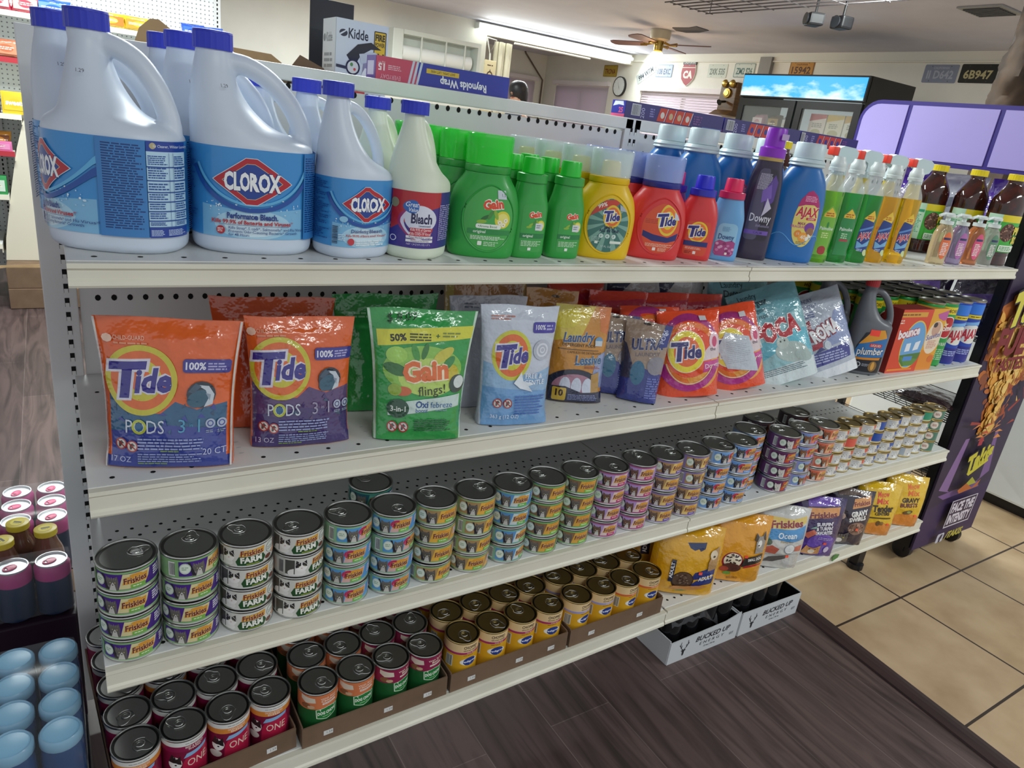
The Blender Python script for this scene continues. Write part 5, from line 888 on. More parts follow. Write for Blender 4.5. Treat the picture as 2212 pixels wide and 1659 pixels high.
def farm_art():
    A = Art(clip=(-12.9, .46, 12.9, 3.66)); A.r(-12.9, .4, 12.9, 3.7, '#d3d3cc'); A.r(-12.9, .4, -5.2, 3.7, '#bdbdb6'); A.r(-5.2, .7, -3.6, 3.4, '#4a4c46'); A.e(-3.3, 1.0, 1.5, .8, '#e6e5e0', 16); A.p([(-3.5, 2.4), (-3.35, 3.35), (-2.75, 2.9)], '#2c2a2c'); A.p([(-2.3, 2.9), (-1.7, 3.3), (-1.6, 2.3)], '#2c2a2c'); A.e(-2.55, 2.1, .98, .92, '#efeeea', 20); A.p([(-3.5, 2.3), (-3.2, 2.8), (-2.6, 2.98), (-2.62, 2.4), (-3.0, 2.0), (-3.45, 1.9)], '#2c2a2c'); A.p([(-2.4, 3.0), (-1.75, 2.6), (-1.6, 2.1), (-2.1, 2.15), (-2.42, 2.5)], '#3a3838'); A.e(-2.5, 1.85, .12, .09, '#c98a84', 6); A.e(-2.9, 2.2, .11, .1, '#a9a870', 8); A.e(-2.05, 2.25, .11, .1, '#a9a870', 8)
    A.p([(-1.1, .5), (2.8, .5), (3.3, 1.4), (2.9, 2.1), (-.9, 2.1), (-1.4, 1.2)], '#27502c'); A.p([(-.8, 2.1), (3.0, 2.3), (3.1, 3.45), (-.6, 3.2)], '#d9a03a'); A.t('Friskies', 1.1, 2.3, .95, '#7a2a20', .03, .05, rot=3, w=3.4, outline='#e9cf9a', ow=.03); A.t('FARM', 1.0, 1.05, .98, '#e9ebe0', .05, 0, rot=3, w=3.3, outline='#1d3c22', ow=.04); A.r(.2, .62, 2.2, .82, '#8a9a3a'); A.e(4.4, 2.5, .95, .95, '#d9dcd6', 18); A.ring(4.4, 2.5, .95, .95, .06, '#7a8a7c', 18); A.t('with Natural', 4.4, 2.5, .26, '#4a5a4c', 0, w=1.4); A.t('Ingredients', 4.4, 2.15, .26, '#4a5a4c', 0, w=1.4)
    A.e(3.9, 1.0, .7, .4, '#6a3c2c', 10); A.e(5.4, 1.5, .8, .5, '#d9a684', 12); A.e(6.2, 2.3, .8, .6, '#c98a6a', 12); A.bars(-6.4, .9, -5.5, 3.2, '#3a3c44'); return A
VAR = {
 'turkey': (can_art('#4a2a86', '#86b278', '#d9cf9a', '#7ab04c', '#43247e'), 'purple and green'),
 'farm': (farm_art(), 'white and dark green'),
 'bluepink': (can_art('#5a9ad0', '#8ab892', '#d9b0a8', '#7ab84c', '#5a9ad8', '#b8345c'), 'pale blue and pink'),
 'yellow': (can_art('#a98a5c', '#92b27a', '#e3b24a', '#7ab84c', '#d9a04a', fur='#5c5752'), 'golden yellow'),
 'sky': (can_art('#5a92c8', '#7ab09a', '#c9d6d2', '#6ab04c', '#4a8ac4'), 'sky blue'),
 'brown': (can_art('#8a6a4c', '#79b36c', '#d9a84a', '#8ac24c', '#5a9a3c', fur='#645d58'), 'brown and leaf green'),
 'lilac': (can_art('#b394cc', '#a85a86', '#e0c6c0', '#c0306c', '#b08ac8', fur='#6a4a3c'), 'lilac and magenta'),
 'tan': (can_art('#b08a5c', '#8a7ab0', '#e0c27a', '#6a4aa8', '#a98050', fur='#6a5040'), 'tan and violet'),
 'tuna': (can_art('#6a9ad6', '#8fb0da', '#e8b0a0', '#5a8ad0', '#5a90d8', '#c0344c', fur='#4a464c'), 'light blue and red'),
 'rose': (can_art('#7a9ad0', '#9a9ad0', '#e0806a', '#a05ac0', '#d06a5a', '#d0503c', fur='#8a5a3a'), 'blue and coral'),
 'plum': (can_art('#5a2250', '#6a3c6a', '#c04a34', '#7a4ab0', '#4a1c44', fur='#d9d3cc'), 'dark plum'),
 'salmon': (can_art('#d06a4c', '#d88a7a', '#e6b48a', '#c8404c', '#d8784c', fur='#8a5030'), 'salmon orange'),
 'dark': (can_art('#3a2a30', '#4a3c40', '#8a4a34', '#5a3a4c', '#33242a'), 'dark brown'),
 'teal': (can_art('#2a5a6a', '#4a8a7a', '#5a9a8a', '#4a9a6c', '#2a5060'), 'dark teal')}
CANS = {}; 
def make_can(kind, R, H, art, body, lid, top, name='cat_food_can', cat='can', tabm=None, tabs=1):
    k = (kind, top)
    if k in CANS: return CANS[k]
    r = thing(name, 'x', cat); link('can_body', shared('body%s%s' % (R, body.name), lambda: can_body(R, H), body), None, r)
    lk = 'lab' + kind
    if lk not in ME: me = art.mesh(mcyl(R), .5, None, .0003, 3e-5); me.materials.append(TINP); ME[lk] = me
    link('label', ME[lk], (), r)
    if top:
        d = link('lid', shared('lid%s%s' % (R, lid.name), lambda: lid_mesh(R, H), lid), None, r); t = link('pull_tab', shared('tab%s' % R, lambda: tab_mesh(R, H, tabs), tabm or TIN), None, d); t.rotation_euler.z = 0
    CANS[k] = Series(r); return CANS[k]
for me_mat in (): pass
LEV = ['bottom', 'second from bottom', 'third from bottom', 'topmost']
def fix_link():  # shared meshes already carry their material
    pass
_l = link
def link(name, me, mats=(), parent=None, loc=None):
    return _l(name, me, [m for m in (mats if isinstance(mats, (list, tuple)) else [mats]) if m is not None], parent, loc)
def stack(kind, x, y, n, where, group, R=FR, H=FH, z0=Z3, arts=None, body=TIN, lid=TINL, bias=-8, name='cat_food_can', kinds=None, word='cat food can'):
    for k in range(n):
        kd = kinds[k] if kinds else kind; art, cw = (arts or VAR)[kd]; top = k == n - 1
        s = make_can(kd + name, R, H, art, body, lid, top, name)
        rz = math.radians(bias + random.uniform(-9, 9) - (random.random() < .18) * -26)
        if kind == 'turkey' and k == 3 and 'second' in where: rz = math.radians(38)
        o = s.put('%s %s, %s in %s' % (cw, word, LEV[k + 4 - n] if n < 4 else LEV[k], where), (x + random.uniform(-.0008, .0008), y + random.uniform(-.0008, .0008), z0 + k * (H + .0002)), rz, group)
        if top:
            tb = [g for c in bpy.data.objects if c.parent is o and c.name.startswith('lid') for g in bpy.data.objects if g.parent is c]
            for g in tb: g.rotation_euler.z = random.choice((-2.2, 2.4, -1.2, .4, 1.9, 3.0)) + random.uniform(-.3, .3)
GS = 'stacked cat food cans on the third shelf'
seq = ['turkey', 'turkey', 'farm', 'farm', 'bluepink', 'bluepink', 'yellow', 'yellow', 'sky', 'brown', 'brown', 'lilac', 'lilac', 'tan', 'tan', 'tuna', 'tuna']
for i, kd in enumerate(seq):
    stack(kd, .042 + i * .0846 + (.003 if i > 14 else 0), .036, 4, 'the %s front stack' % ORDW[i], GS, bias=-6 if i < 6 else -10 - i * .5)
tc_ = [o for o in bpy.data.objects if o.get('label', '').startswith('purple and green cat food can, topmost in the leftmost')][0]
A = Art(); A.rr(-.75, -.7, .75, .7, .05, '#c9cbc8'); A.f(-.5, -.2, .5, .3, 2, '#8a8c8c'); A.build('price_sticker', mflat((.014, .004, FH - .002), (1, .3, 0), (-.3, 1, 0)), PAPER, tc_, None, None, .0004)
stack('teal', .457, .128, 4, 'the lone rear stack', GS)
stack('tuna', 1.482, .078, 4, 'the stack behind light blue', GS, kinds=['tuna', 'tuna', 'rose', 'tuna'])
stack('dark', 1.582, .13, 4, 'the stack behind dark plum cans', GS); stack('dark', 1.735, .128, 4, 'the stack behind the salmon cans', GS)
stack('plum', 1.572, .036, 4, 'the front stack right of the gap', GS); stack('rose', 1.660, .04, 4, 'the stack beside dark plum', GS); stack('salmon', 1.747, .04, 4, 'the stack before the small cans', GS)
# small gold rimmed cans
def small_art(c, flip, word='#3a4a8a'):
    A = Art(clip=(-10.4, .42, 10.4, 3.4)); A.r(-10.4, .4, 10.4, 3.5, '#dcd9d0'); A.r(-10.4, .4, 10.4, .75, '#cfc49a')
    if flip: A.r(-1.4, .75, 4, 3.3, c)
    else: A.p([(1.6, 2.0), (3.4, 2.3), (3.4, 3.4), (1.2, 3.4)], c); A.r(-4.6, .75, -2.3, 3.3, c)
    if flip: cat_face(A, -2.2, 2.0, 1.0, '#e9e8e2', '#f4f3ef')
    else: cat_face(A, -.5, 2.0, 1.15, '#d3d6d8', '#eef0f0'); A.f(1, 1.0, 3.0, 2.0, 3, word)
    return A
SV = {'salmon_small': (small_art('#d9624c', 0), 'small white and salmon'), 'salmon_full': (small_art('#dc5f4f', 1), 'small salmon red'), 'blue_small': (small_art('#2f5ab0', 0), 'small white and blue'), 'blue_full': (small_art('#2450a8', 1), 'small blue'), 'pale': (small_art('#a9b4c0', 0), 'small white'), 'green_small': (small_art('#3a9a7c', 0), 'small white and green'), 'green_full': (small_art('#2f9272', 1), 'small green')}
def deli():
    A = Art(clip=(-10.4, .42, 10.4, 3.4)); A.r(-10.4, .4, 10.4, 3.5, '#4a7a6a'); A.e(-.6, 2.0, 1.35, 1.3, '#e3ddd2', 22); A.ring(-.6, 2.0, 1.3, 1.25, .12, '#a86a5a', 22); A.f(-1.3, 1.6, .2, 2.4, 3, '#a8443c'); return A
SV['deli'] = (deli(), 'small dark green')
SR, SHH = .0325, .0372
sm = [(1.815, ['salmon_small'] * 4), (1.882, ['salmon_small', 'salmon_small', 'salmon_full', 'salmon_small']), (1.948, ['salmon_small'] * 4), (2.014, ['blue_small', 'blue_small', 'blue_full', 'blue_full']), (2.080, ['blue_small'] * 4), (2.146, ['pale', 'blue_small', 'blue_small', 'blue_small']), (2.212, ['pale'] * 4), (2.278, ['green_small', 'green_small', 'green_small', 'green_full']), (2.345, ['deli'] * 4)]
sm[1] = (1.882, ['salmon_small', 'salmon_small', 'salmon_full', 'salmon_small'])
for i, (x, ks) in enumerate(sm):
    stack(ks[0], x, .038 + (.006 if i % 2 else 0), 4, 'the %s gold rimmed stack' % ORDW[i], 'small gold rimmed cat food cans', SR, SHH, arts=SV, body=GOLD, lid=mat('gold_lid', '#6a5c3c', .35, 1), bias=-30, name='small_cat_food_can', kinds=ks)

# ================================================================ BOTTOM SHELF: TRAYS OF DOG FOOD CANS
DR, DH = .0362, .106
def dog1(band, sub, l1, l2):
    A = Art(clip=(-11.4, .5, 11.4, 10.1)); A.r(-11.4, .4, 11.4, 10.2, '#7a1438'); A.r(-11.4, 8.9, 11.4, 10.2, '#dcdcd8'); A.f(-1, 9.3, 3, 9.6, 1, '#8a8a88'); A.r(-11.4, 7.5, 11.4, 8.9, band); A.t(l1, .8, 8.25, .5, '#f0e6da', .01, w=3.6); A.t(l2, .8, 7.65, .5, '#f0e6da', .01); A.p([(-1.4, 5.6), (3.4, 6.6), (3.6, 7.4), (-.8, 6.8)], '#8ab0d8'); A.p([(-1.6, 4.2), (-1, 5.6), (3.6, 6.6), (4, 5), (3.5, .4), (-2, .4)], '#b32044'); A.t('ONE', 1.2, 3.2, 1.9, '#e6d3c0', .0, .05, w=4.0); A.e(-3, 4.4, 1.3, 1.7, '#efece6', 18); A.p([(-4.3, 4.8), (-3.6, 6.8), (-2.6, 5.6), (-2, 6.4), (-1.8, 4)], '#2a2224'); A.e(-3, 3.6, .7, .9, '#f4f2ee', 14); A.e(-2.9, 3.9, .25, .2, '#222', 8) if False else A.e(-2.9, 3.9, .25, .2, '#221c1c', 8); A.e(-3.6, 1.8, 1.4, 1.0, '#e9e4da', 14); return A
def dog2(c, l1):
    A = Art(clip=(-11.4, .4, 11.4, 10.2)); A.r(-11.4, .4, 11.4, 10.3, '#1d5a2c'); A.r(-11.4, 5.2, 11.4, 10.3, c); A.p([(-4.6, 9.8), (-1.4, 9.2), (-1.2, 7.6), (-3.4, 7.4), (-4.6, 8.4)], '#d9cdbb'); A.e(-3.4, 6.4, 1.1, .9, '#8a5a3c', 12); A.e(-2.2, 6.0, .8, .6, '#c9a684', 12); A.t('With Real', 1.6, 8.5, .62, '#f0dccc', .01, rot=3); A.t(l1, 1.7, 7.6, .75, '#f0dccc', .02, rot=3); A.rr(.2, 6.6, 3.4, 7.2, .05, '#e9e4da'); A.f(.4, 6.75, 3.2, 7.05, 1, '#b0604a'); A.p([(-1.0, 1.8), (1.2, 1.0), (3.6, 1.8), (3.9, 5.0), (1.5, 5.6), (-1.2, 5.0)], '#cfe0c6'); A.p([(-.8, 2.0), (1.2, 1.25), (3.4, 2.0), (3.7, 4.85), (1.5, 5.4), (-1.0, 4.85)], '#237a3a'); A.t('DOG CHOW', 1.35, 3.0, 1.05, '#eef2e6', .04, 0, rot=2, w=4.2); A.f(.3, 2.0, 2.6, 2.4, 1, '#a9d0a0'); A.e(4.8, 7.8, .5, .8, '#efe6d8', 12); return A
def dog3(c):
    A = Art(clip=(-11.4, .4, 11.4, 10.2)); A.r(-11.4, .4, 11.4, 10.3, '#d9a426'); A.r(-11.4, 7.0, 11.4, 10.3, '#e3c694'); A.r(-11.4, 6.3, 11.4, 7.1, c); A.t('CHOPPED', 1.2, 8.4, 1.0, '#4a3a34', .03, w=3.8); A.t('GROUND DINNER', 1.2, 7.5, .5, '#4a3a34', .02, w=3.8); A.t('With Beef', 1.4, 6.5, .4, '#f0dccc', .01); A.f(-.6, 5.7, 2.6, 6.05, 1, '#6a4a2c'); A.e(1.0, 3.4, 2.4, 1.35, '#e9e6dc', 22); A.e(1.2, 3.4, 1.75, 1.55, '#1f3a86', 26); A.t('Pedigree', 1.1, 3.1, .72, '#f0f2f4', .02, 0, rot=3, w=3.9); A.rr(-5.2, 1.4, -3.2, 5.6, .05, '#dcd9cc'); A.bars(-5.0, 1.6, -3.4, 5.4, '#3a3c44'); return A
def squash(A, ys=.64, xs=.86):
    A.L = [([(x if abs(x) > 11 else x * xs, (10.2 - (10.2 - y) * ys) if y > .5 else y) for x, y in V], F, c, ly) for V, F, c, ly in A.L]; return A
DV = {'beef': (squash(dog1('#8c1a48', 0, 'BEEF & BARLEY', 'SHAPED'), .8), 'wine red'), 'chick': (squash(dog1('#d9883a', 0, 'CHICKEN & BROWN RICE', 'ENTREE'), .8), 'wine red and orange'), 'chow_o': (squash(dog2('#d0784c', 'Chicken')), 'orange and green'), 'chow_m': (squash(dog2('#8c2048', 'Beef')), 'magenta and green'), 'ped_m': (squash(dog3('#a83068'), .66, .85), 'yellow and magenta'), 'ped_b': (squash(dog3('#9a9ad0'), .66, .85), 'yellow and lilac'), 'ped_o': (squash(dog3('#d0683c'), .66, .85), 'yellow and orange')}
TR = [(.0, .292, ['chick', 'beef', 'chick', 'chick'], 'first'), (.298, .598, ['chow_o', 'chow_o', 'chow_m', 'chow_m'], 'second'), (.604, .905, ['ped_m'] * 4, 'third'), (.911, 1.2, ['ped_b', 'ped_b', 'ped_o', 'ped_o'], 'fourth')]
for x0, x1, ks, nm in TR:
    t = thing('cardboard_tray', '%s brown cardboard tray of dog food cans from the left' % nm, 'tray', ((x0 + x1) / 2, 0, Z4 + SAG((x0 + x1) / 2) + .0005), 0, 'cardboard can trays', ry=-.0305); xc = (x0 + x1) / 2
    bmx = (x1 - x0) / 2 - .001
    m = B(); TD = .385 if nm == 'first' else .31; bx(m, -bmx, bmx, .0, TD, .0004, .0022)
    bx(m, -bmx, bmx, -.006, -.003, .0004, .047); bx(m, -bmx, bmx, TD, TD + .003, .0004, .047); obj('tray', m, CARD, t, smooth=0)
    for sx in (-1, 1): m = B(); bx(m, sx * bmx - (.0025 if sx > 0 else 0), sx * bmx + (0 if sx > 0 else .0025), -.003, TD, .0022, .05); obj('tray_side', m, CARD, t, smooth=0)
    for px in (-.1, .02, .105) if nm in ('second', 'third') else (-.08, .07) if nm == 'fourth' else (-.02, .1):
        A = Art(); A.r(-.9, -.55, .9, .55, '#d9d9d6'); A.t('1.59', .25, -.25, .5, '#6a6a6a', .0); A.build('price_sticker', mflat((px, -.006, .02)), PAPER, t)
    if nm == 'first': t.rotation_euler.z = math.radians(4)
    for row in range(5 if nm == 'first' else 4):
        for c in range(4):
            kd = ks[c]
            if nm == 'first' and row: kd = 'beef' if c != 1 or row < 2 else 'chick'
            x = xc - .109 + c * .0731; y = .0375 + row * .0735
            if nm == 'first': x, y = xc + (x - xc) * math.cos(.07) - y * math.sin(.07), (x - xc) * math.sin(.07) + y * math.cos(.07) + .006
            s = make_can(kd + 'dog', DR, DH, DV[kd][0], TIN if 'ped' not in kd else GOLD, TIND, True, 'dog_food_can', tabs=1.2)
            lab = '%s dog food can, %s in %s row, %s tray' % (DV[kd][1], ['leftmost', 'second', 'third', 'rightmost'][c], ['front', 'second', 'third', 'fourth', 'rear'][row], nm)
            o = s.put(lab, (x, y, Z4 + SAG(x) + .0045), math.radians(random.uniform(-12, 14) + (-14 if 'ped' in kd else 0)), 'dog food cans in the cardboard trays')
            for l in [l for l in bpy.data.objects if l.parent is o and l.name.startswith('lid')]:
                for g in [g for g in bpy.data.objects if g.parent is l]: g.rotation_euler.z = random.choice((-2.4, 2.2, -.8, .7, 2.9, -1.6)) + random.uniform(-.3, .3)
# pet food bags on the right bay
GB = 'pet food bags on the bottom shelf'
def petbag(lab, w_, h, dep, sd, colr, art, loc, rot, fm=None, waist=0):
    art.L.insert(0, ([(-11, 0), (11, 0), (11, 40), (-11, 40)], [(0, 1, 2, 3)], colr, 0))
    h *= .87; art.L = [([(x * .84 + .7, y * .77) for x, y in V], F, c, ly) for V, F, c, ly in art.L]; loc = (loc[0] - .004, loc[1] - .026, loc[2])
    q = pouch('pet_food_bag', lab, 'pet food', w_, w_ * 1.0, h, dep, sd, film('film_' + colr[1:], colr), art, GB, 'pillow', None, .003, waist, mfilm=fm); q.location = loc; q.rotation_euler = tuple(math.radians(a) for a in rot); return q
def redtag(A, x, y): A.r(x - .6, y - .5, x + .6, y + .5, '#ff5a3c')
def ped1():
    A = Art(); A.r(-10, 0, 10, 24, '#dca318'); A.p([(-3, 19), (-2, 17.4), (-.4, 16.6), (1, 17.2), (1.6, 16.4), (3, 17.4), (3.4, 19.6)], '#1f2f5c'); A.p([(0, 6.0), (8, 8.4), (8, 12.0), (1, 9.0)], '#27367c'); A.p([(0, 3.4), (8, 5), (8, 8), (2, 6)], '#27367c'); A.e(-2.4, 5.6, 3.6, 3.5, '#3a2a22', 28); A.e(-2.4, 5.9, 3.2, 2.9, '#5a4434', 26)
    for k in range(30): a, q = random.random() * 6.28, random.random(); A.e(-2.4 + 2.8 * q * math.cos(a), 5.9 + 2.4 * q * math.sin(a), .35, .28, random.choice(['#7a6250', '#46342a', '#8a7260']), 7)
    A.p([(5, 10), (8, 11), (8.2, 18.6), (6, 17.4), (4.6, 13)], '#b08a5c'); A.e(6.2, 15.8, 1.4, 1.6, '#d6c6a8', 14); A.e(6.4, 15.2, .5, .4, '#3a2c24', 8); A.t('ADULT', 4.9, 6.8, 1.4, '#e9ebee', .03, .1, rot=14, w=5.0); A.p([(-6, 2), (2, 2.6), (7, 4), (3, 4.4), (-5, 3.4)], '#c98a4a'); A.p([(-5, 1.2), (0, 2.2), (-2, 2.4)], '#5a8a3c'); redtag(A, 2.6, 9.2); A.p([(-7.2, 5), (-5.8, 5), (-5.8, 13), (-7.2, 13)], '#1f2740'); A.t('ADULT', -6.2, 9.2, 1.0, '#e9ebee', .03, rot=90, w=5.6); return A
petbag('yellow dog food bag with a blue band and a bowl of kibble, leftmost bag', .188, .215, .085, 40, '#dca318', ped1(), (1.318, .075, Z4), (-8, 4, -26))
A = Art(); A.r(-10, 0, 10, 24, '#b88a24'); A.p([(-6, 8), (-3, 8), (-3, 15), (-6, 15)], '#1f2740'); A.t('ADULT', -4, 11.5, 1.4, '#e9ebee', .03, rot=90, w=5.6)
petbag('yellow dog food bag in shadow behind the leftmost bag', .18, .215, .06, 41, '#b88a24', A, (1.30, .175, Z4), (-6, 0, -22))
def ped2():
    A = Art(); A.r(-10, 0, 10, 24, '#e09a1e'); A.e(-2.2, 8.2, 3.6, 3.4, '#8c1f2c', 30); A.e(-2.2, 8.4, 3.0, 2.8, '#efe3c8', 28)
    for k in range(12): A.e(-2.2 + 2.2 * math.cos(k * .9) * (.5 + .5 * (k % 2)), 9.0 + 1.6 * math.sin(k * .9), .6, .3, '#3a2c24', 8, k)
    A.e(-2.0, 5.8, 3.2, 1.7, '#5a3024', 20); A.e(-4.4, 5.0, 1.6, 1.0, '#a8442c', 14); A.e(-3, 3.4, 1.4, .7, '#6a9a3c', 12); A.p([(1, 6.4), (8, 9.0), (8, 12.2), (1.4, 10.0)], '#2a2420'); A.t('SMALL DOG', 5.4, 9.4, 1.1, '#eceae6', .03, .05, rot=16, w=5.0); redtag(A, 1.9, 10.6); A.p([(2, 6.0), (8, 8), (8, 8.6), (2, 6.8)], '#b3202c'); A.p([(4.6, 12), (7.8, 12.6), (8, 17), (7.4, 20.4), (6.4, 18.6), (5.2, 18.4), (4.0, 19.6), (4.4, 16.6)], '#9a948e'); A.p([(4.0, 19.6), (5.0, 18.2), (4.6, 16.4), (3.6, 17.0)], '#3a302c'); A.p([(7.4, 20.4), (8, 17), (7, 17.4), (6.6, 18.6)], '#3a302c'); A.e(5.7, 15.8, .8, 1.4, '#e6e2dc', 12); A.e(5.4, 15.2, .35, .3, '#221c1a', 8); A.t('BISTRO', -.6, 1.4, .8, '#8a5a1c', .02, rot=8); return A
petbag('orange yellow dog food bag with a small dog picture, second bag', .19, .222, .08, 42, '#e09a1e', ped2(), (1.49, .065, Z4), (-8, 5, -26))
def friO():
    A = Art(); A.r(-9, 0, 9, 24, '#c9c9c6'); A.p([(-7.4, 16.4), (-2, 15.6), (3, 16.8), (7.6, 18.8), (7.4, 21.4), (2, 19.8), (-7, 20)], '#dcc064'); A.t('Friskies', .2, 16.6, 2.6, '#8c2a34', .04, .05, rot=9, w=12, outline='#e9d9a0', ow=.02); A.p([(-7, 10.8), (-3, 11.8), (3, 11.2), (7.6, 12.8), (7.6, 18), (3, 16.2), (-7, 15.4)], '#4a92cc'); A.t('Ocean', .8, 12.6, 2.2, '#eef4f8', .02, .1, rot=8, w=6.8); A.t('Favorites', 1.2, 10.9, .9, '#a88a2c', .0, rot=8); A.p([(-7, 8), (-4, 9.4), (-1, 8.2), (-2, 6), (-6, 6.2)], '#c0604c'); A.p([(4, 9.4), (7.6, 10.4), (7.6, 8), (5, 7.8)], '#c86a54'); A.e(2.8, 8.6, 2.0, 2.0, '#e6e9ea', 22); A.ring(2.8, 8.6, 2.0, 2.0, .2, '#8a9aa4'); A.e(-5.6, 10.4, 1.4, 1.2, '#5a6a54', 14); A.p([(-6, 2.2), (-2, 2.8), (2, 4.6), (3.4, 7), (.6, 5.8), (-4, 4.6)], '#5a5654'); A.p([(-7, 5.6), (7, 7.0), (7, 6.7), (-7, 5.3)], '#b0b0ac'); redtag(A, 2.6, 5.6); A.p([(-7, 11.6), (-5.2, 12.2), (-6, 9.8)], '#3c6a4a'); return A
petbag('white and blue cat food bag with big red lettering on a yellow ribbon', .172, .212, .075, 43, '#c9c9c6', friO(), (1.668, .06, Z4), (-7, 5, -26))
def friS():
    A = Art(); A.r(-9, 0, 9, 24, '#3a2a5c'); A.p([(-9, 0), (9, 0), (9, 8), (2, 10), (-9, 5)], '#4a2c86'); A.e(2, 5.6, 5.2, 4.4, '#6a4cb0', 26); A.p([(-6, 19.6), (6, 21.4), (6.4, 24), (-6.6, 23)], '#7a5cb8'); A.p([(-5.8, 14.8), (6.2, 17.6), (6.2, 21), (0, 19.8), (-6.2, 19.2)], '#d9985a'); A.t('Friskies', .2, 16.2, 2.2, '#7a2a30', .04, .05, rot=11, w=10.6, outline='#e6bf8a', ow=.02); 
    for i, tx in enumerate(("SURFIN'", "& TURFIN'", 'FAVORITES')): A.t(tx, 1.4 + .2 * i, 13.2 - 1.7 * i, 1.3, '#e6e4ee', .05, 0, rot=11, w=6.4, outline='#2a2048', ow=.04)
    A.p([(-6, 8.6), (-2.6, 11.2), (-1, 10), (-3.6, 7.2)], '#c86a54'); A.p([(-4, 11.4), (-2, 12.6), (-1.4, 11.8)], '#8ab0a0'); A.f(0, 7.4, 6, 8.6, 2, '#b9a8e0', .5, .1); A.p([(-4.6, .6), (-3.4, 4.4), (-2, 3.6), (0, 3.4), (2.2, 5), (2.4, 1.2), (0, .4)], '#c9925c'); A.e(-.6, 1.8, 1.3, 1.0, '#e9dccb', 14); A.e(-1.6, 2.8, .3, .25, '#3a4a2c', 8); A.e(.6, 3.0, .3, .25, '#3a4a2c', 8); redtag(A, 3.2, 6.0); A.e(4.8, 3.4, 1.0, 1.4, '#d6c9e6', 14); return A
petbag('purple cat food bag with an orange ribbon and a ginger kitten', .172, .212, .075, 44, '#3a2a5c', friS(), (1.838, .06, Z4), (-7, 5, -28))
def friG():
    A = Art(); A.r(-9, 0, 9, 24, '#2a2036'); A.p([(-7, 20.2), (7, 21.6), (7, 24), (-7, 24)], '#6a5c58'); A.p([(-1, 15.6), (6.4, 18), (6.4, 21.8), (-.6, 19.6)], '#d9985a'); A.t('Friskies', 2.8, 17.6, 1.7, '#7a2a30', .03, .05, rot=17, w=6.6); A.e(-4.6, 13, 2.4, 2.6, '#1c1624', 22); A.e(-4.4, 12.2, 1.4, 1.3, '#a88a7a', 16); A.t('GRAVY', 2.6, 13.4, 2.0, '#eceae6', .06, 0, rot=17, w=7.0); A.t('SWIRLS', 2.2, 11.2, 1.6, '#eceae6', .06, 0, rot=17, w=6.8); A.e(2.8, 7.8, 3.6, 2.8, '#8a6a5c', 26)
    for k in range(24): A.e(random.uniform(0, 5.6), random.uniform(6, 9.8), .55, .3, random.choice(['#b08a76', '#5c4238', '#7a5a4a']), 8, random.random() * 3)
    A.p([(-6, .6), (-5.6, 5.6), (-4, 4.6), (-1.6, 4.8), (0, 6), (.6, 1.4), (-2, .2)], '#6a6460'); A.e(-2.6, 1.9, 1.3, 1.0, '#e6e0d8', 14); A.e(-3.8, 3.0, .35, .3, '#b9b04a', 8); A.e(-1.2, 3.2, .35, .3, '#b9b04a', 8); 
    for k in range(6): A.p([(-5 + k, 4.6), (-4.7 + k, 4.7), (-4.4 + k, 3.4)], '#2c2828')
    redtag(A, 2.6, 7.6); return A
petbag('black cat food bag with a grey tabby kitten and white lettering', .16, .205, .07, 45, '#2a2036', friG(), (2.0, .058, Z4), (-7, 5, -28))
def mm(second):
    A = Art(); A.r(-9, 0, 9, 24, '#e2b81e'); A.p([(-9, 0), (9, 0), (9, 5), (0, 6.4), (-9, 3)], '#d9852a'); 
    if second: A.t('Meow', .4, 17.2, 2.6, '#e06a1e', .02, .1, rot=14, w=5.4); A.t('Mix', .8, 14.4, 2.4, '#e06a1e', .02, .1, rot=10); A.t('GRAVY', .3, 11.4, 1.9, '#3a2c20', .05, 0, rot=9, w=7.6); A.t('BURSTS', 0, 9.2, 1.7, '#6a2a20', .05, 0, rot=9, w=7.4); A.e(.2, 6.8, 2.2, 1.0, '#6a5028', 18, .3); A.e(.6, 7.0, .9, .6, '#8a9a4c', 12)
    else: A.t('Meow', -.6, 17.0, 2.4, '#d8401e', .02, .1, rot=10, w=5.0); A.t('Mix', -.6, 14.2, 2.4, '#d8401e', .02, .1, rot=8); A.t('Tender', .3, 11.0, 2.7, '#2c241c', .05, 0, rot=8, w=8.6); A.t('CENTERS', .4, 9.4, 1.3, '#2c241c', .05, 0, rot=8, w=6.0); A.p([(-5, 7.2), (4.6, 8.2), (4.6, 8.8), (-5, 7.8)], '#4a3c1c'); A.e(-.2, 5.6, .9, 1.2, '#6a4a1c', 14); A.e(1.2, 5.8, .8, .9, '#8a6428', 12)
    redtag(A, 4.2, 5.6); return A
petbag('bright yellow cat food bag with black lettering, second from the right end', .15, .2, .07, 46, '#e2b81e', mm(0), (2.16, .055, Z4), (-7, 5, -28)); petbag('bright yellow cat food bag at the right end of the bottom shelf', .15, .2, .07, 47, '#e2b81e', mm(1), (2.32, .052, Z4), (-7, 5, -28))
def silver(): 
    A = Art(); A.r(-9, 0, 9, 24, '#8a8688')
    for k in range(40): A.p([(x := random.uniform(-7, 6), y := random.uniform(8, 21)), (x + random.uniform(.5, 1.6), y + random.uniform(-.6, .6)), (x + .4, y + random.uniform(.5, 1.4))], random.choice(['#b9b4b4', '#5c565a', '#d3ced0']))
    return A
for i, x in enumerate((2.262, 2.385)): petbag(['silver patterned cat food bag behind the second yellow bag from the end', 'silver patterned cat food bag behind the last yellow bag'][i], .13, .205, .055, 48 + i, '#8a8688', silver(), (x, .128, Z4), (-5, 0, -26))
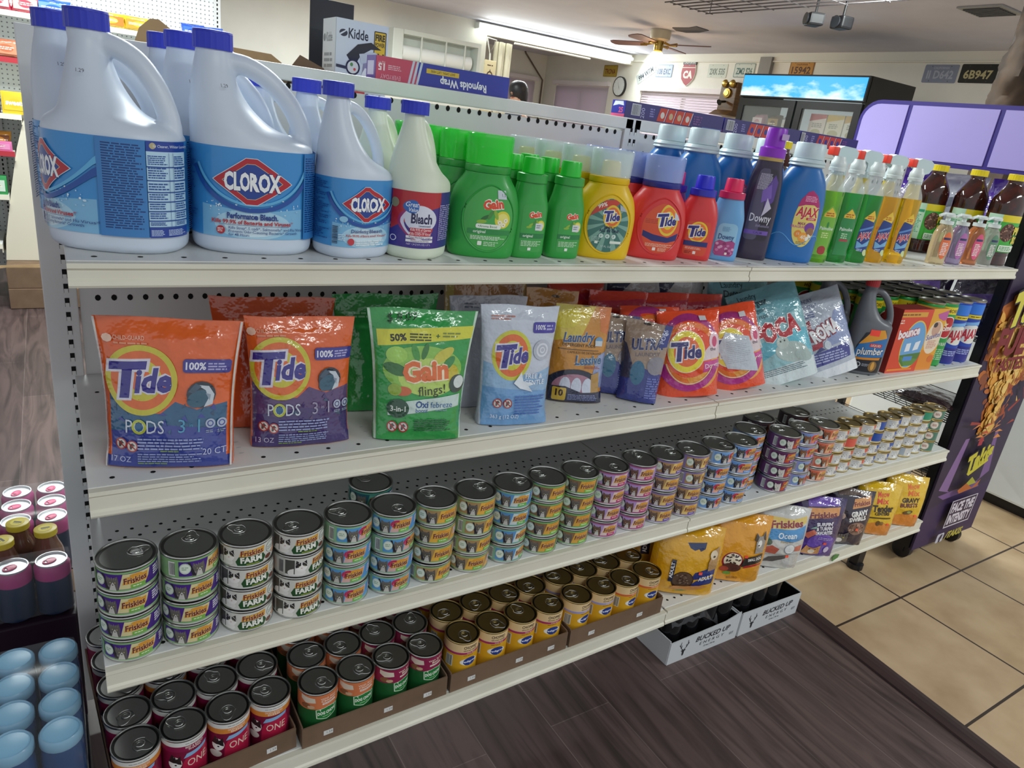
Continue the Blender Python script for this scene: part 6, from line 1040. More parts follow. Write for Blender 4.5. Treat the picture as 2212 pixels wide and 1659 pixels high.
# ================================================================ AROUND THE SHELVING
# ---- white trays of energy drink cans under the shelf
WCARD = mat('white_card', '#c9cccf', .6); BLK = mat('black_paint', '#141416', .35); BLKG = mat('black_gloss', '#121214', .18, coat=.3)
def bucked(lab, x0, x1, right):
    r = thing('drink_tray', lab, 'tray', ((x0 + x1) / 2, .035, 0), 0, 'white drink trays'); W = (x1 - x0) / 2 - .002; D = .2
    m = B(); bx(m, -W, W, .003, D, .0005, .003, 1); obj('tray_floor', m, [WCARD, BLK], r, smooth=0)
    m = B(); zz = .094 if not right else .082; pr_ = [(-W, 0), (W, 0), (W, .094), (W * .55, .08), (-W, .074)] if not right else [(-W, 0), (W, 0), (W, .078), (-W, .084)]
    prism(m, pr_, 0, .003); obj('front_panel', m, WCARD, r, smooth=0)
    for sx in (-1, 1): m = B(); bx(m, sx * W - .0015, sx * W + .0015, .003, D, .0005, .08); obj('side_panel', m, WCARD, r, smooth=0)
    m = B(); bx(m, -W, W, .0032, .0045, .003, .072); bx(m, -W + .0016, -W + .003, .004, D, .003, .078); bx(m, W - .003, W - .0016, .004, D, .003, .078); bx(m, -W, W, D, D + .003, .0005, .08); obj('lining', m, BLK, r, smooth=0)
    A = Art(); k = 1.0; ink = '#26262c'; A.t('BUCKED UP', 3.0, 4.6, 1.7, ink, .02, .25, w=14); A.t('E N E R G Y', 3.0, 2.9, 1.0, ink, .0, .2, w=10); A.t('12 oz. | 16 oz.', 2.4, 1.7, .6, ink, .01, .1); A.t('EST', 11.6, 2.4, .8, ink, .0)
    cx = -8.6
    for s in (-1, 1):
        for P in ([(.15, 3.6), (1.0, 4.3), (1.5, 5.4), (1.3, 6.6)], [(1.0, 4.3), (.9, 5.4)], [(1.35, 5.0), (1.9, 5.7)]):
            for a, b in zip(P, P[1:]):
                dx, dy = b[0] - a[0], b[1] - a[1]; l = math.hypot(dx, dy); nx, ny = -dy / l * .13, dx / l * .13
                A.p([(cx + s * (a[0] + nx), a[1] + ny), (cx + s * (b[0] + nx * .5), b[1] + ny * .5), (cx + s * (b[0] - nx * .5), b[1] - ny * .5), (cx + s * (a[0] - nx), a[1] - ny)], ink)
    A.p([(cx - 1.0, 3.5), (cx - .3, 3.7), (cx, 3.5), (cx + .3, 3.7), (cx + 1.0, 3.5), (cx + .4, 3.1), (cx + .3, 2.0), (cx, 1.5), (cx - .3, 2.0), (cx - .4, 3.1)], ink)
    A.build('print', mflat((0, 0, 0)), PAPER, r); return r
bucked('white tray of black drink cans on the floor, left one of the two', 1.328, 1.616, False); bucked('white tray of black drink cans on the floor, right one by the tiles', 1.622, 1.905, True)
def tallcan(body, name='drink_can', H=.157, R=.0325, topm=TIN):
    r = thing(name, 'x', 'drink can'); m = B(); loft(m, [sec(0, R * .75), sec(.006, R * .98), sec(.012, R), sec(H - .016, R), sec(H - .006, R * .84), sec(H - .004, R * .82)], 28); obj('can_body', m, body, r)
    m = B(); loft(m, [sec(H - .0038, R * .83), sec(H, R * .86), sec(H, R * .8), sec(H - .004, R * .76)], 28); obj('lid', m, topm, r); return r
dcan = Series(tallcan(BLKG)); n = 0
for bi, x0 in enumerate((1.328, 1.622)):
    for c in range(4):
        for rw in range(2):
            if bi == 1 and c == 3: continue
            dcan.put('black tall drink can, %s row of the %s tray, %s' % (['front', 'rear'][rw], ['left', 'right'][bi], ['first', 'second', 'third', 'last'][c]), (x0 + .04 + c * .0685, .085 + rw * .07, .0035), random.random(), 'black drink cans in the white trays')
# grey plastic film bunched over the left tray
m = B(); nx = 22
G = [[m.verts.new((1.335 + .2 * i / nx, .05 + .13 * j / 14, .13 + .012 * noise.noise(Vector((i * .5, j * .5, 3))) + (-.05 * (max(0, i - 14) / 8)) - .05 * max(0, 1 - j / 3))) for i in range(nx + 1)] for j in range(15)]
for j in range(14):
    for i in range(nx): m.faces.new((G[j][i], G[j][i + 1], G[j + 1][i + 1], G[j + 1][i]))
for v in m.verts: v.co.z += .034
o = obj('plastic_wrap', m, mat('smoke_film', '#5c5e62', .15, alpha=.35, coat=.5), None, smooth=60); tag(o, 'torn grey shrink film draped over the cans of the left tray', 'plastic film')

# ---- snack display rack at the right end
PUR = mat('rack_purple', '#3a2a86', .35); LIL = mat('header_lilac', '#b3a6ea', .4)
rk = thing('snack_rack', 'black wheeled snack rack with a purple flame poster and lilac header', 'display rack', (2.79, .4, 0)); ro = Vector((2.79, .4, 0))
def rpart(n, bm, m, par=rk, smooth=0):
    o = obj(n, bm, m, par, smooth=smooth)
    if par is rk: o.location = -ro
    return o
RX0, RX1, RY0, RY1 = 2.565, 3.02, .055, .73
m = B(); bx(m, RX0 + .004, RX1, RY0 - .012, RY0 - .004, .066, 1.40, bev=.002); sg_ = rpart('poster_panel', m, mat('poster_dark', '#33273f', .4))
def poster():
    A = Art(clip=(0, 0, 45, 133)); A.r(0, 0, 45, 133, '#372a44'); A.p([(0, 0), (45, 0), (45, 30), (0, 22)], '#3c2c52')
    A.p([(4, 33), (10, 60), (13, 60), (12, 30)], '#8a6a9c'); A.p([(40, 36), (34, 62), (31, 60), (33, 32)], '#7a5a90'); A.p([(5, 29), (33, 32), (36, 27), (10, 25)], '#7a5a90')
    A.p([(11, 31), (13, 61), (32, 62), (34, 33), (24, 30)], '#2c2038')
    # flame column
    A.p([(18, 66), (14, 76), (19, 84), (12, 92), (6, 96), (3, 104), (0, 108), (0, 126), (10, 130), (28, 131), (45, 126), (45, 92), (38, 94), (31, 88), (27, 80), (30, 72), (26, 65)], '#b0642c'); A.p([(20, 70), (17, 77), (21, 85), (17, 93), (8, 100), (5, 112), (12, 123), (30, 124), (45, 118), (45, 100), (33, 95), (27, 86), (25, 76)], '#d29044')
    A.p([(21, 74), (20, 80), (23, 88), (20, 97), (12, 104), (14, 116), (30, 118), (40, 110), (32, 99), (27, 90), (24, 78)], '#e0b25c')
    FLM = []
    for k in range(330):
        y = random.uniform(63, 129); sg = 3 + max(0, y - 82) * .42; dx = random.gauss(0, sg); FLM.append((abs(dx) / sg, 21 + dx + max(0, y - 90) * .1, y))
    for q, x, y in sorted(FLM, reverse=True):
        A.e(x, y, random.uniform(1.0, 2.8), random.uniform(1.2, 3.4), random.choice(['#e9c676', '#e6ba66', '#dfae56'] if q < .8 else ['#d9983f', '#e0a84e', '#cf8438'] if q < 1.5 else ['#a05a2c', '#b8682e', '#8a4a2c']), 8, random.random() * 3)
    for k in range(26):
        y = random.uniform(64, 94); x = 22 + random.gauss(0, 4 + max(0, y - 84) * .28); A.p([(x, y), (x + random.uniform(-2, 2), y + random.uniform(2, 6)), (x + random.uniform(1, 3), y + random.uniform(0, 3))], random.choice(['#c07a34', '#e6bd6a', '#a04a24', '#d9a04c', '#8c3a22']))
    for k in range(14): x, y = 18 + random.gauss(0, 6), random.uniform(58, 70); A.p([(x, y), (x + random.uniform(3, 7), y + random.uniform(-2, 3)), (x + random.uniform(2, 5), y + 2.2)], random.choice(['#a8402c', '#c05a34', '#d98a44']))
    for (x, y, a) in ((38, 84, -60), (8, 72, -10), (33, 78, 40), (36, 90, -50)):
        c, s = math.cos(math.radians(a)), math.sin(math.radians(a)); A.p([(x + c * -4 - s * .8, y + s * -4 + c * .8), (x + c * 4 - s * .5, y + s * 4 + c * .5), (x + c * 4 + s * .5, y + s * 4 - c * .5), (x + c * -4 + s * .8, y + s * -4 - c * .8)], '#9c3a30')
    red = '#7c2027'; A.t('FIND OUT WHAT', 22, 118, 4.0, red, .02, w=35); A.t('FUEGO', 22, 105.5, 12, red, .05, w=42); A.t('TASTES LIKE', 22.5, 98, 5.6, red, .04, w=37)
    A.t('Takis', 23, 44, 9.5, '#c9bf34', .06, .25, rot=22, w=18, outline='#2a1c34', ow=.05); A.p([(16, 41), (29, 47), (30, 45.5), (18, 39.5)], '#c9bf34'); A.p([(17, 33), (22, 38), (27, 33.5)], '#a9a83a'); A.p([(14, 32), (19, 35), (25, 31), (30, 35), (29, 31), (16, 29.5)], '#b8642c'); A.rr(16, 56.5, 19, 60.5, .3, '#a8303c')
    A.r(14, 12.2, 33, 24.4, '#d6cfdc'); A.r(14.5, 12.7, 32.5, 23.9, '#372a44'); A.t('FACE THE', 23.5, 18.8, 4.0, '#d6cfdc', .05, w=16.5); A.t('INTENSITY', 23.5, 13.8, 3.8, '#d6cfdc', .05, w=16.5)
    A.rr(12, 4.6, 17, 9.6, .8, '#c3c3d0'); A.t('f', 14.8, 5.0, 3.6, '#372a44', .08); A.t('/TAKIS', 24.5, 5.6, 3.4, '#b9b03a', .04, .2, w=12.5)
    for a in ((3, 118, 26, '#d2c84a'), ): A.t('Takis', 18, 122, 12, '#d2c84a', .06, .25, rot=14, w=32, outline='#241a30', ow=.04)
    ks = [(0, 0), (5, 1.5), (12, 7.3), (24, 19), (31, 23), (61, 45), (66, 47), (98, 71), (105.5, 77), (118, 86.5), (131, 98), (145, 114)]
    def my(y):
        for (a, b), (c, d) in zip(ks, ks[1:]):
            if y <= c: return b + (d - b) * (y - a) / (c - a)
        return y - 31
    A.L = [A.L[0]] + [([(x, my(y)) for x, y in V], F, c, ly) for V, F, c, ly in A.L[1:]]; return A
pa = poster().build('poster', mflat((RX0 + .004, RY0 - .012, .066)), PAPER, sg_); pa.location = (0, 0, 0)
for X in (RX0 + .008, RX1 - .012):
    for Y in (RY0 + .012, RY1 - .012): m = B(); bx(m, X - .011, X + .011, Y - .014, Y + .014, .07, 1.42); rpart('post', m, BLK)
m = B(); bx(m, RX0, RX1, RY0, RY1, .075, .10, bev=.003); rpart('base', m, BLK)
for X, Y in ((2.62, .095), (2.955, .08), (2.63, .66), (2.96, .66)):
    m = B(); M = Matrix.Translation((X, Y, .034)) @ Matrix.Rotation(PI / 2, 4, 'Y'); loft(m, [sec(-.014, .028), sec(-.012, .034), sec(.012, .034), sec(.014, .028)], 24)
    for v in m.verts: v.co = M @ v.co
    bx(m, X - .019, X - .015, Y - .012, Y + .012, .03, .075); bx(m, X + .015, X + .019, Y - .012, Y + .012, .03, .075); cyl(m, .014, .068, .076, 12, X, Y); rpart('caster', m, DARKP, smooth=35)
RSH = [.34, .56, .86, 1.16]
for z in RSH:
    m = B()
    for Y in (RY0 + .02, (RY0 + RY1) / 2, RY1 - .02): tube(m, [(RX0 + .01, Y, z), (RX1 - .01, Y, z)], .004, 6)
    x = RX0 + .02
    while x < RX1 - .01: tube(m, [(x, RY0 + .01, z + .004), (x, RY1 - .01, z + .004)], .002, 5); x += .026
    for X in (RX0 + .014,):
        tube(m, [(X, RY0 + .01, z + .045), (X, RY1 - .01, z + .045)], .003, 6); y = RY0 + .02; k = 0
        P = []
        while y < RY1 - .02: P.append((X, y, z + (.004 if k % 2 else .044))); y += .022; k += 1
        tube(m, P, .0018, 5)
    rpart('wire_shelf', m, BLK, smooth=40)
m = B(); hy0, hy1, hz0, hz1 = .045, .735, 1.40, 1.604
P = [(hy0, hz0), (hy1, hz0), (hy1, hz1 - .075)] + [(hy1 - .075 + .075 * math.cos(a), hz1 - .075 + .075 * math.sin(a)) for a in [PI / 12 * k for k in range(1, 7)]] + [(hy0, hz1)]
prism(m, P, RX0 + .006, RX0 + .018, ax='x'); hd = rpart('header_frame', m, PUR)
for ya, yb in ((.058, .235), (.252, .54), (.556, .72)):
    m = B(); z0, z1 = hz0 + .016, hz1 - .014
    Q = [(ya, z0), (yb, z0), (yb, z1), (ya, z1)] if yb < .6 else [(ya, z0), (yb, z0), (yb, z1 - .06)] + [(yb - .06 + .06 * math.cos(a), z1 - .06 + .06 * math.sin(a)) for a in [PI / 12 * k for k in range(1, 7)]] + [(ya, z1)]
    prism(m, Q, RX0 + .002, RX0 + .0065, ax='x'); o = obj('header_panel', m, LIL, hd, smooth=0); o['label'] = 'pale lilac header panel'
DPUR = film('film_dark_purple', '#2a1f3c'); VIO = film('film_violet', '#5a34a8'); SIL = film('film_silver', '#b9bcc4')
def snackbag(lab, colm, c, loc, rot, sd, w_=.15, h=.2):
    A = Art(); A.r(-9, 0, 9, 25, c); A.p([(-6, 8), (6, 12), (5, 15), (-6, 12)], '#7a5ab0' if c != '#b9bcc4' else '#6a7078'); A.f(-5, 3, 5, 6, 4, '#8a7ab0' if c != '#b9bcc4' else '#6a7a74'); q = pouch('snack_bag', lab, 'snack bag', w_, w_, h, .06, sd, colm, A, 'bags on the snack rack', 'pillow', None, .005, 0); q.location = loc; q.rotation_euler = tuple(math.radians(a) for a in rot)
# bags face the left side of the rack
for i, (z, cm, c, nm) in enumerate(((RSH[3] + .008, VIO, '#5a34a8', 'violet'), (RSH[3] + .008, SIL, '#b9bcc4', 'silver'), (RSH[3] + .008, VIO, '#5a34a8', 'violet'), (RSH[2] + .008, DPUR, '#2a1f3c', 'dark purple'), (RSH[2] + .008, DPUR, '#2a1f3c', 'dark purple'), (RSH[2] + .008, DPUR, '#2a1f3c', 'dark purple'), (RSH[1] + .008, film('film_maroon', '#2c1a1e'), '#2c1a1e', 'dark maroon'), (RSH[1] + .008, film('film_maroon', '#2c1a1e'), '#2c1a1e', 'dark maroon'))):
    y = [.17, .36, .55, .17, .36, .55, .2, .5][i]
    if z < .6: snackbag('%s snack bag lying on the low rack shelf, %s one' % (nm, ['nearer', 'farther'][i - 6]), cm, c, (2.72, y, z + .045), (86, 0, -80), 60 + i, .2, .22)
    else: snackbag('%s snack bag, %s on the %s rack shelf' % (nm, ['nearest', 'middle', 'farthest'][i % 3], ['upper', 'second'][i // 3]), cm, c, (2.66, y, z), (-14, 0, -82), 60 + i, .17, .225)
m = B(); bx(m, 3.5, 4.1, -.6, .95, .05, 1.0, bev=.012); bx(m, 3.53, 4.07, -.57, .92, 0, .05, 1); fz = thing('chest_freezer', 'white freezer cabinet on the tiles right of the snack rack', 'freezer', (3.8, .17, 0)); 
o = obj('cabinet', m, [speckle('freezer_white', '#dfe5e6', '#d6dcdd', 3, .35, .02), BLK], fz, smooth=0); o.location = (-3.8, -.17, 0)
m = B(); bx(m, 3.49, 4.11, -.61, .96, 1.0, 1.04, bev=.01); o = obj('lid', m, mat('lid_white', '#dfe4e4', .3), fz, smooth=0); o.location = (-3.8, -.17, 0)

# ---- drinks stacked at the left end
LBL = mat('lid_paleblue', '#7fb8d8', .35); DBL = mat('bottle_navy', '#1d3f6e', .2, coat=.3)
def sportbottle():
    r = thing('drink_bottle', 'x', 'drink bottle'); m = B(); loft(m, cr([sec(0, .026), sec(.004, .029), sec(.12, .0295), sec(.16, .029), sec(.178, .026)], 3), 28); obj('bottle', m, DBL, r)
    m = B(); loft(m, [sec(.1782, .0285), sec(.18, .0295), sec(.193, .0292), sec(.196, .027), sec(.197, .0262), sec(.1945, .0245)], 36, True, False, rib=.01); obj('rim', m, mat('rim_clear', '#7ea9c4', .25), r)
    m = B(); loft(m, [sec(.1925, .0245), sec(.1945, .0245), sec(.1952, .022)], 32); obj('cap', m, LBL, r); return r
sb = Series(sportbottle()); PZ = .203
m = B(); bx(m, -.23, -.032, .0, .27, 0, .2, bev=.004); o = obj('drink_case', m, mat('case_dark', '#1c2430', .4), None, smooth=0); tag(o, 'dark wrapped drink case on the floor under the blue capped bottles', 'drink case', 'drink cases at the left end')
for r_, y in enumerate((.036, .1, .164, .228)):
    for c, x in enumerate((-.064, -.127, -.19)):
        sb.put('pale blue capped bottle, %s row from the camera, %s column' % (ORD[r_], ['right', 'middle', 'left'][c]), (x, y, PZ), 0, 'pale blue capped bottles')
m = B(); bx(m, -.226, -.0335, .001, .262, PZ + .05, PZ + .1985, bev=.02); wr = obj('shrink_wrap', m, mat('clear_film', '#e6eef2', .12, alpha=.05, coat=.6), None, smooth=40); tag(wr, 'clear shrink wrap around the pale blue capped bottles', 'plastic film', 'shrink wraps')
PINKT = mat('tab_pink', '#e05a86', .35); PBODY = mat('can_berry', '#a8407a', .3)
def sodacan():
    r = thing('soda_can', 'x', 'drink can'); H = .122; R = .0325; m = B(); loft(m, [sec(0, R * .76), sec(.007, R), sec(.088, R)], 28, True, False); loft(m, [sec(.088, R), sec(H - .012, R), sec(H - .0045, R * .85)], 28, False, True, 1); obj('can_body', m, [mat('can_navy', '#22304a', .3), PBODY], r)
    m = B(); loft(m, [sec(H - .0044, R * .84), sec(H, R * .87), sec(H, R * .81), sec(H - .004, R * .77), sec(H - .004, R * .2)], 30); d = obj('lid', m, mat('can_lid_white', '#c9cdd0', .35, .4), r)
    m = B(); P = [(-.004 + .0115 * math.cos(2 * PI * k / 16), .0078 * math.sin(2 * PI * k / 16), H - .0028) for k in range(16)]; tube(m, P, .0016, 6, closed=True); prism(m, [(-.008, H - .0034), (.007, H - .0034), (.007, H - .002), (-.008, H - .002)], -.005, .005); obj('pull_tab', m, PINKT, d); return r
so = Series(sodacan()); SZ = .278
for i, (x, y) in enumerate([(c, y) for y in (.515,) for c in (-.070, -.137, -.204)] + [(c, y) for y in (.695, .763, .83) for c in (-.066, -.134, -.202)]):
    pk = 'near' if i < 3 else 'far'; j = i if i < 3 else i - 3
    so.put('silver topped can with pink tab, %s pack, %s row, %s' % (pk, ORD[j // 3], ['right', 'middle', 'left'][j % 3]), (x, y, SZ), random.uniform(-.5, .5) + .6, 'pink tabbed drink cans')
for lab, y0, y1, z in (('dark purple drink case under the near pink tabbed cans', .478, .562, .277), ('dark drink case under the far pink tabbed cans', .655, .87, .277)):
    m = B(); bx(m, -.245, -.035, y0, y1, 0, z, bev=.004); o = obj('drink_case', m, mat('case_plum', '#2a1a28', .4), None, smooth=0); tag(o, lab, 'drink case', 'drink cases at the left end')
for lab, y0, y1 in (('clear shrink wrap around the near pink tabbed cans', .479, .558), ('clear shrink wrap around the far pink tabbed cans', .66, .866)):
    m = B(); bx(m, -.241, -.0365, y0, y1, SZ + .01, SZ + .1235, bev=.012); o = obj('shrink_wrap', m, mat('clear_film', '#e6eef2'), None, smooth=40); tag(o, lab, 'plastic film', 'shrink wraps')
def coffee():
    r = thing('coffee_bottle', 'x', 'drink bottle'); m = B(); loft(m, cr([sec(0, .028), sec(.004, .031), sec(.06, .031), sec(.09, .029), (.11, .022, .022, 0, 0, 2), sec(.125, .0185), sec(.13, .0185)], 3), 28); obj('bottle', m, mat('coffee_brown', '#6a4a3a', .12, coat=.4), r)
    obj('cap', capmesh(.0215, .013, 40, .93, .02), mat('cap_yellowgold', '#c9b63a', .35), r, (0, 0, .1305)); A = Art(); A.e(0, 0, 1.3, 1.3, '#d9c83a', 24); A.r(-.8, -.1, .8, .35, '#4a4a3c'); A.f(-.7, -.5, .7, -.2, 1, '#6a6a4c'); A.build('cap_print', mflat((0, 0, .1436), (1, 0, 0), (0, 1, 0)), PAPER, r, None, None, .0002); return r
cf = Series(coffee())
for i, (x, y) in enumerate(((-.078, .605), (-.128, .648), (-.154, .585), (-.205, .625))): cf.put('brown coffee bottle with yellow cap, %s of the bottles between the can packs' % ['rightmost', 'rear', 'front left', 'far left'][i], (x, y, .278), math.radians(-30 * i), 'coffee bottles with yellow caps')
m = B(); bx(m, -.25, -.035, .565, .65, 0, .277, bev=.003); o = obj('drink_case', m, CARD, None, smooth=0); tag(o, 'brown drink case under the yellow capped coffee bottles', 'drink case', 'drink cases at the left end')

# ---- things on top of / behind the shelving
def longbox(lab, x0, x1, y, h, d, colr, art, side=None, z=TOP):
    r = thing('wrap_box', lab, 'box', ((x0 + x1) / 2, y, z), 0, 'long wrap boxes on top of the shelving'); W = (x1 - x0) / 2; m = B(); bx(m, -W, W, 0, d, 0, h, bev=.0008); obj('carton', m, mat('carton_' + colr[1:], colr, .4), r, smooth=0)
    art.clip = (-W * 100, 0, W * 100, h * 100); art.build('print', mflat((0, 0, 0)), GLOSS, r)
    if side: side.clip = (0, 0, d * 100, h * 100); side.build('end_print', mflat((-W, d, 0), (0, -1, 0), (0, 0, 1)), GLOSS, r)
A = Art(); A.r(-20, 0, 20, 6, '#2f3aa0'); A.r(-20, 0, -6.6, 6, '#c84a64'); 
for k in range(3): A.p([(-8.6 + k * .9, 0), (-8.1 + k * .9, 0), (-6.9 + k * .9, 6), (-7.4 + k * .9, 6)], '#c9cfe0')
A.t('15', -14.4, 3.0, 1.2, '#f0d9dc', .04, rot=180); A.t('SQ FT', -14.4, 3.4, .4, '#f0d9dc', .0, rot=180); A.f(-13, 2.0, -9.6, 3.0, 3, '#e6b0bc'); A.t('EVERYDAY', -12.4, 1.1, .8, '#e6a0b0', .02, rot=180, w=4.4); A.r(-4.6, 2.6, 3.0, 3.5, '#d9b53a'); A.t('EASY OPEN - LIFT HERE', -.8, 3.3, .45, '#4a3a1c', .01, rot=180, w=5.6); A.t('Reynolds Wrap', 4.2, 2.0, 1.45, '#eef0f6', .03, -.15, rot=180, w=11.2)
E_ = Art(); E_.r(0, 0, 6, 6, '#5a3a9c'); E_.r(.6, .8, 4, 3.4, '#c9c3e0')
longbox('red and blue foil wrap box standing upside down on the shelving top', .557, .868, .468, .044, .05, '#2f3aa0', A, E_)
def sandwich():
    A = Art(); A.r(-20, 0, 20, 6, '#3b3576'); A.r(-15.6, .9, -12.6, 3.6, '#c9cbd0'); A.bars(-15.4, 1.0, -12.8, 3.4, '#4a4c5a'); A.t('200', -11.2, 1.7, 1.2, '#b9b6dc', .0, rot=90); A.f(-9.4, 1, -7.8, 3.2, 4, '#8a86c0')
    for k in range(4): A.p([(-6.8 + k * 3, .4), (-4.2 + k * 3, .4), (-3.4 + k * 3, 3.6), (-6.0 + k * 3, 3.6)], '#c8402e'); A.e(-5 + k * 3, 1.9, .7, .8, random.choice(['#3a3a8c', '#c9b08c', '#d9d3cc']), 12); A.p([(-4.2 + k * 3, .4), (-4.0 + k * 3, .4), (-3.2 + k * 3, 3.6), (-3.4 + k * 3, 3.6)], '#dcd9e0')
    A.f(6.2, .8, 9.4, 3.2, 4, '#7a4a8c'); A.r(9.8, .3, 20, .7, '#4a66b0'); return A
for i, (a, b) in enumerate(((1.212, 1.566), (1.57, 1.905), (1.909, 2.2))):
    E_ = Art(); E_.r(0, 0, 6, 6, '#2b2f9c'); E_.r(0, 0, 6, .9, '#e05a86'); E_.p([(.4, 2.6), (2.6, 3.0), (4.6, 2.8), (4.2, 3.8), (1, 3.8)], '#dfe6f4'); E_.t('25', 3.6, 1.2, 1.2, '#e05a86', .03)
    longbox('%s navy bag box with barcode and red pictures on the shelving top' % ['leftmost', 'middle', 'right end'][i], a, b, .47, .04, .052, '#3b3576', sandwich(), E_)
# rear side shelf that carries the tall boxes
m = B(); bx(m, .0, 2.43, .53, .93, 1.12, 1.14, bev=.002); gpart('rear_shelf', m, STEEL)
def kidde():
    A = Art(clip=(-5.8, 0, 5.8, 38)); A.r(-6, 0, 6, 38, '#c9d3da'); A.e(-4.2, 34.8, .9, .7, '#2b3040', 18); A.p([(-5, 34.6), (-3.4, 35.6), (-3.6, 35.2), (-5, 34.2)], '#c9d3da'); A.t('Kidde', -.9, 34.0, 1.9, '#23283a', .02, w=4.4); A.rr(2.6, 28.8, 5.4, 36.2, .2, '#26241f'); A.r(2.8, 29, 5.2, 36, '#d9b52a'); A.t('FIRE', 4.0, 34.4, 1.2, '#3a3420', .05, w=2.2); A.t('POWER', 4.0, 33.2, .8, '#3a3420', .03, w=2.2)
    for k in range(4): A.rr(2.95 + k * .56, 29.8, 3.35 + k * .56, 31.4 + (k % 2) * .5, .08, '#4a4020')
    A.p([(-3.4, 30.6), (-1, 33), (2, 33.8), (4.4, 32.6), (2, 32.4), (-.2, 31), (-1, 29.6), (-2.6, 29.6)], '#22242c'); A.p([(-.6, 31.2), (3, 32), (4.6, 31), (2.6, 29.4), (0, 29.2)], '#b9c3cc'); A.e(-1.9, 28.4, 1.6, 1.6, '#2a2c34', 22); A.e(-1.9, 28.4, 1.25, 1.25, '#d3d6d2', 20); A.e(-2.2, 28.9, .35, .4, '#5a8a4c', 8); A.e(-1.5, 28.0, .3, .3, '#c84a3c', 8); A.p([(-5.6, 28.6), (-3.2, 28.4), (-3.2, 27.8), (-5.6, 28)], '#3a3c44'); A.p([(.4, 29.4), (3.6, 30.6), (5.4, 28.4), (4.8, 25), (.2, 26)], '#8a86a0'); A.r(-3.6, 20, 1, 26.6, '#c8323c'); A.p([(-1.0, 25), (.8, 28.6), (2.4, 28.2), (1.2, 24.6)], '#dcdfe0'); return A
def kside():
    A = Art(); A.r(0, 0, 9, 38, '#d3d9dc'); A.e(1.2, 33.8, .8, .8, '#2b3040', 12); A.t('Kidde', 4.4, 33.0, 1.8, '#23283a', .02, w=4); A.f(1.2, 27.6, 7, 31, 3, '#5a606a'); A.r(0, 24.4, 9, 26, '#8a8f98'); A.f(1, 18, 7, 23.6, 5, '#5a606a'); return A
r = carton('extinguisher_box', 'white and grey fire extinguisher box standing behind the shelving top', 'box', .116, .085, .375, '#c3ccd2', kidde(), (.583, .62, 1.1405), 0, None, kside())
m = B(); bx(m, -.05, .05, 0, .005, 0, .42, bev=.001); o = obj('display_board', m, mat('board_black', '#22222a', .5), None, (.562, .76, 1.1405), smooth=0); tag(o, 'black upright board behind the fire extinguisher box', 'board')
def flapbox(lab, x, y, w_, d, h, rz, flap):
    r = thing('cardboard_box', lab, 'box', (x, y, 1.1405), math.radians(rz), 'open cardboard boxes behind the shelving'); m = B(); t = .004
    bx(m, -w_, w_, -d, -d + t, 0, h); bx(m, -w_, w_, d - t, d, 0, h); bx(m, -w_, -w_ + t, -d + t, d - t, 0, h); bx(m, w_ - t, w_, -d + t, d - t, 0, h); bx(m, -w_ + t, w_ - t, -d + t, d - t, 0, t); obj('carton', m, CARD, r, smooth=0)
    m = B(); prism(m, flap, -d, -d + .003); obj('flap', m, CARDL if rz else CARD, r, smooth=0)
flapbox('open cardboard box with a peaked flap behind the second bleach jug', .196, .72, .06, .08, .262, 0.5, [(-.05, .263), (.05, .263), (.04, .283), (-.005, .313), (-.02, .312), (-.039, .294)])
flapbox('open cardboard box with a pale flap behind the handle of the big jug', .37, .73, .065, .09, .264, -3, [(-.06, .265), (.06, .265), (.052, .272), (.032, .2845), (-.045, .286)])
flapbox('small brown cardboard box at the foot of the black board', .475, .68, .035, .04, .268, 0, [(-.035, .269), (.035, .269), (.033, .273), (-.018, .292)])
# ================================================================ THE ROOM BEHIND
YS = 4.42
pgm = mat('pegboard_white', '#e0e6e4', .5); N_, L_ = nt(pgm); tc = N_.new('ShaderNodeTexCoord'); mp = N_.new('ShaderNodeMapping'); mp.inputs['Scale'].default_value = (1 / .0254,) * 3
vf = N_.new('ShaderNodeVectorMath'); vf.operation = 'FRACTION'; vs = N_.new('ShaderNodeVectorMath'); vs.operation = 'SUBTRACT'; vs.inputs[1].default_value = (.5, .5, .5); sx = N_.new('ShaderNodeSeparateXYZ'); cb = N_.new('ShaderNodeCombineXYZ'); ln = N_.new('ShaderNodeVectorMath'); ln.operation = 'LENGTH'; lt = N_.new('ShaderNodeMath'); lt.operation = 'LESS_THAN'; lt.inputs[1].default_value = .16
mx = N_.new('ShaderNodeMix'); mx.data_type = 'RGBA'; mx.inputs[6].default_value = C('#e0e6e4'); mx.inputs[7].default_value = C('#7f8587')
L_.new(tc.outputs['Object'], mp.inputs[0]); L_.new(mp.outputs[0], vf.inputs[0]); L_.new(vf.outputs[0], vs.inputs[0]); L_.new(vs.outputs[0], sx.inputs[0]); L_.new(sx.outputs[0], cb.inputs[0]); L_.new(sx.outputs[2], cb.inputs[1]); L_.new(cb.outputs[0], ln.inputs[0]); L_.new(ln.outputs['Value'], lt.inputs[0]); L_.new(lt.outputs[0], mx.inputs[0]); L_.new(mx.outputs[2], N_['Principled BSDF'].inputs['Base Color'])
sn = thing('snack_shelving', 'white pegboard snack shelving along the left behind the bleach jugs', 'shelving', (-.3, YS, 0)); so_ = Vector((-.3, YS, 0))
def spart(n, bm, m, par=sn): 
    o = obj(n, bm, m, par, smooth=0)
    if par is sn: o.location = -so_
    return o
for x0, x1 in ((-1.6, -.245), (-.24, 1.0)): m = B(); bx(m, x0, x1, YS, YS + .02, .1, 2.1); spart('pegboard', m, pgm)
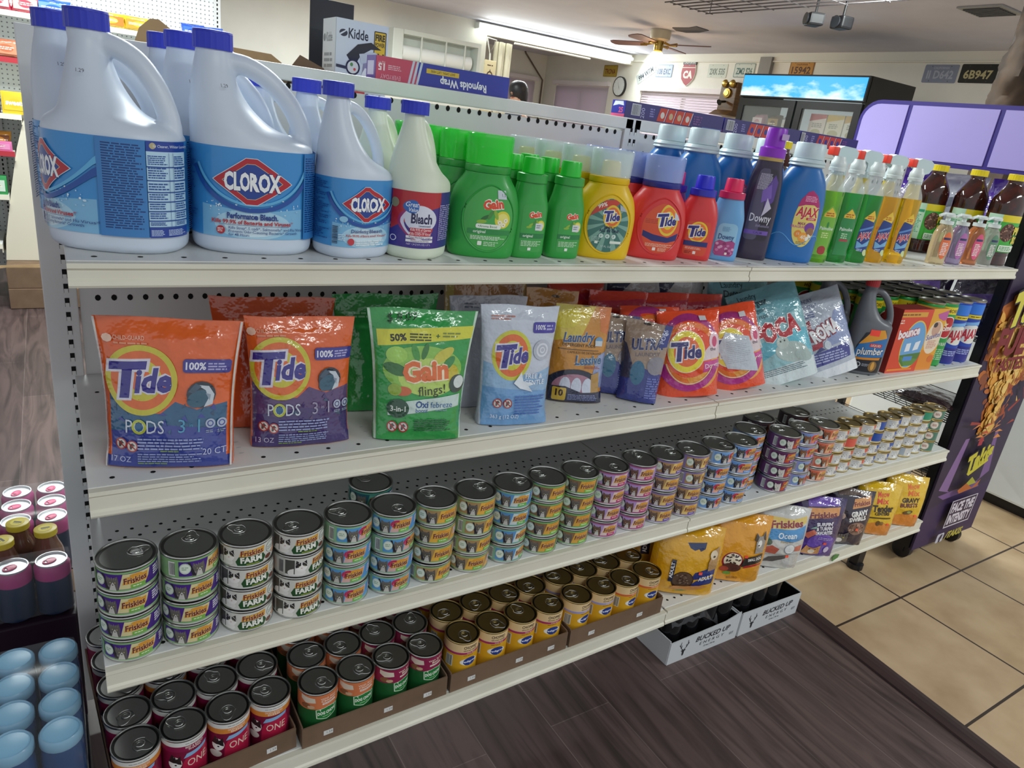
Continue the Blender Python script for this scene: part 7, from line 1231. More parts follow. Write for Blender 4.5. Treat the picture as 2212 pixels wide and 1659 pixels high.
for X in (-.24, 1.0):
    m = B(); bx(m, X - .02, X + .02, YS - .01, YS + .05, 0, 2.12); z = .1
    while z < 2.1: quad(m, [(X - .004, YS - .0106, z), (X + .004, YS - .0106, z), (X + .004, YS - .0106, z + .014), (X - .004, YS - .0106, z + .014)], 1); z += .0254
    spart('upright', m, [PANEL, BLACK])
RED_ = mat('rail_red', '#a8323c', .4); SHZ = [.34, .62, .86, 1.06, 1.35, 1.585]
for i, z in enumerate(SHZ):
    x1 = .99 if z > 1.3 else -.11 if z > 1 else -.16 if z > .8 else -.21 if z > .5 else -.27; d = .34 if z > 1.2 else .42
    m = B(); bx(m, -1.6, x1, YS - d, YS - .012, z - .016, z); sh = spart('shelf', m, STEEL)
    m = B(); bx(m, -1.6, x1, YS - d - .012, YS - d - .001, z - .026, z + .002); obj('price_rail', m, RED_ if i in (2, 4) else RAIL, sh, smooth=0)
    m = B(); prism(m, [(YS - d, z - .018), (YS - .012, z - .018), (YS - .012, z - .14), (YS - .06, z - .14), (YS - .16, z - .08), (YS - d, z - .05)], x1 - .004, x1, ax='x'); obj('bracket', m, RAIL, sh, smooth=0)
def snack(lab, kind, c1, c2, loc, w_, h, d, rz=0, txt=None, grp='snacks on the back shelving'):
    r = thing('snack_packet' if kind == 'bag' else 'snack_box', lab, 'snack', loc, rz, grp); m = B()
    if kind == 'box': bx(m, -w_ / 2, w_ / 2, 0, d, 0, h, bev=.002)
    else:
        ss = cr([sec(0, w_ / 2, .004, p=3), sec(h * .15, w_ / 2 * .95, d / 2, p=3), sec(h * .5, w_ / 2 * .93, d / 2 * 1.1, p=3), sec(h * .85, w_ / 2 * .95, d / 2, p=3), sec(h, w_ / 2, .004, p=3)], 3); loft(m, ss, 20)
        for v in m.verts: v.co.y += d / 2; v.co.x += .006 * noise.noise(v.co * 30); v.co.z += .006 * noise.noise(v.co * 22)
    obj('carton' if kind == 'box' else 'packet', m, film('snk' + c1[1:], c1) if kind == 'bag' else mat('snkb' + c1[1:], c1, .45), r)
    A = Art(); k = 100; A.r(-w_ * 42, h * 18, w_ * 42, h * 80, c2); A.e(0, h * 50, w_ * 25, h * 22, c1, 20)
    if txt: A.t(txt, 0, h * 42, h * 22, '#eef0f0', .04, w=w_ * 70)
    else: A.f(-w_ * 35, h * 40, w_ * 35, h * 60, 2, '#eadfcf')
    A.build('print', mflat((0, -.001 if kind == 'box' else -d * .06, 0)), GLOSS, r)
    return r
z = SHZ[5] + .001; yy = YS - .33; n = 0
for i, (x, c1, c2, w_, nm) in enumerate(((-.30, '#c03a2c', '#d98a3a', .12, 'red and orange'), (-.17, '#b8304a', '#c9c3c0', .12, 'crimson'), (-.04, '#c8485a', '#e0b0a8', .12, 'pale red'), (.09, '#2f62b8', '#6a94d0', .15, 'bright blue'), (.52, '#d9b52a', '#c98a2a', .17, 'yellow'), (.36, '#dcb92e', '#b8702a', .15, 'golden yellow'), (.80, '#2450b4', '#3a6ad0', .12, 'royal blue'), (.92, '#2f5cc0', '#c9cfdc', .1, 'blue and white'))):
    hh = (.075 if c1 in ('#d9b52a', '#dcb92e') else .09); w_ *= 1.1
    snack('%s snack packet on the upper back shelf, %s from the left' % (nm, ['first', 'second', 'third', 'fourth', 'sixth', 'fifth', 'seventh', 'last'][i]), 'bag', c1, c2, (x, yy, z), w_, hh, .06)
for i, x in enumerate((-.28, -.15)):
    snack('%s orange brown bread packet on the second back shelf' % ['left', 'right'][i], 'bag', '#b86a4a', '#c98a6a', (x, YS - .33, SHZ[4] + .001), .14, .09, .07)
snack('yellow candy box with a cherry picture on the left back shelf', 'box', '#d9b92e', '#dcbf3a', (-.135, YS - .42, SHZ[3] + .001), .12, .115, .1, 0, 'sweets')
snack('violet snack packet beside the yellow candy box', 'bag', '#5a3a7c', '#6a4a90', (-.25, YS - .4, SHZ[3] + .001), .1, .07, .05)
snack('orange brown snack packet on the shelf below the candy box', 'bag', '#c98a2a', '#7a4a24', (-.23, YS - .36, SHZ[2] + .001), .12, .1, .06); snack('pink snack box at the end of the shelf below the candy box', 'box', '#c9689c', '#d98ab4', (-.235, YS - .425, SHZ[2] + .001), .13, .05, .04)
snack('green and white box on the low back shelf', 'box', '#2f8a4c', '#c9d9cc', (-.275, YS - .42, SHZ[1] + .001), .12, .1, .08); snack('red striped box at the left frame edge on the low back shelf', 'box', '#b8303c', '#e6dcdc', (-.4, YS - .42, SHZ[1] + .001), .1, .1, .08)
snack('dark navy box on the lowest back shelf', 'box', '#22283a', '#2a3044', (-.39, YS - .4, SHZ[0] + .001), .2, .1, .1)
# cardboard cartons on the floor and the pale column beside the snack shelving
m = B(); prism(m, [(-.262, .242), (-.25, .37), (-.2, .64), (-.15, .88), (-.1, 1.05), (.3, 1.05), (.3, .242)], 4.02, 4.3); o = obj('end_panel', m, mat('column_cream', '#cfcab8', .6), None, smooth=0); tag(o, 'cream panel widening downward at the end of the snack shelving', 'panel')
for i, (z0, z1, y0) in enumerate(((.002, .118, 3.82), (.12, .24, 3.83))):
    r = thing('cardboard_box', ['bottom cardboard carton stacked on the plank floor at far left', 'upper cardboard carton stacked at far left behind the shelving'][i], 'box', (-.1, y0, z0), 0, 'stacked cartons on the floor'); m = B(); bx(m, -.16, .3, 0, .5, 0, z1 - z0, bev=.003); obj('carton', m, CARD, r, smooth=0)
    if i: m = B(); prism(m, [(-.22, z1 - z0 + .012), (.25, z1 - z0 + .03), (.25, z1 - z0 + .001), (-.16, z1 - z0 + .001), (-.22, z1 - z0 - .01)], 0, .003); obj('flap', m, CARDL, r, smooth=0)
# ---- wall-mounted heater / air unit
ac = thing('wall_air_unit', 'white wall unit with its front open and a bright white roller inside', 'air conditioner', (3.75, 6.8, 1.74)); 
ACW = mat('unit_white', '#dde4dd', .4)
m = B(); bx(m, -.54, .54, .19, .2, 0, .42); bx(m, -.54, -.42, 0, .19, 0, .42, bev=.01); bx(m, .5, .54, 0, .19, 0, .42); bx(m, -.42, .5, .0, .19, .375, .42); bx(m, -.42, .5, .0, .19, 0, .05); obj('housing', m, ACW, ac, smooth=0)
m = B(); loft(m, [sec(0, .075), sec(.86, .075)], 28); M = Matrix.Translation((-.41, .095, .2)) @ Matrix.Rotation(PI / 2, 4, 'Y')
for v in m.verts: v.co = M @ v.co
obj('roller', m, mat('roller_white', '#f2f6f4', .3), ac)
for x in (-.2, .1, .34): m = B(); bx(m, x - .008, x + .008, .01, .02, .05, .375); obj('rib', m, ACW, ac, smooth=0)
# ---- recess: folded door panels, rail, sign, conduit
m = B()
for k in range(5): bx(m, 4.56 + k * .048, 4.602 + k * .048, 6.955 - .03 * (k % 2), 6.99 - .03 * (k % 2), .02, 2.24, bev=.004)
o = obj('folding_door', m, mat('door_cream', '#ddd8c0', .5), None, smooth=0); tag(o, 'cream folding door pushed to the left of the recess opening', 'folding door')
m = B(); tube(m, [(4.8, 6.93, 2.255), (5.95, 6.93, 2.255)], .012, 10); o = obj('door_rail', m, mat('rail_white', '#e6e6e0', .4)); tag(o, 'white sliding door rail under the fluorescent light', 'rail')
m = B(); bx(m, 4.40, 4.555, 6.88, 6.9, 1.4, 2.02, bev=.004); sg3 = obj('hanging_sign', m, mat('sign_cream', '#dccfa6', .5), None, smooth=0); tag(sg3, 'cream board sign with a round brown emblem by the wall corner', 'sign')
A = Art(); A.ring(7.6, 44, 4.6, 6.4, 1.6, '#5a4636', 30); A.ring(7.8, 43, 2.2, 2.8, .8, '#5a4636', 24); A.e(7.8, 42, 1.2, 1.0, '#5a4636', 14); A.p([(6.8, 50), (7.6, 53), (8.4, 50)], '#4a3a2c'); A.t('the Cafe', 7.6, 55.5, 2.6, '#4a3a2c', .0, .2, w=10) if False else A.f(3.4, 55.5, 12, 57.6, 1, '#5a4636'); A.build('emblem', mflat((4.40, 6.88, 1.4)), PAPER, sg3)
m = B(); tube(m, [(6.28, 9.02, 2.42), (6.3, 9.02, 2.39), (6.66, 9.02, 2.06), (6.665, 9.02, 1.3)], .013, 8); o = obj('conduit_pipe', m, mat('pipe_brown', '#6a5a50', .5)); tag(o, 'brown conduit pipe running down the recess corner', 'pipe')
m = B(); pts = [(4.43, 6.945, 2.26), (4.56, 6.945, 2.25), (4.49, 6.945, 2.1)]; tube(m, pts + [pts[0]], .01, 6); tube(m, [(4.49, 6.945, 2.1), (4.50, 6.945, 1.98)], .01, 6); o = obj('wall_bracket', m, mat('rail_white', '#e6e6e0')); tag(o, 'white triangular shelf bracket at the corner of the recess opening', 'bracket')
# ---- fluorescent light on the header
fl = thing('fluorescent_light', 'bright fluorescent tube light along the top of the recess opening', 'light', (5.44, 6.86, 2.36)); m = B(); bx(m, -1.16, 1.16, .03, .135, -.03, .035, bev=.006); obj('housing', m, mat('fixture_white', '#eef0ea', .4), fl, smooth=0)
for dy, dz in ((-.0, -.012), (.045, -.048)):
    m = B(); loft(m, [sec(-1.15, .019), sec(1.15, .019)], 14); 
    for v in m.verts: v.co = Vector((v.co.z, v.co.y + dy, v.co.x + dz))
    obj('tube', m, mat('tube_glow', '#ffffff', .3, emit='#f6fff6', es=5), fl)
for i, (x, y, e) in enumerate(LAMPS):  # housings for the added ceiling lamps, all out of view
    f_ = thing('ceiling_light', 'white ceiling tube fixture %s' % ['over the shelving', 'toward the cooler', 'over the near aisle', 'over the near right aisle', 'over the snack shelving', 'in the middle of the shop'][i], 'light', (x, y, CEIL - .035), 0, 'ceiling tube fixtures'); m = B(); bx(m, -.62, .62, -.09, .09, -.035, .034, bev=.006); obj('housing', m, mat('fixture_white', '#eef0ea'), f_, smooth=0)
# ---- clock, licence plates, badges on the far wall
ck = thing('wall_clock', 'round white wall clock with a dark rim', 'clock', (XF - .001, 7.17, 2.02)); m = B(); loft(m, [sec(0, .128), sec(.03, .128), sec(.034, .12), sec(.026, .114)], 36); M = Matrix.Rotation(-PI / 2, 4, 'Y')
for v in m.verts: v.co = M @ v.co
obj('rim', m, mat('clock_rim', '#2a2c30', .35), ck)
FW = lambda y, z, d=0: mflat((XF - d, y, z), (0, -1, 0), (0, 0, 1))
A = Art(); A.e(0, 0, 11.6, 11.6, '#e3e9ea', 36)
for k in range(12): a = k * PI / 6; A.p([(10.6 * math.cos(a) + .25 * math.sin(a), 10.6 * math.sin(a) - .25 * math.cos(a)), (10.6 * math.cos(a) - .25 * math.sin(a), 10.6 * math.sin(a) + .25 * math.cos(a)), (9.2 * math.cos(a), 9.2 * math.sin(a))], '#4a4c50')
A.p([(-.3, .2), (.3, -.2), (-3.6, 7.2)], '#3a3c40'); A.p([(-.3, -.2), (.3, .2), (2.6, -5.2)], '#3a3c40'); A.build('dial', mflat((-.0275, 0, 0), (0, -1, 0), (0, 0, 1)), PAPER, ck, None, None, .0004, 2e-4)
def plate(lab, y, z, bg, fg, txt, rim=None, rot=0, top=None, w_=.3, h=.15):
    r = thing('licence_plate', lab, 'licence plate', (XF - .002, y, z), 0, 'licence plates on the far wall', rx=rot); m = B(); A = Art(); A.rr(-w_ * 50, -h * 50, w_ * 50, h * 50, 1.2, bg)
    P = A.L[0][0]; vs0 = [m.verts.new((0, -x * .01, yy * .01)) for x, yy in P]; vs1 = [m.verts.new((-.0025, -x * .01, yy * .01)) for x, yy in P]; m.faces.new(vs0[::-1]); m.faces.new(vs1)
    for k in range(len(P)): m.faces.new((vs0[k], vs0[(k + 1) % len(P)], vs1[(k + 1) % len(P)], vs1[k]))
    obj('plate', m, mat('plate' + bg[1:], bg, .45), r, smooth=0); A = Art()
    if rim: A.rr(-w_ * 49, -h * 49, w_ * 49, h * 49, 1.1, rim); A.rr(-w_ * 46.5, -h * 45, w_ * 46.5, h * 45, .9, bg)
    if top: A.t(top, 0, h * 26, 1.7, fg, .02)
    if txt: A.t(txt, 0, -h * 26, 6.4, fg, .03, w=w_ * 78)
    for sx_ in (-1, 1): A.e(sx_ * w_ * 28, h * 40, .5, .4, '#4a4a48', 8); A.e(sx_ * w_ * 28, -h * 40, .5, .4, '#4a4a48', 8)
    A.build('print', mflat((-.0026, 0, 0), (0, -1, 0), (0, 0, 1)), PAPER, r, None, None, .0004, 2e-4); return r
q = plate('yellow and red licence plate alone in the shaded part of the wall', 7.436, 2.217, '#b9a03a', '#7a3a24', 'TRONA', '#8a6a2c')
plate('tilted white licence plate at the left of the wall row', 6.69, 2.19, '#b3bab8', '#26323e', '994 WTM', None, math.radians(-28), None, .36, .12)
plate('white and blue licence plate left of the red route shield', 6.354, 2.228, '#a8b6c4', '#24406c', '108 EXC', '#5a84b4'); plate('pale licence plate right of the red route shield', 5.452, 2.237, '#c9d0c3', '#6a7a6c', '2XK 535'); plate('pale licence plate with green letters just left of the drinks cooler', 5.049, 2.246, '#cfd6cc', '#3c6a62', 'ZM2 S26', '#5a7a72')
plate('orange licence plate above the drinks cooler', 4.29, 2.263, '#c08a34', '#5a3420', '15942', '#7a5020', 0, 'CALIFORNIA'); plate('blue grey licence plate right of the drinks cooler', 2.824, 2.241, '#8a92a8', '#b4bac8', 'II D642', None, 0, 'CALIFORNIA'); plate('black licence plate with yellow letters beside the timber post', 2.502, 2.246, '#22221f', '#c3b98a', '6B947')
m = B(); bx(m, XF - .05, XF - .001, 4.66, 4.82, 2.2, 2.38, bev=.004); o = obj('junction_box', m, mat('jbox_grey', '#8c8a86', .5), None, smooth=0); tag(o, 'grey junction box on the wall above the cooler corner', 'junction box')
# red route shield
rs = thing('route_shield_sign', 'red and white route shield sign with the letters CA', 'sign', (XF - .002, 5.914, 2.205)); rs.scale = (1, .66, .62)
def shield(s): return [(-.95 * s, .55 * s), (-.8 * s, .95 * s), (-.55 * s, .85 * s), (-.3 * s, .92 * s), (0, .8 * s), (.3 * s, .92 * s), (.55 * s, .85 * s), (.8 * s, .95 * s), (.95 * s, .55 * s), (1.0 * s, 0), (.85 * s, -.6 * s), (.4 * s, -1.05 * s), (0, -1.3 * s), (-.4 * s, -1.05 * s), (-.85 * s, -.6 * s), (-1.0 * s, 0)]
m = B(); prism(m, [(-y, z) for y, z in [(a * .0185, b * .0185) for a, b in shield(10)]], -.012, 0, ax='x'); obj('plate', m, mat('shield_white', '#d6d3c9', .45), rs, smooth=0)
A = Art(); A.p([(x, y) for x, y in shield(17.6)], '#a83240'); A.p([(-17.4, 9.5), (17.4, 9.5), (16.6, 11.0), (-16.6, 11.0)], '#dcd9d0'); A.t('CA', 0, -8.6, 12.5, '#eceae2', .06, w=24); A.build('print', mflat((-.0125, 0, 0), (0, -1, 0), (0, 0, 1)), PAPER, rs, None, None, .0004, 2e-4)
m = B(); bx(m, -.013, 0, -.17, .17, .155, .235, bev=.003); tb = obj('name_bar', m, mat('bar_dark', '#2f3a44', .45), rs, smooth=0)
A = Art(); A.t('CALIFORNIA', 0, 17.7, 4.2, '#dfe2e0', .03, w=29); A.build('bar_print', mflat((-.0135, 0, 0), (0, -1, 0), (0, 0, 1)), PAPER, rs, None, None, .0004)
# ---- antique wall telephone
ph = thing('antique_telephone', 'old wooden wall telephone with two brass bells beside the cooler', 'telephone', (XF - .001, 5.12, 1.75)); WD = speckle('phone_wood', '#6a4a22', '#4c3416', 12, .35, .1, (1, 1, 6)); BR = mat('brass', '#b0924a', .25, 1)
m = B(); bx(m, -.11, 0, -.12, .12, .02, .36, bev=.01); prism(m, [(-.22, .0), (0, .0), (0, .06), (-.12, .06)], -.13, .13); obj('case', m, WD, ph, smooth=0)
for y in (-.055, .055):
    m = B(); loft(m, cr([sec(0, .005), sec(.004, .03), sec(.016, .042), sec(.022, .044)], 3), 20); M = Matrix.Translation((-.15, y, .34)) @ Matrix.Rotation(PI / 2, 4, 'Y')
    for v in m.verts: v.co = M @ v.co
    obj('bell', m, BR, ph)
m = B(); loft(m, [sec(0, .055), sec(.02, .05), sec(.022, .03), sec(.028, .028)], 24); M = Matrix.Translation((-.11, 0, .24)) @ Matrix.Rotation(-PI / 2, 4, 'Y')
for v in m.verts: v.co = M @ v.co
obj('dial', m, BR, ph); m = B(); tube(m, [(-.12, 0, .15), (-.2, 0, .14), (-.22, 0, .13)], [.012, .014, .035], 14); obj('mouthpiece', m, DARKP, ph)
# ---- drinks cooler
ck2 = thing('drinks_cooler', 'black two-door drinks cooler with a lit blue sky header', 'cooler', (5.5, 3.31, 0)); co = Vector((5.5, 3.31, 0))
def cpart(n, bm, m, par=ck2, smooth=0):
    o = obj(n, bm, m, par, smooth=smooth)
    if par is ck2: o.location = -co
    return o
CY0, CY1 = 2.67, 3.95; m = B(); bx(m, 5.52, 6.15, CY0, CY0 + .03, .08, 2.06); bx(m, 5.52, 6.15, CY1 - .03, CY1, .08, 2.06); bx(m, 6.12, 6.15, CY0 + .03, CY1 - .03, .08, 2.06); bx(m, 5.52, 6.12, CY0 + .03, CY1 - .03, 2.0, 2.06); bx(m, 5.52, 6.12, CY0 + .03, CY1 - .03, .02, .28); cpart('cabinet', m, BLK)
m = B(); bx(m, 5.50, 5.535, CY0, CY1, 1.86, 2.06, bev=.006); hp = cpart('header', m, BLK)
sky = mat('sky_header', '#3fa9e6', .3); N_, L_ = nt(sky); b_ = N_['Principled BSDF']; tc = N_.new('ShaderNodeTexCoord'); mp = N_.new('ShaderNodeMapping'); mp.inputs['Scale'].default_value = (1, 1.2, 3); ns = N_.new('ShaderNodeTexNoise'); ns.inputs['Scale'].default_value = 4.5; ns.inputs['Detail'].default_value = 8
sep = N_.new('ShaderNodeSeparateXYZ'); mr = N_.new('ShaderNodeMapRange'); mr.inputs[1].default_value = 1.87; mr.inputs[2].default_value = 2.04; mr.inputs[3].default_value = .28; mr.inputs[4].default_value = -.12; ad = N_.new('ShaderNodeMath'); rp = N_.new('ShaderNodeValToRGB'); rp.color_ramp.elements[0].position = .56; rp.color_ramp.elements[0].color = C('#2f9fe0'); rp.color_ramp.elements[1].position = .86; rp.color_ramp.elements[1].color = C('#cfe9f6')
L_.new(tc.outputs['Object'], mp.inputs[0]); L_.new(mp.outputs[0], ns.inputs['Vector']); L_.new(tc.outputs['Object'], sep.inputs[0]); L_.new(sep.outputs[2], mr.inputs[0]); L_.new(ns.outputs['Fac'], ad.inputs[0]); L_.new(mr.outputs[0], ad.inputs[1]); L_.new(ad.outputs[0], rp.inputs[0]); L_.new(rp.outputs[0], b_.inputs['Base Color']); L_.new(rp.outputs[0], b_.inputs['Emission Color']); b_.inputs['Emission Strength'].default_value = .75
m = B(); bx(m, 5.494, 5.4995, CY0 + .015, CY1 - .015, 1.874, 2.046, bev=.002); o = obj('sky_panel', m, sky, hp, smooth=0)
GLS = mat('door_glass', '#dfeaea', .05, alpha=.14, coat=.5)
for i, (a, c) in enumerate(((CY0 + .01, 3.295), (3.315, CY1 - .01))):
    m = B(); bx(m, 5.5, 5.54, a, a + .06, .3, 1.85); bx(m, 5.5, 5.54, c - .06, c, .3, 1.85); bx(m, 5.5, 5.54, a + .06, c - .06, 1.79, 1.85); bx(m, 5.5, 5.54, a + .06, c - .06, .3, .36); d = cpart('door', m, BLK)
    m = B(); bx(m, 5.515, 5.52, a + .06, c - .06, .36, 1.79); obj('glass', m, GLS, d, smooth=0); m = B(); yh = c - .03 if i == 0 else a + .03; tube(m, [(5.47, yh, 1.0), (5.47, yh, 1.35)], .01, 8); obj('handle', m, DARKP, d)
m = B(); bx(m, 6.09, 6.115, CY0 + .031, CY1 - .031, .29, 1.99); cpart('liner', m, mat('liner_white', '#cfdadc', .5, emit='#dfeef0', es=.25))
for z in (.6, .95, 1.3, 1.56): m = B(); bx(m, 5.56, 6.08, CY0 + .031, CY1 - .031, z - .008, z); cpart('wire_shelf', m, mat('shelf_grey', '#a9b0b2', .4))
for i, (y, c1, c2, nm) in enumerate(((2.78, '#c9a03a', '#dfe0d6', 'tan edged'), (2.95, '#d0b03a', '#dcd8c4', 'yellow edged'), (3.12, '#b8303c', '#e0d6d0', 'red edged'))):
    r = carton('frozen_box', '%s frozen food box behind the right cooler door' % nm, 'box', .16, .05, .2, '#d9d6c9', (lambda A: (A.r(-8, 0, 8, 20, c2), A.p([(-8, 14), (8, 17), (8, 20), (-8, 20)], c1), A.e(0, 5, 5, 3, '#b9b48a', 20), A.f(-5, 9, 5, 13, 3, '#8a8c7c'), A)[-1])(Art()), (5.6, y, 1.562), 0, 'frozen food boxes in the cooler'); r.rotation_euler.z = -PI / 2
for i, (y, c1, nm) in enumerate(((3.78, '#d9a0b0', 'pink striped tub'), (3.6, '#6a4a2c', 'brown patterned packet'), (3.44, '#b9bcc0', 'grey printed packet'))):
    r = snack('%s behind the left cooler door' % nm, 'bag', c1, ['#f0dfe4', '#a88a4a', '#dfe2e4'][i], (5.62, y, 1.562), .13, .17, .09, -PI / 2, None, 'frozen packets in the cooler')
# ---- ceiling fan with lamp
fn_ = thing('ceiling_fan', 'cream ceiling fan with a glowing glass lamp', 'ceiling fan', (5.3, 4.96, CEIL)); CRM = mat('fan_cream', '#cfc6ae', .4)
m = B(); loft(m, [sec(-.10, .075), sec(-.085, .1), sec(-.02, .105), sec(-.0005, .1)], 28); obj('motor', m, CRM, fn_)
m = B(); loft(m, [sec(-.2, .035), sec(-.19, .045), sec(-.13, .05), sec(-.1005, .05)], 24); obj('lamp_holder', m, BR, fn_)
m = B(); loft(m, cr([sec(-.315, .02), sec(-.31, .045), sec(-.28, .075), sec(-.245, .078), sec(-.215, .06), sec(-.2005, .045)], 3), 28); obj('lamp_shade', m, mat('globe_glow', '#fff2d8', .3, emit='#ffbe78', es=4), fn_)
for k in range(4):
    a = math.radians(20 + 90 * k); M = Matrix.Rotation(a, 4, 'Z') @ Matrix.Rotation(math.radians(9), 4, 'X'); m = B(); prism(m, [(.16, -.055), (.5, -.07), (.545, -.05), (.56, 0), (.545, .05), (.5, .07), (.16, .055)], -.004, .004, ax='y')
    for v in m.verts: v.co = M @ Vector((v.co.x, v.co.z, v.co.y)) + Vector((0, 0, -.13))
    bl = obj('blade', m, mat('blade_brown', '#7a5a58', .45), fn_, smooth=0)
    m = B(); tube(m, [M @ Vector((.06, 0, 0)) + Vector((0, 0, -.115)), M @ Vector((.12, .012, 0)) + Vector((0, 0, -.135)), M @ Vector((.2, 0, 0)) + Vector((0, 0, -.13))], [.012, .01, .018], 8); obj('blade_arm', m, BR, bl)
pl = bpy.data.lights.new('fan_bulb_light', 'POINT'); pl.energy = 5; pl.color = (1, .75, .45); pl.shadow_soft_size = .08; po = bpy.data.objects.new('fan_bulb_light', pl); COL.objects.link(po); po.location = (5.3, 4.96, CEIL - .36)
# ---- ceiling vents, torn patch, wire rack with spot lamps
m = B(); bx(m, 5.03, 5.33, 1.62, 1.9, CEIL - .012, CEIL - .0005, bev=.003); v_ = obj('ceiling_vent', m, mat('vent_grey', '#9a9c9e', .5), None, smooth=0); tag(v_, 'grey ceiling vent near the timber post', 'vent')
m = B()
for k in range(7): bx(m, 5.06 + k * .035, 5.08 + k * .035, 1.65, 1.87, CEIL - .02, CEIL - .0125)
obj('louvre', m, mat('vent_dark', '#4a4c50', .5), v_, smooth=0)
m = B(); prism(m, [(5.2, 4.7), (5.34, 4.79), (5.45, 4.76), (5.47, 4.6), (5.4, 4.41), (5.2, 4.38), (5.24, 4.52)], CEIL - .006, CEIL - .0003)
for v in m.verts: v.co = Vector((v.co.x, v.co.z, v.co.y))
o = obj('ceiling_patch', m, mat('hole_dark', '#55565e', .8), None, smooth=0); tag(o, 'dark ragged patch of torn ceiling beside the fan', 'ceiling patch')
wg = thing('wire_grid', 'dark wire grid hanging under the ceiling at the top of the view', 'wire rack', (3.7, 2.3, 2.2)); m = B()
for k in range(6): tube(m, [(3.4 + k * .075 - 3.7, 1.3 - 2.3, 0), (3.4 + k * .075 - 3.7, 2.85 - 2.3, 0)], .004, 6)
for k in range(7): tube(m, [(-.3, -1.0 + k * .25, -.004), (.09, -1.0 + k * .25, -.004)], .0025, 5)
obj('wires', m, mat('wire_dark', '#4a4648', .5), wg, smooth=40)
for dx, dy in ((-.28, .5), (.06, .5), (-.28, -.9), (.06, -.9)): m = B(); tube(m, [(dx, dy, 0), (dx, dy, .218)], .003, 5); obj('hanger', m, mat('wire_dark', '#4a4648'), wg)
for i, (x, y) in enumerate(((3.95, 2.12), (4.08, 2.02))):
    r = thing('spot_lamp', '%s black spot lamp clipped under the wire grid' % ['left', 'right'][i], 'lamp', (x, y, 2.165), math.radians(-30 + 20 * i), 'spot lamps under the wire grid'); m = B(); box(m, (0, 0, 0), (.09, .1, .07), bev=.012); obj('lamp_body', m, DARKP, r, smooth=0); m = B(); loft(m, [sec(0, .032), sec(.01, .034)], 20); M = Matrix.Translation((-.046, 0, 0)) @ Matrix.Rotation(-PI / 2, 4, 'Y')
    for v in m.verts: v.co = M @ v.co
    obj('lens', m, mat('lens_grey', '#34363a', .1), r); m = B(); tube(m, [(0, 0, .036), (0, 0, .253)], .008, 8); obj('stem', m, DARKP, r)
# ---- timber post with a gnarled piece of bark
tp_ = thing('timber_post', 'brown timber post with a dark gnarled piece of bark fixed to it', 'post', (4.6, 1.17, 0)); m = B(); bx(m, -.06, .06, -.11, .085, 0, CEIL - .001, bev=.004); obj('post', m, speckle('post_wood', '#49392e', '#3a2d25', 5, .6, .2, (3, 3, .5)), tp_, smooth=0)
m = B(); loft(m, cr([sec(1.7, .04, .04), sec(1.78, .1, .09), sec(1.95, .12, .11, 0, -.02), sec(2.1, .115, .1, 0, -.03), sec(2.2, .09, .085, 0, -.02), sec(2.3, .085, .07, 0, -.04), sec(2.4, .07, .06, 0, -.05)], 6), 32)
for v in m.verts:
    nn = noise.noise(v.co * 9) * .03 + noise.noise(v.co * 26) * .014; d = Vector((v.co.x, v.co.y, 0)).normalized(); v.co += d * nn; v.co += Vector((-.12, -.03, 0))
obj('bark', m, speckle('bark', '#261d17', '#4c3b2d', 7, .8, .8, (1, 1, .6)), tp_)
# ---- person behind the counter, seen from the shoulders up between boxes
pe = thing('person', 'dark-haired person in a grey shirt standing in the recess, mostly hidden by the shelving', 'person', (4.48, 6.2, 0), math.radians(-75)); SKIN = mat('skin', '#b98a70', .5, sss=.1)
sk = bpy.data.meshes.new('body'); V = [(0, 0, .95), (0, 0, 1.2), (0, 0, 1.42), (0, 0, 1.5), (0, -.01, 1.6), (0, -.015, 1.70), (.17, 0, 1.4), (.21, .02, 1.14), (.19, -.12, .95), (.18, -.2, .9), (-.17, 0, 1.4), (-.21, .02, 1.14), (-.19, -.12, .95), (-.18, -.2, .9), (.09, 0, .88), (.1, -.02, .48), (.1, .02, .08), (.1, -.12, .03), (-.09, 0, .88), (-.1, -.02, .48), (-.1, .02, .08), (-.1, -.12, .03)]
sk.from_pydata(V, [(0, 1), (1, 2), (2, 3), (3, 4), (4, 5), (2, 6), (6, 7), (7, 8), (8, 9), (2, 10), (10, 11), (11, 12), (12, 13), (0, 14), (14, 15), (15, 16), (16, 17), (0, 18), (18, 19), (19, 20), (20, 21)], [])
so2 = bpy.data.objects.new('body', sk); COL.objects.link(so2); md = so2.modifiers.new('skin', 'SKIN'); 
R_ = [.14, .13, .12, .06, .085, .075, .06, .045, .035, .03, .06, .045, .035, .03, .085, .055, .045, .035, .085, .055, .045, .035]
for i, v in enumerate(sk.skin_vertices[0].data): v.radius = (R_[i], R_[i] * (.75 if i < 3 else 1)); v.use_root = i == 0
so2.modifiers.new('sub', 'SUBSURF').levels = 2
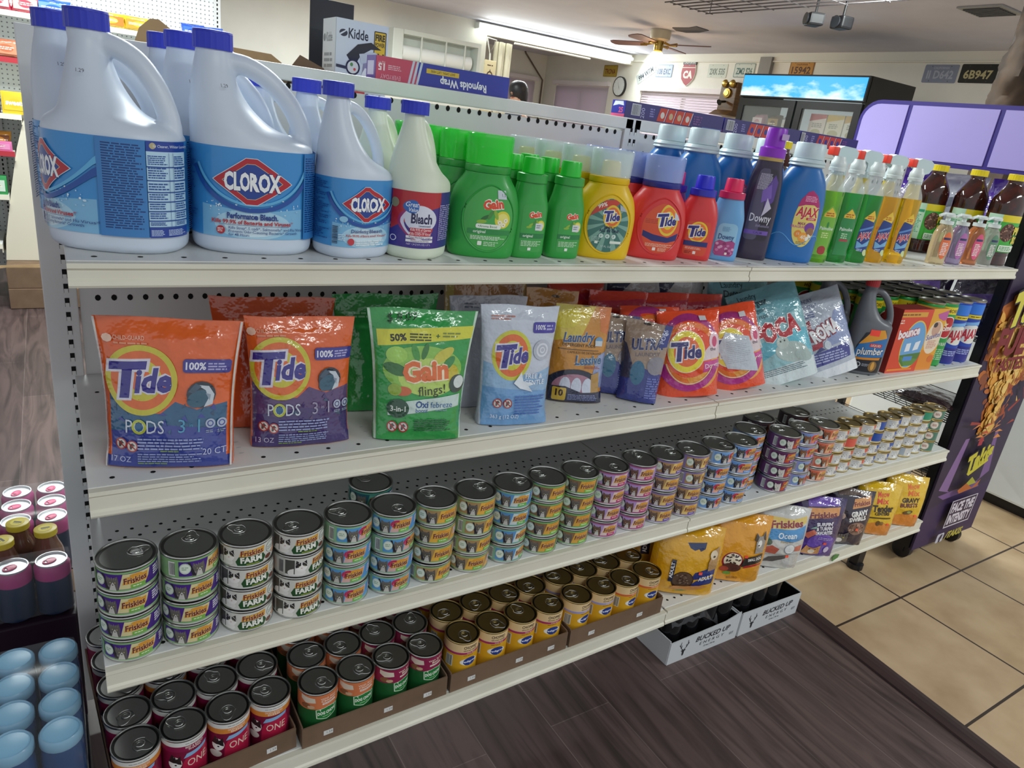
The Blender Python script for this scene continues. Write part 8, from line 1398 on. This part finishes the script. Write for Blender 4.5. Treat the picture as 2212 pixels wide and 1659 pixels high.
bm_ = bpy.data.meshes.new_from_object(so2.evaluated_get(bpy.context.evaluated_depsgraph_get())); bpy.data.objects.remove(so2); bm_.polygons.foreach_set('use_smooth', [True] * len(bm_.polygons)); link('body', bm_, SKIN, pe)
m = B(); tube(m, [(0, -.088, 1.70), (0, -.108, 1.675), (0, -.095, 1.662)], [.009, .014, .008], 10)
for sx_ in (-1, 1): tube(m, [(sx_ * .078, .005, 1.71), (sx_ * .086, .014, 1.69), (sx_ * .08, .008, 1.655)], [.01, .017, .009], 8)
obj('nose_and_ears', m, SKIN, pe)
for sx_ in (-1, 1): m = B(); loft(m, cr([sec(1.694, .002), sec(1.698, .011, .006), sec(1.702, .002)], 3), 12, *(True, True)); o = obj('eye', m, mat('eye_dark', '#2a211d', .2), pe); o.location = (sx_ * .033, -.082, 0)
m = B(); tube(m, [(-.024, -.082, 1.636), (0, -.09, 1.634), (.024, -.082, 1.636)], [.003, .006, .003], 8); obj('mouth', m, mat('lip', '#8a4c44', .4), pe)
m = B(); loft(m, cr([sec(1.6, .092, .085, 0, .035), sec(1.66, .102, .11, 0, .012), sec(1.72, .104, .114, 0, .0), sec(1.77, .092, .1, 0, -.004), sec(1.805, .055, .06, 0, 0), sec(1.815, .012, .012)], 4), 28)
for v in m.verts: v.co += v.co.normalized() * .006 * noise.noise(v.co * 40)
obj('hair', m, speckle('hair_black', '#17171b', '#222228', 60, .45, .3), pe)
m = B(); loft(m, cr([sec(.9, .17, .125, p=2.4), sec(1.15, .165, .125, p=2.4), sec(1.35, .2, .12, p=2.3), sec(1.45, .15, .1), sec(1.49, .075, .075)], 4), 28); obj('shirt', m, speckle('shirt_grey', '#5a5f68', '#50555e', 30, .8, .1), pe)
# small extras: shelf splice, crushed leaf on the shelf, price marks on the rail
m = B(); prism(m, [(1.92, Z4 - .03), (1.945, Z4 - .022), (1.95, Z4 - .012), (1.93, Z4 - .008), (1.918, Z4 - .016)], -.0165, -.0142); o = obj('price_clip', m, mat('clip_green', '#5a8a4c', .5), gon, smooth=0); o.location = -gon_off
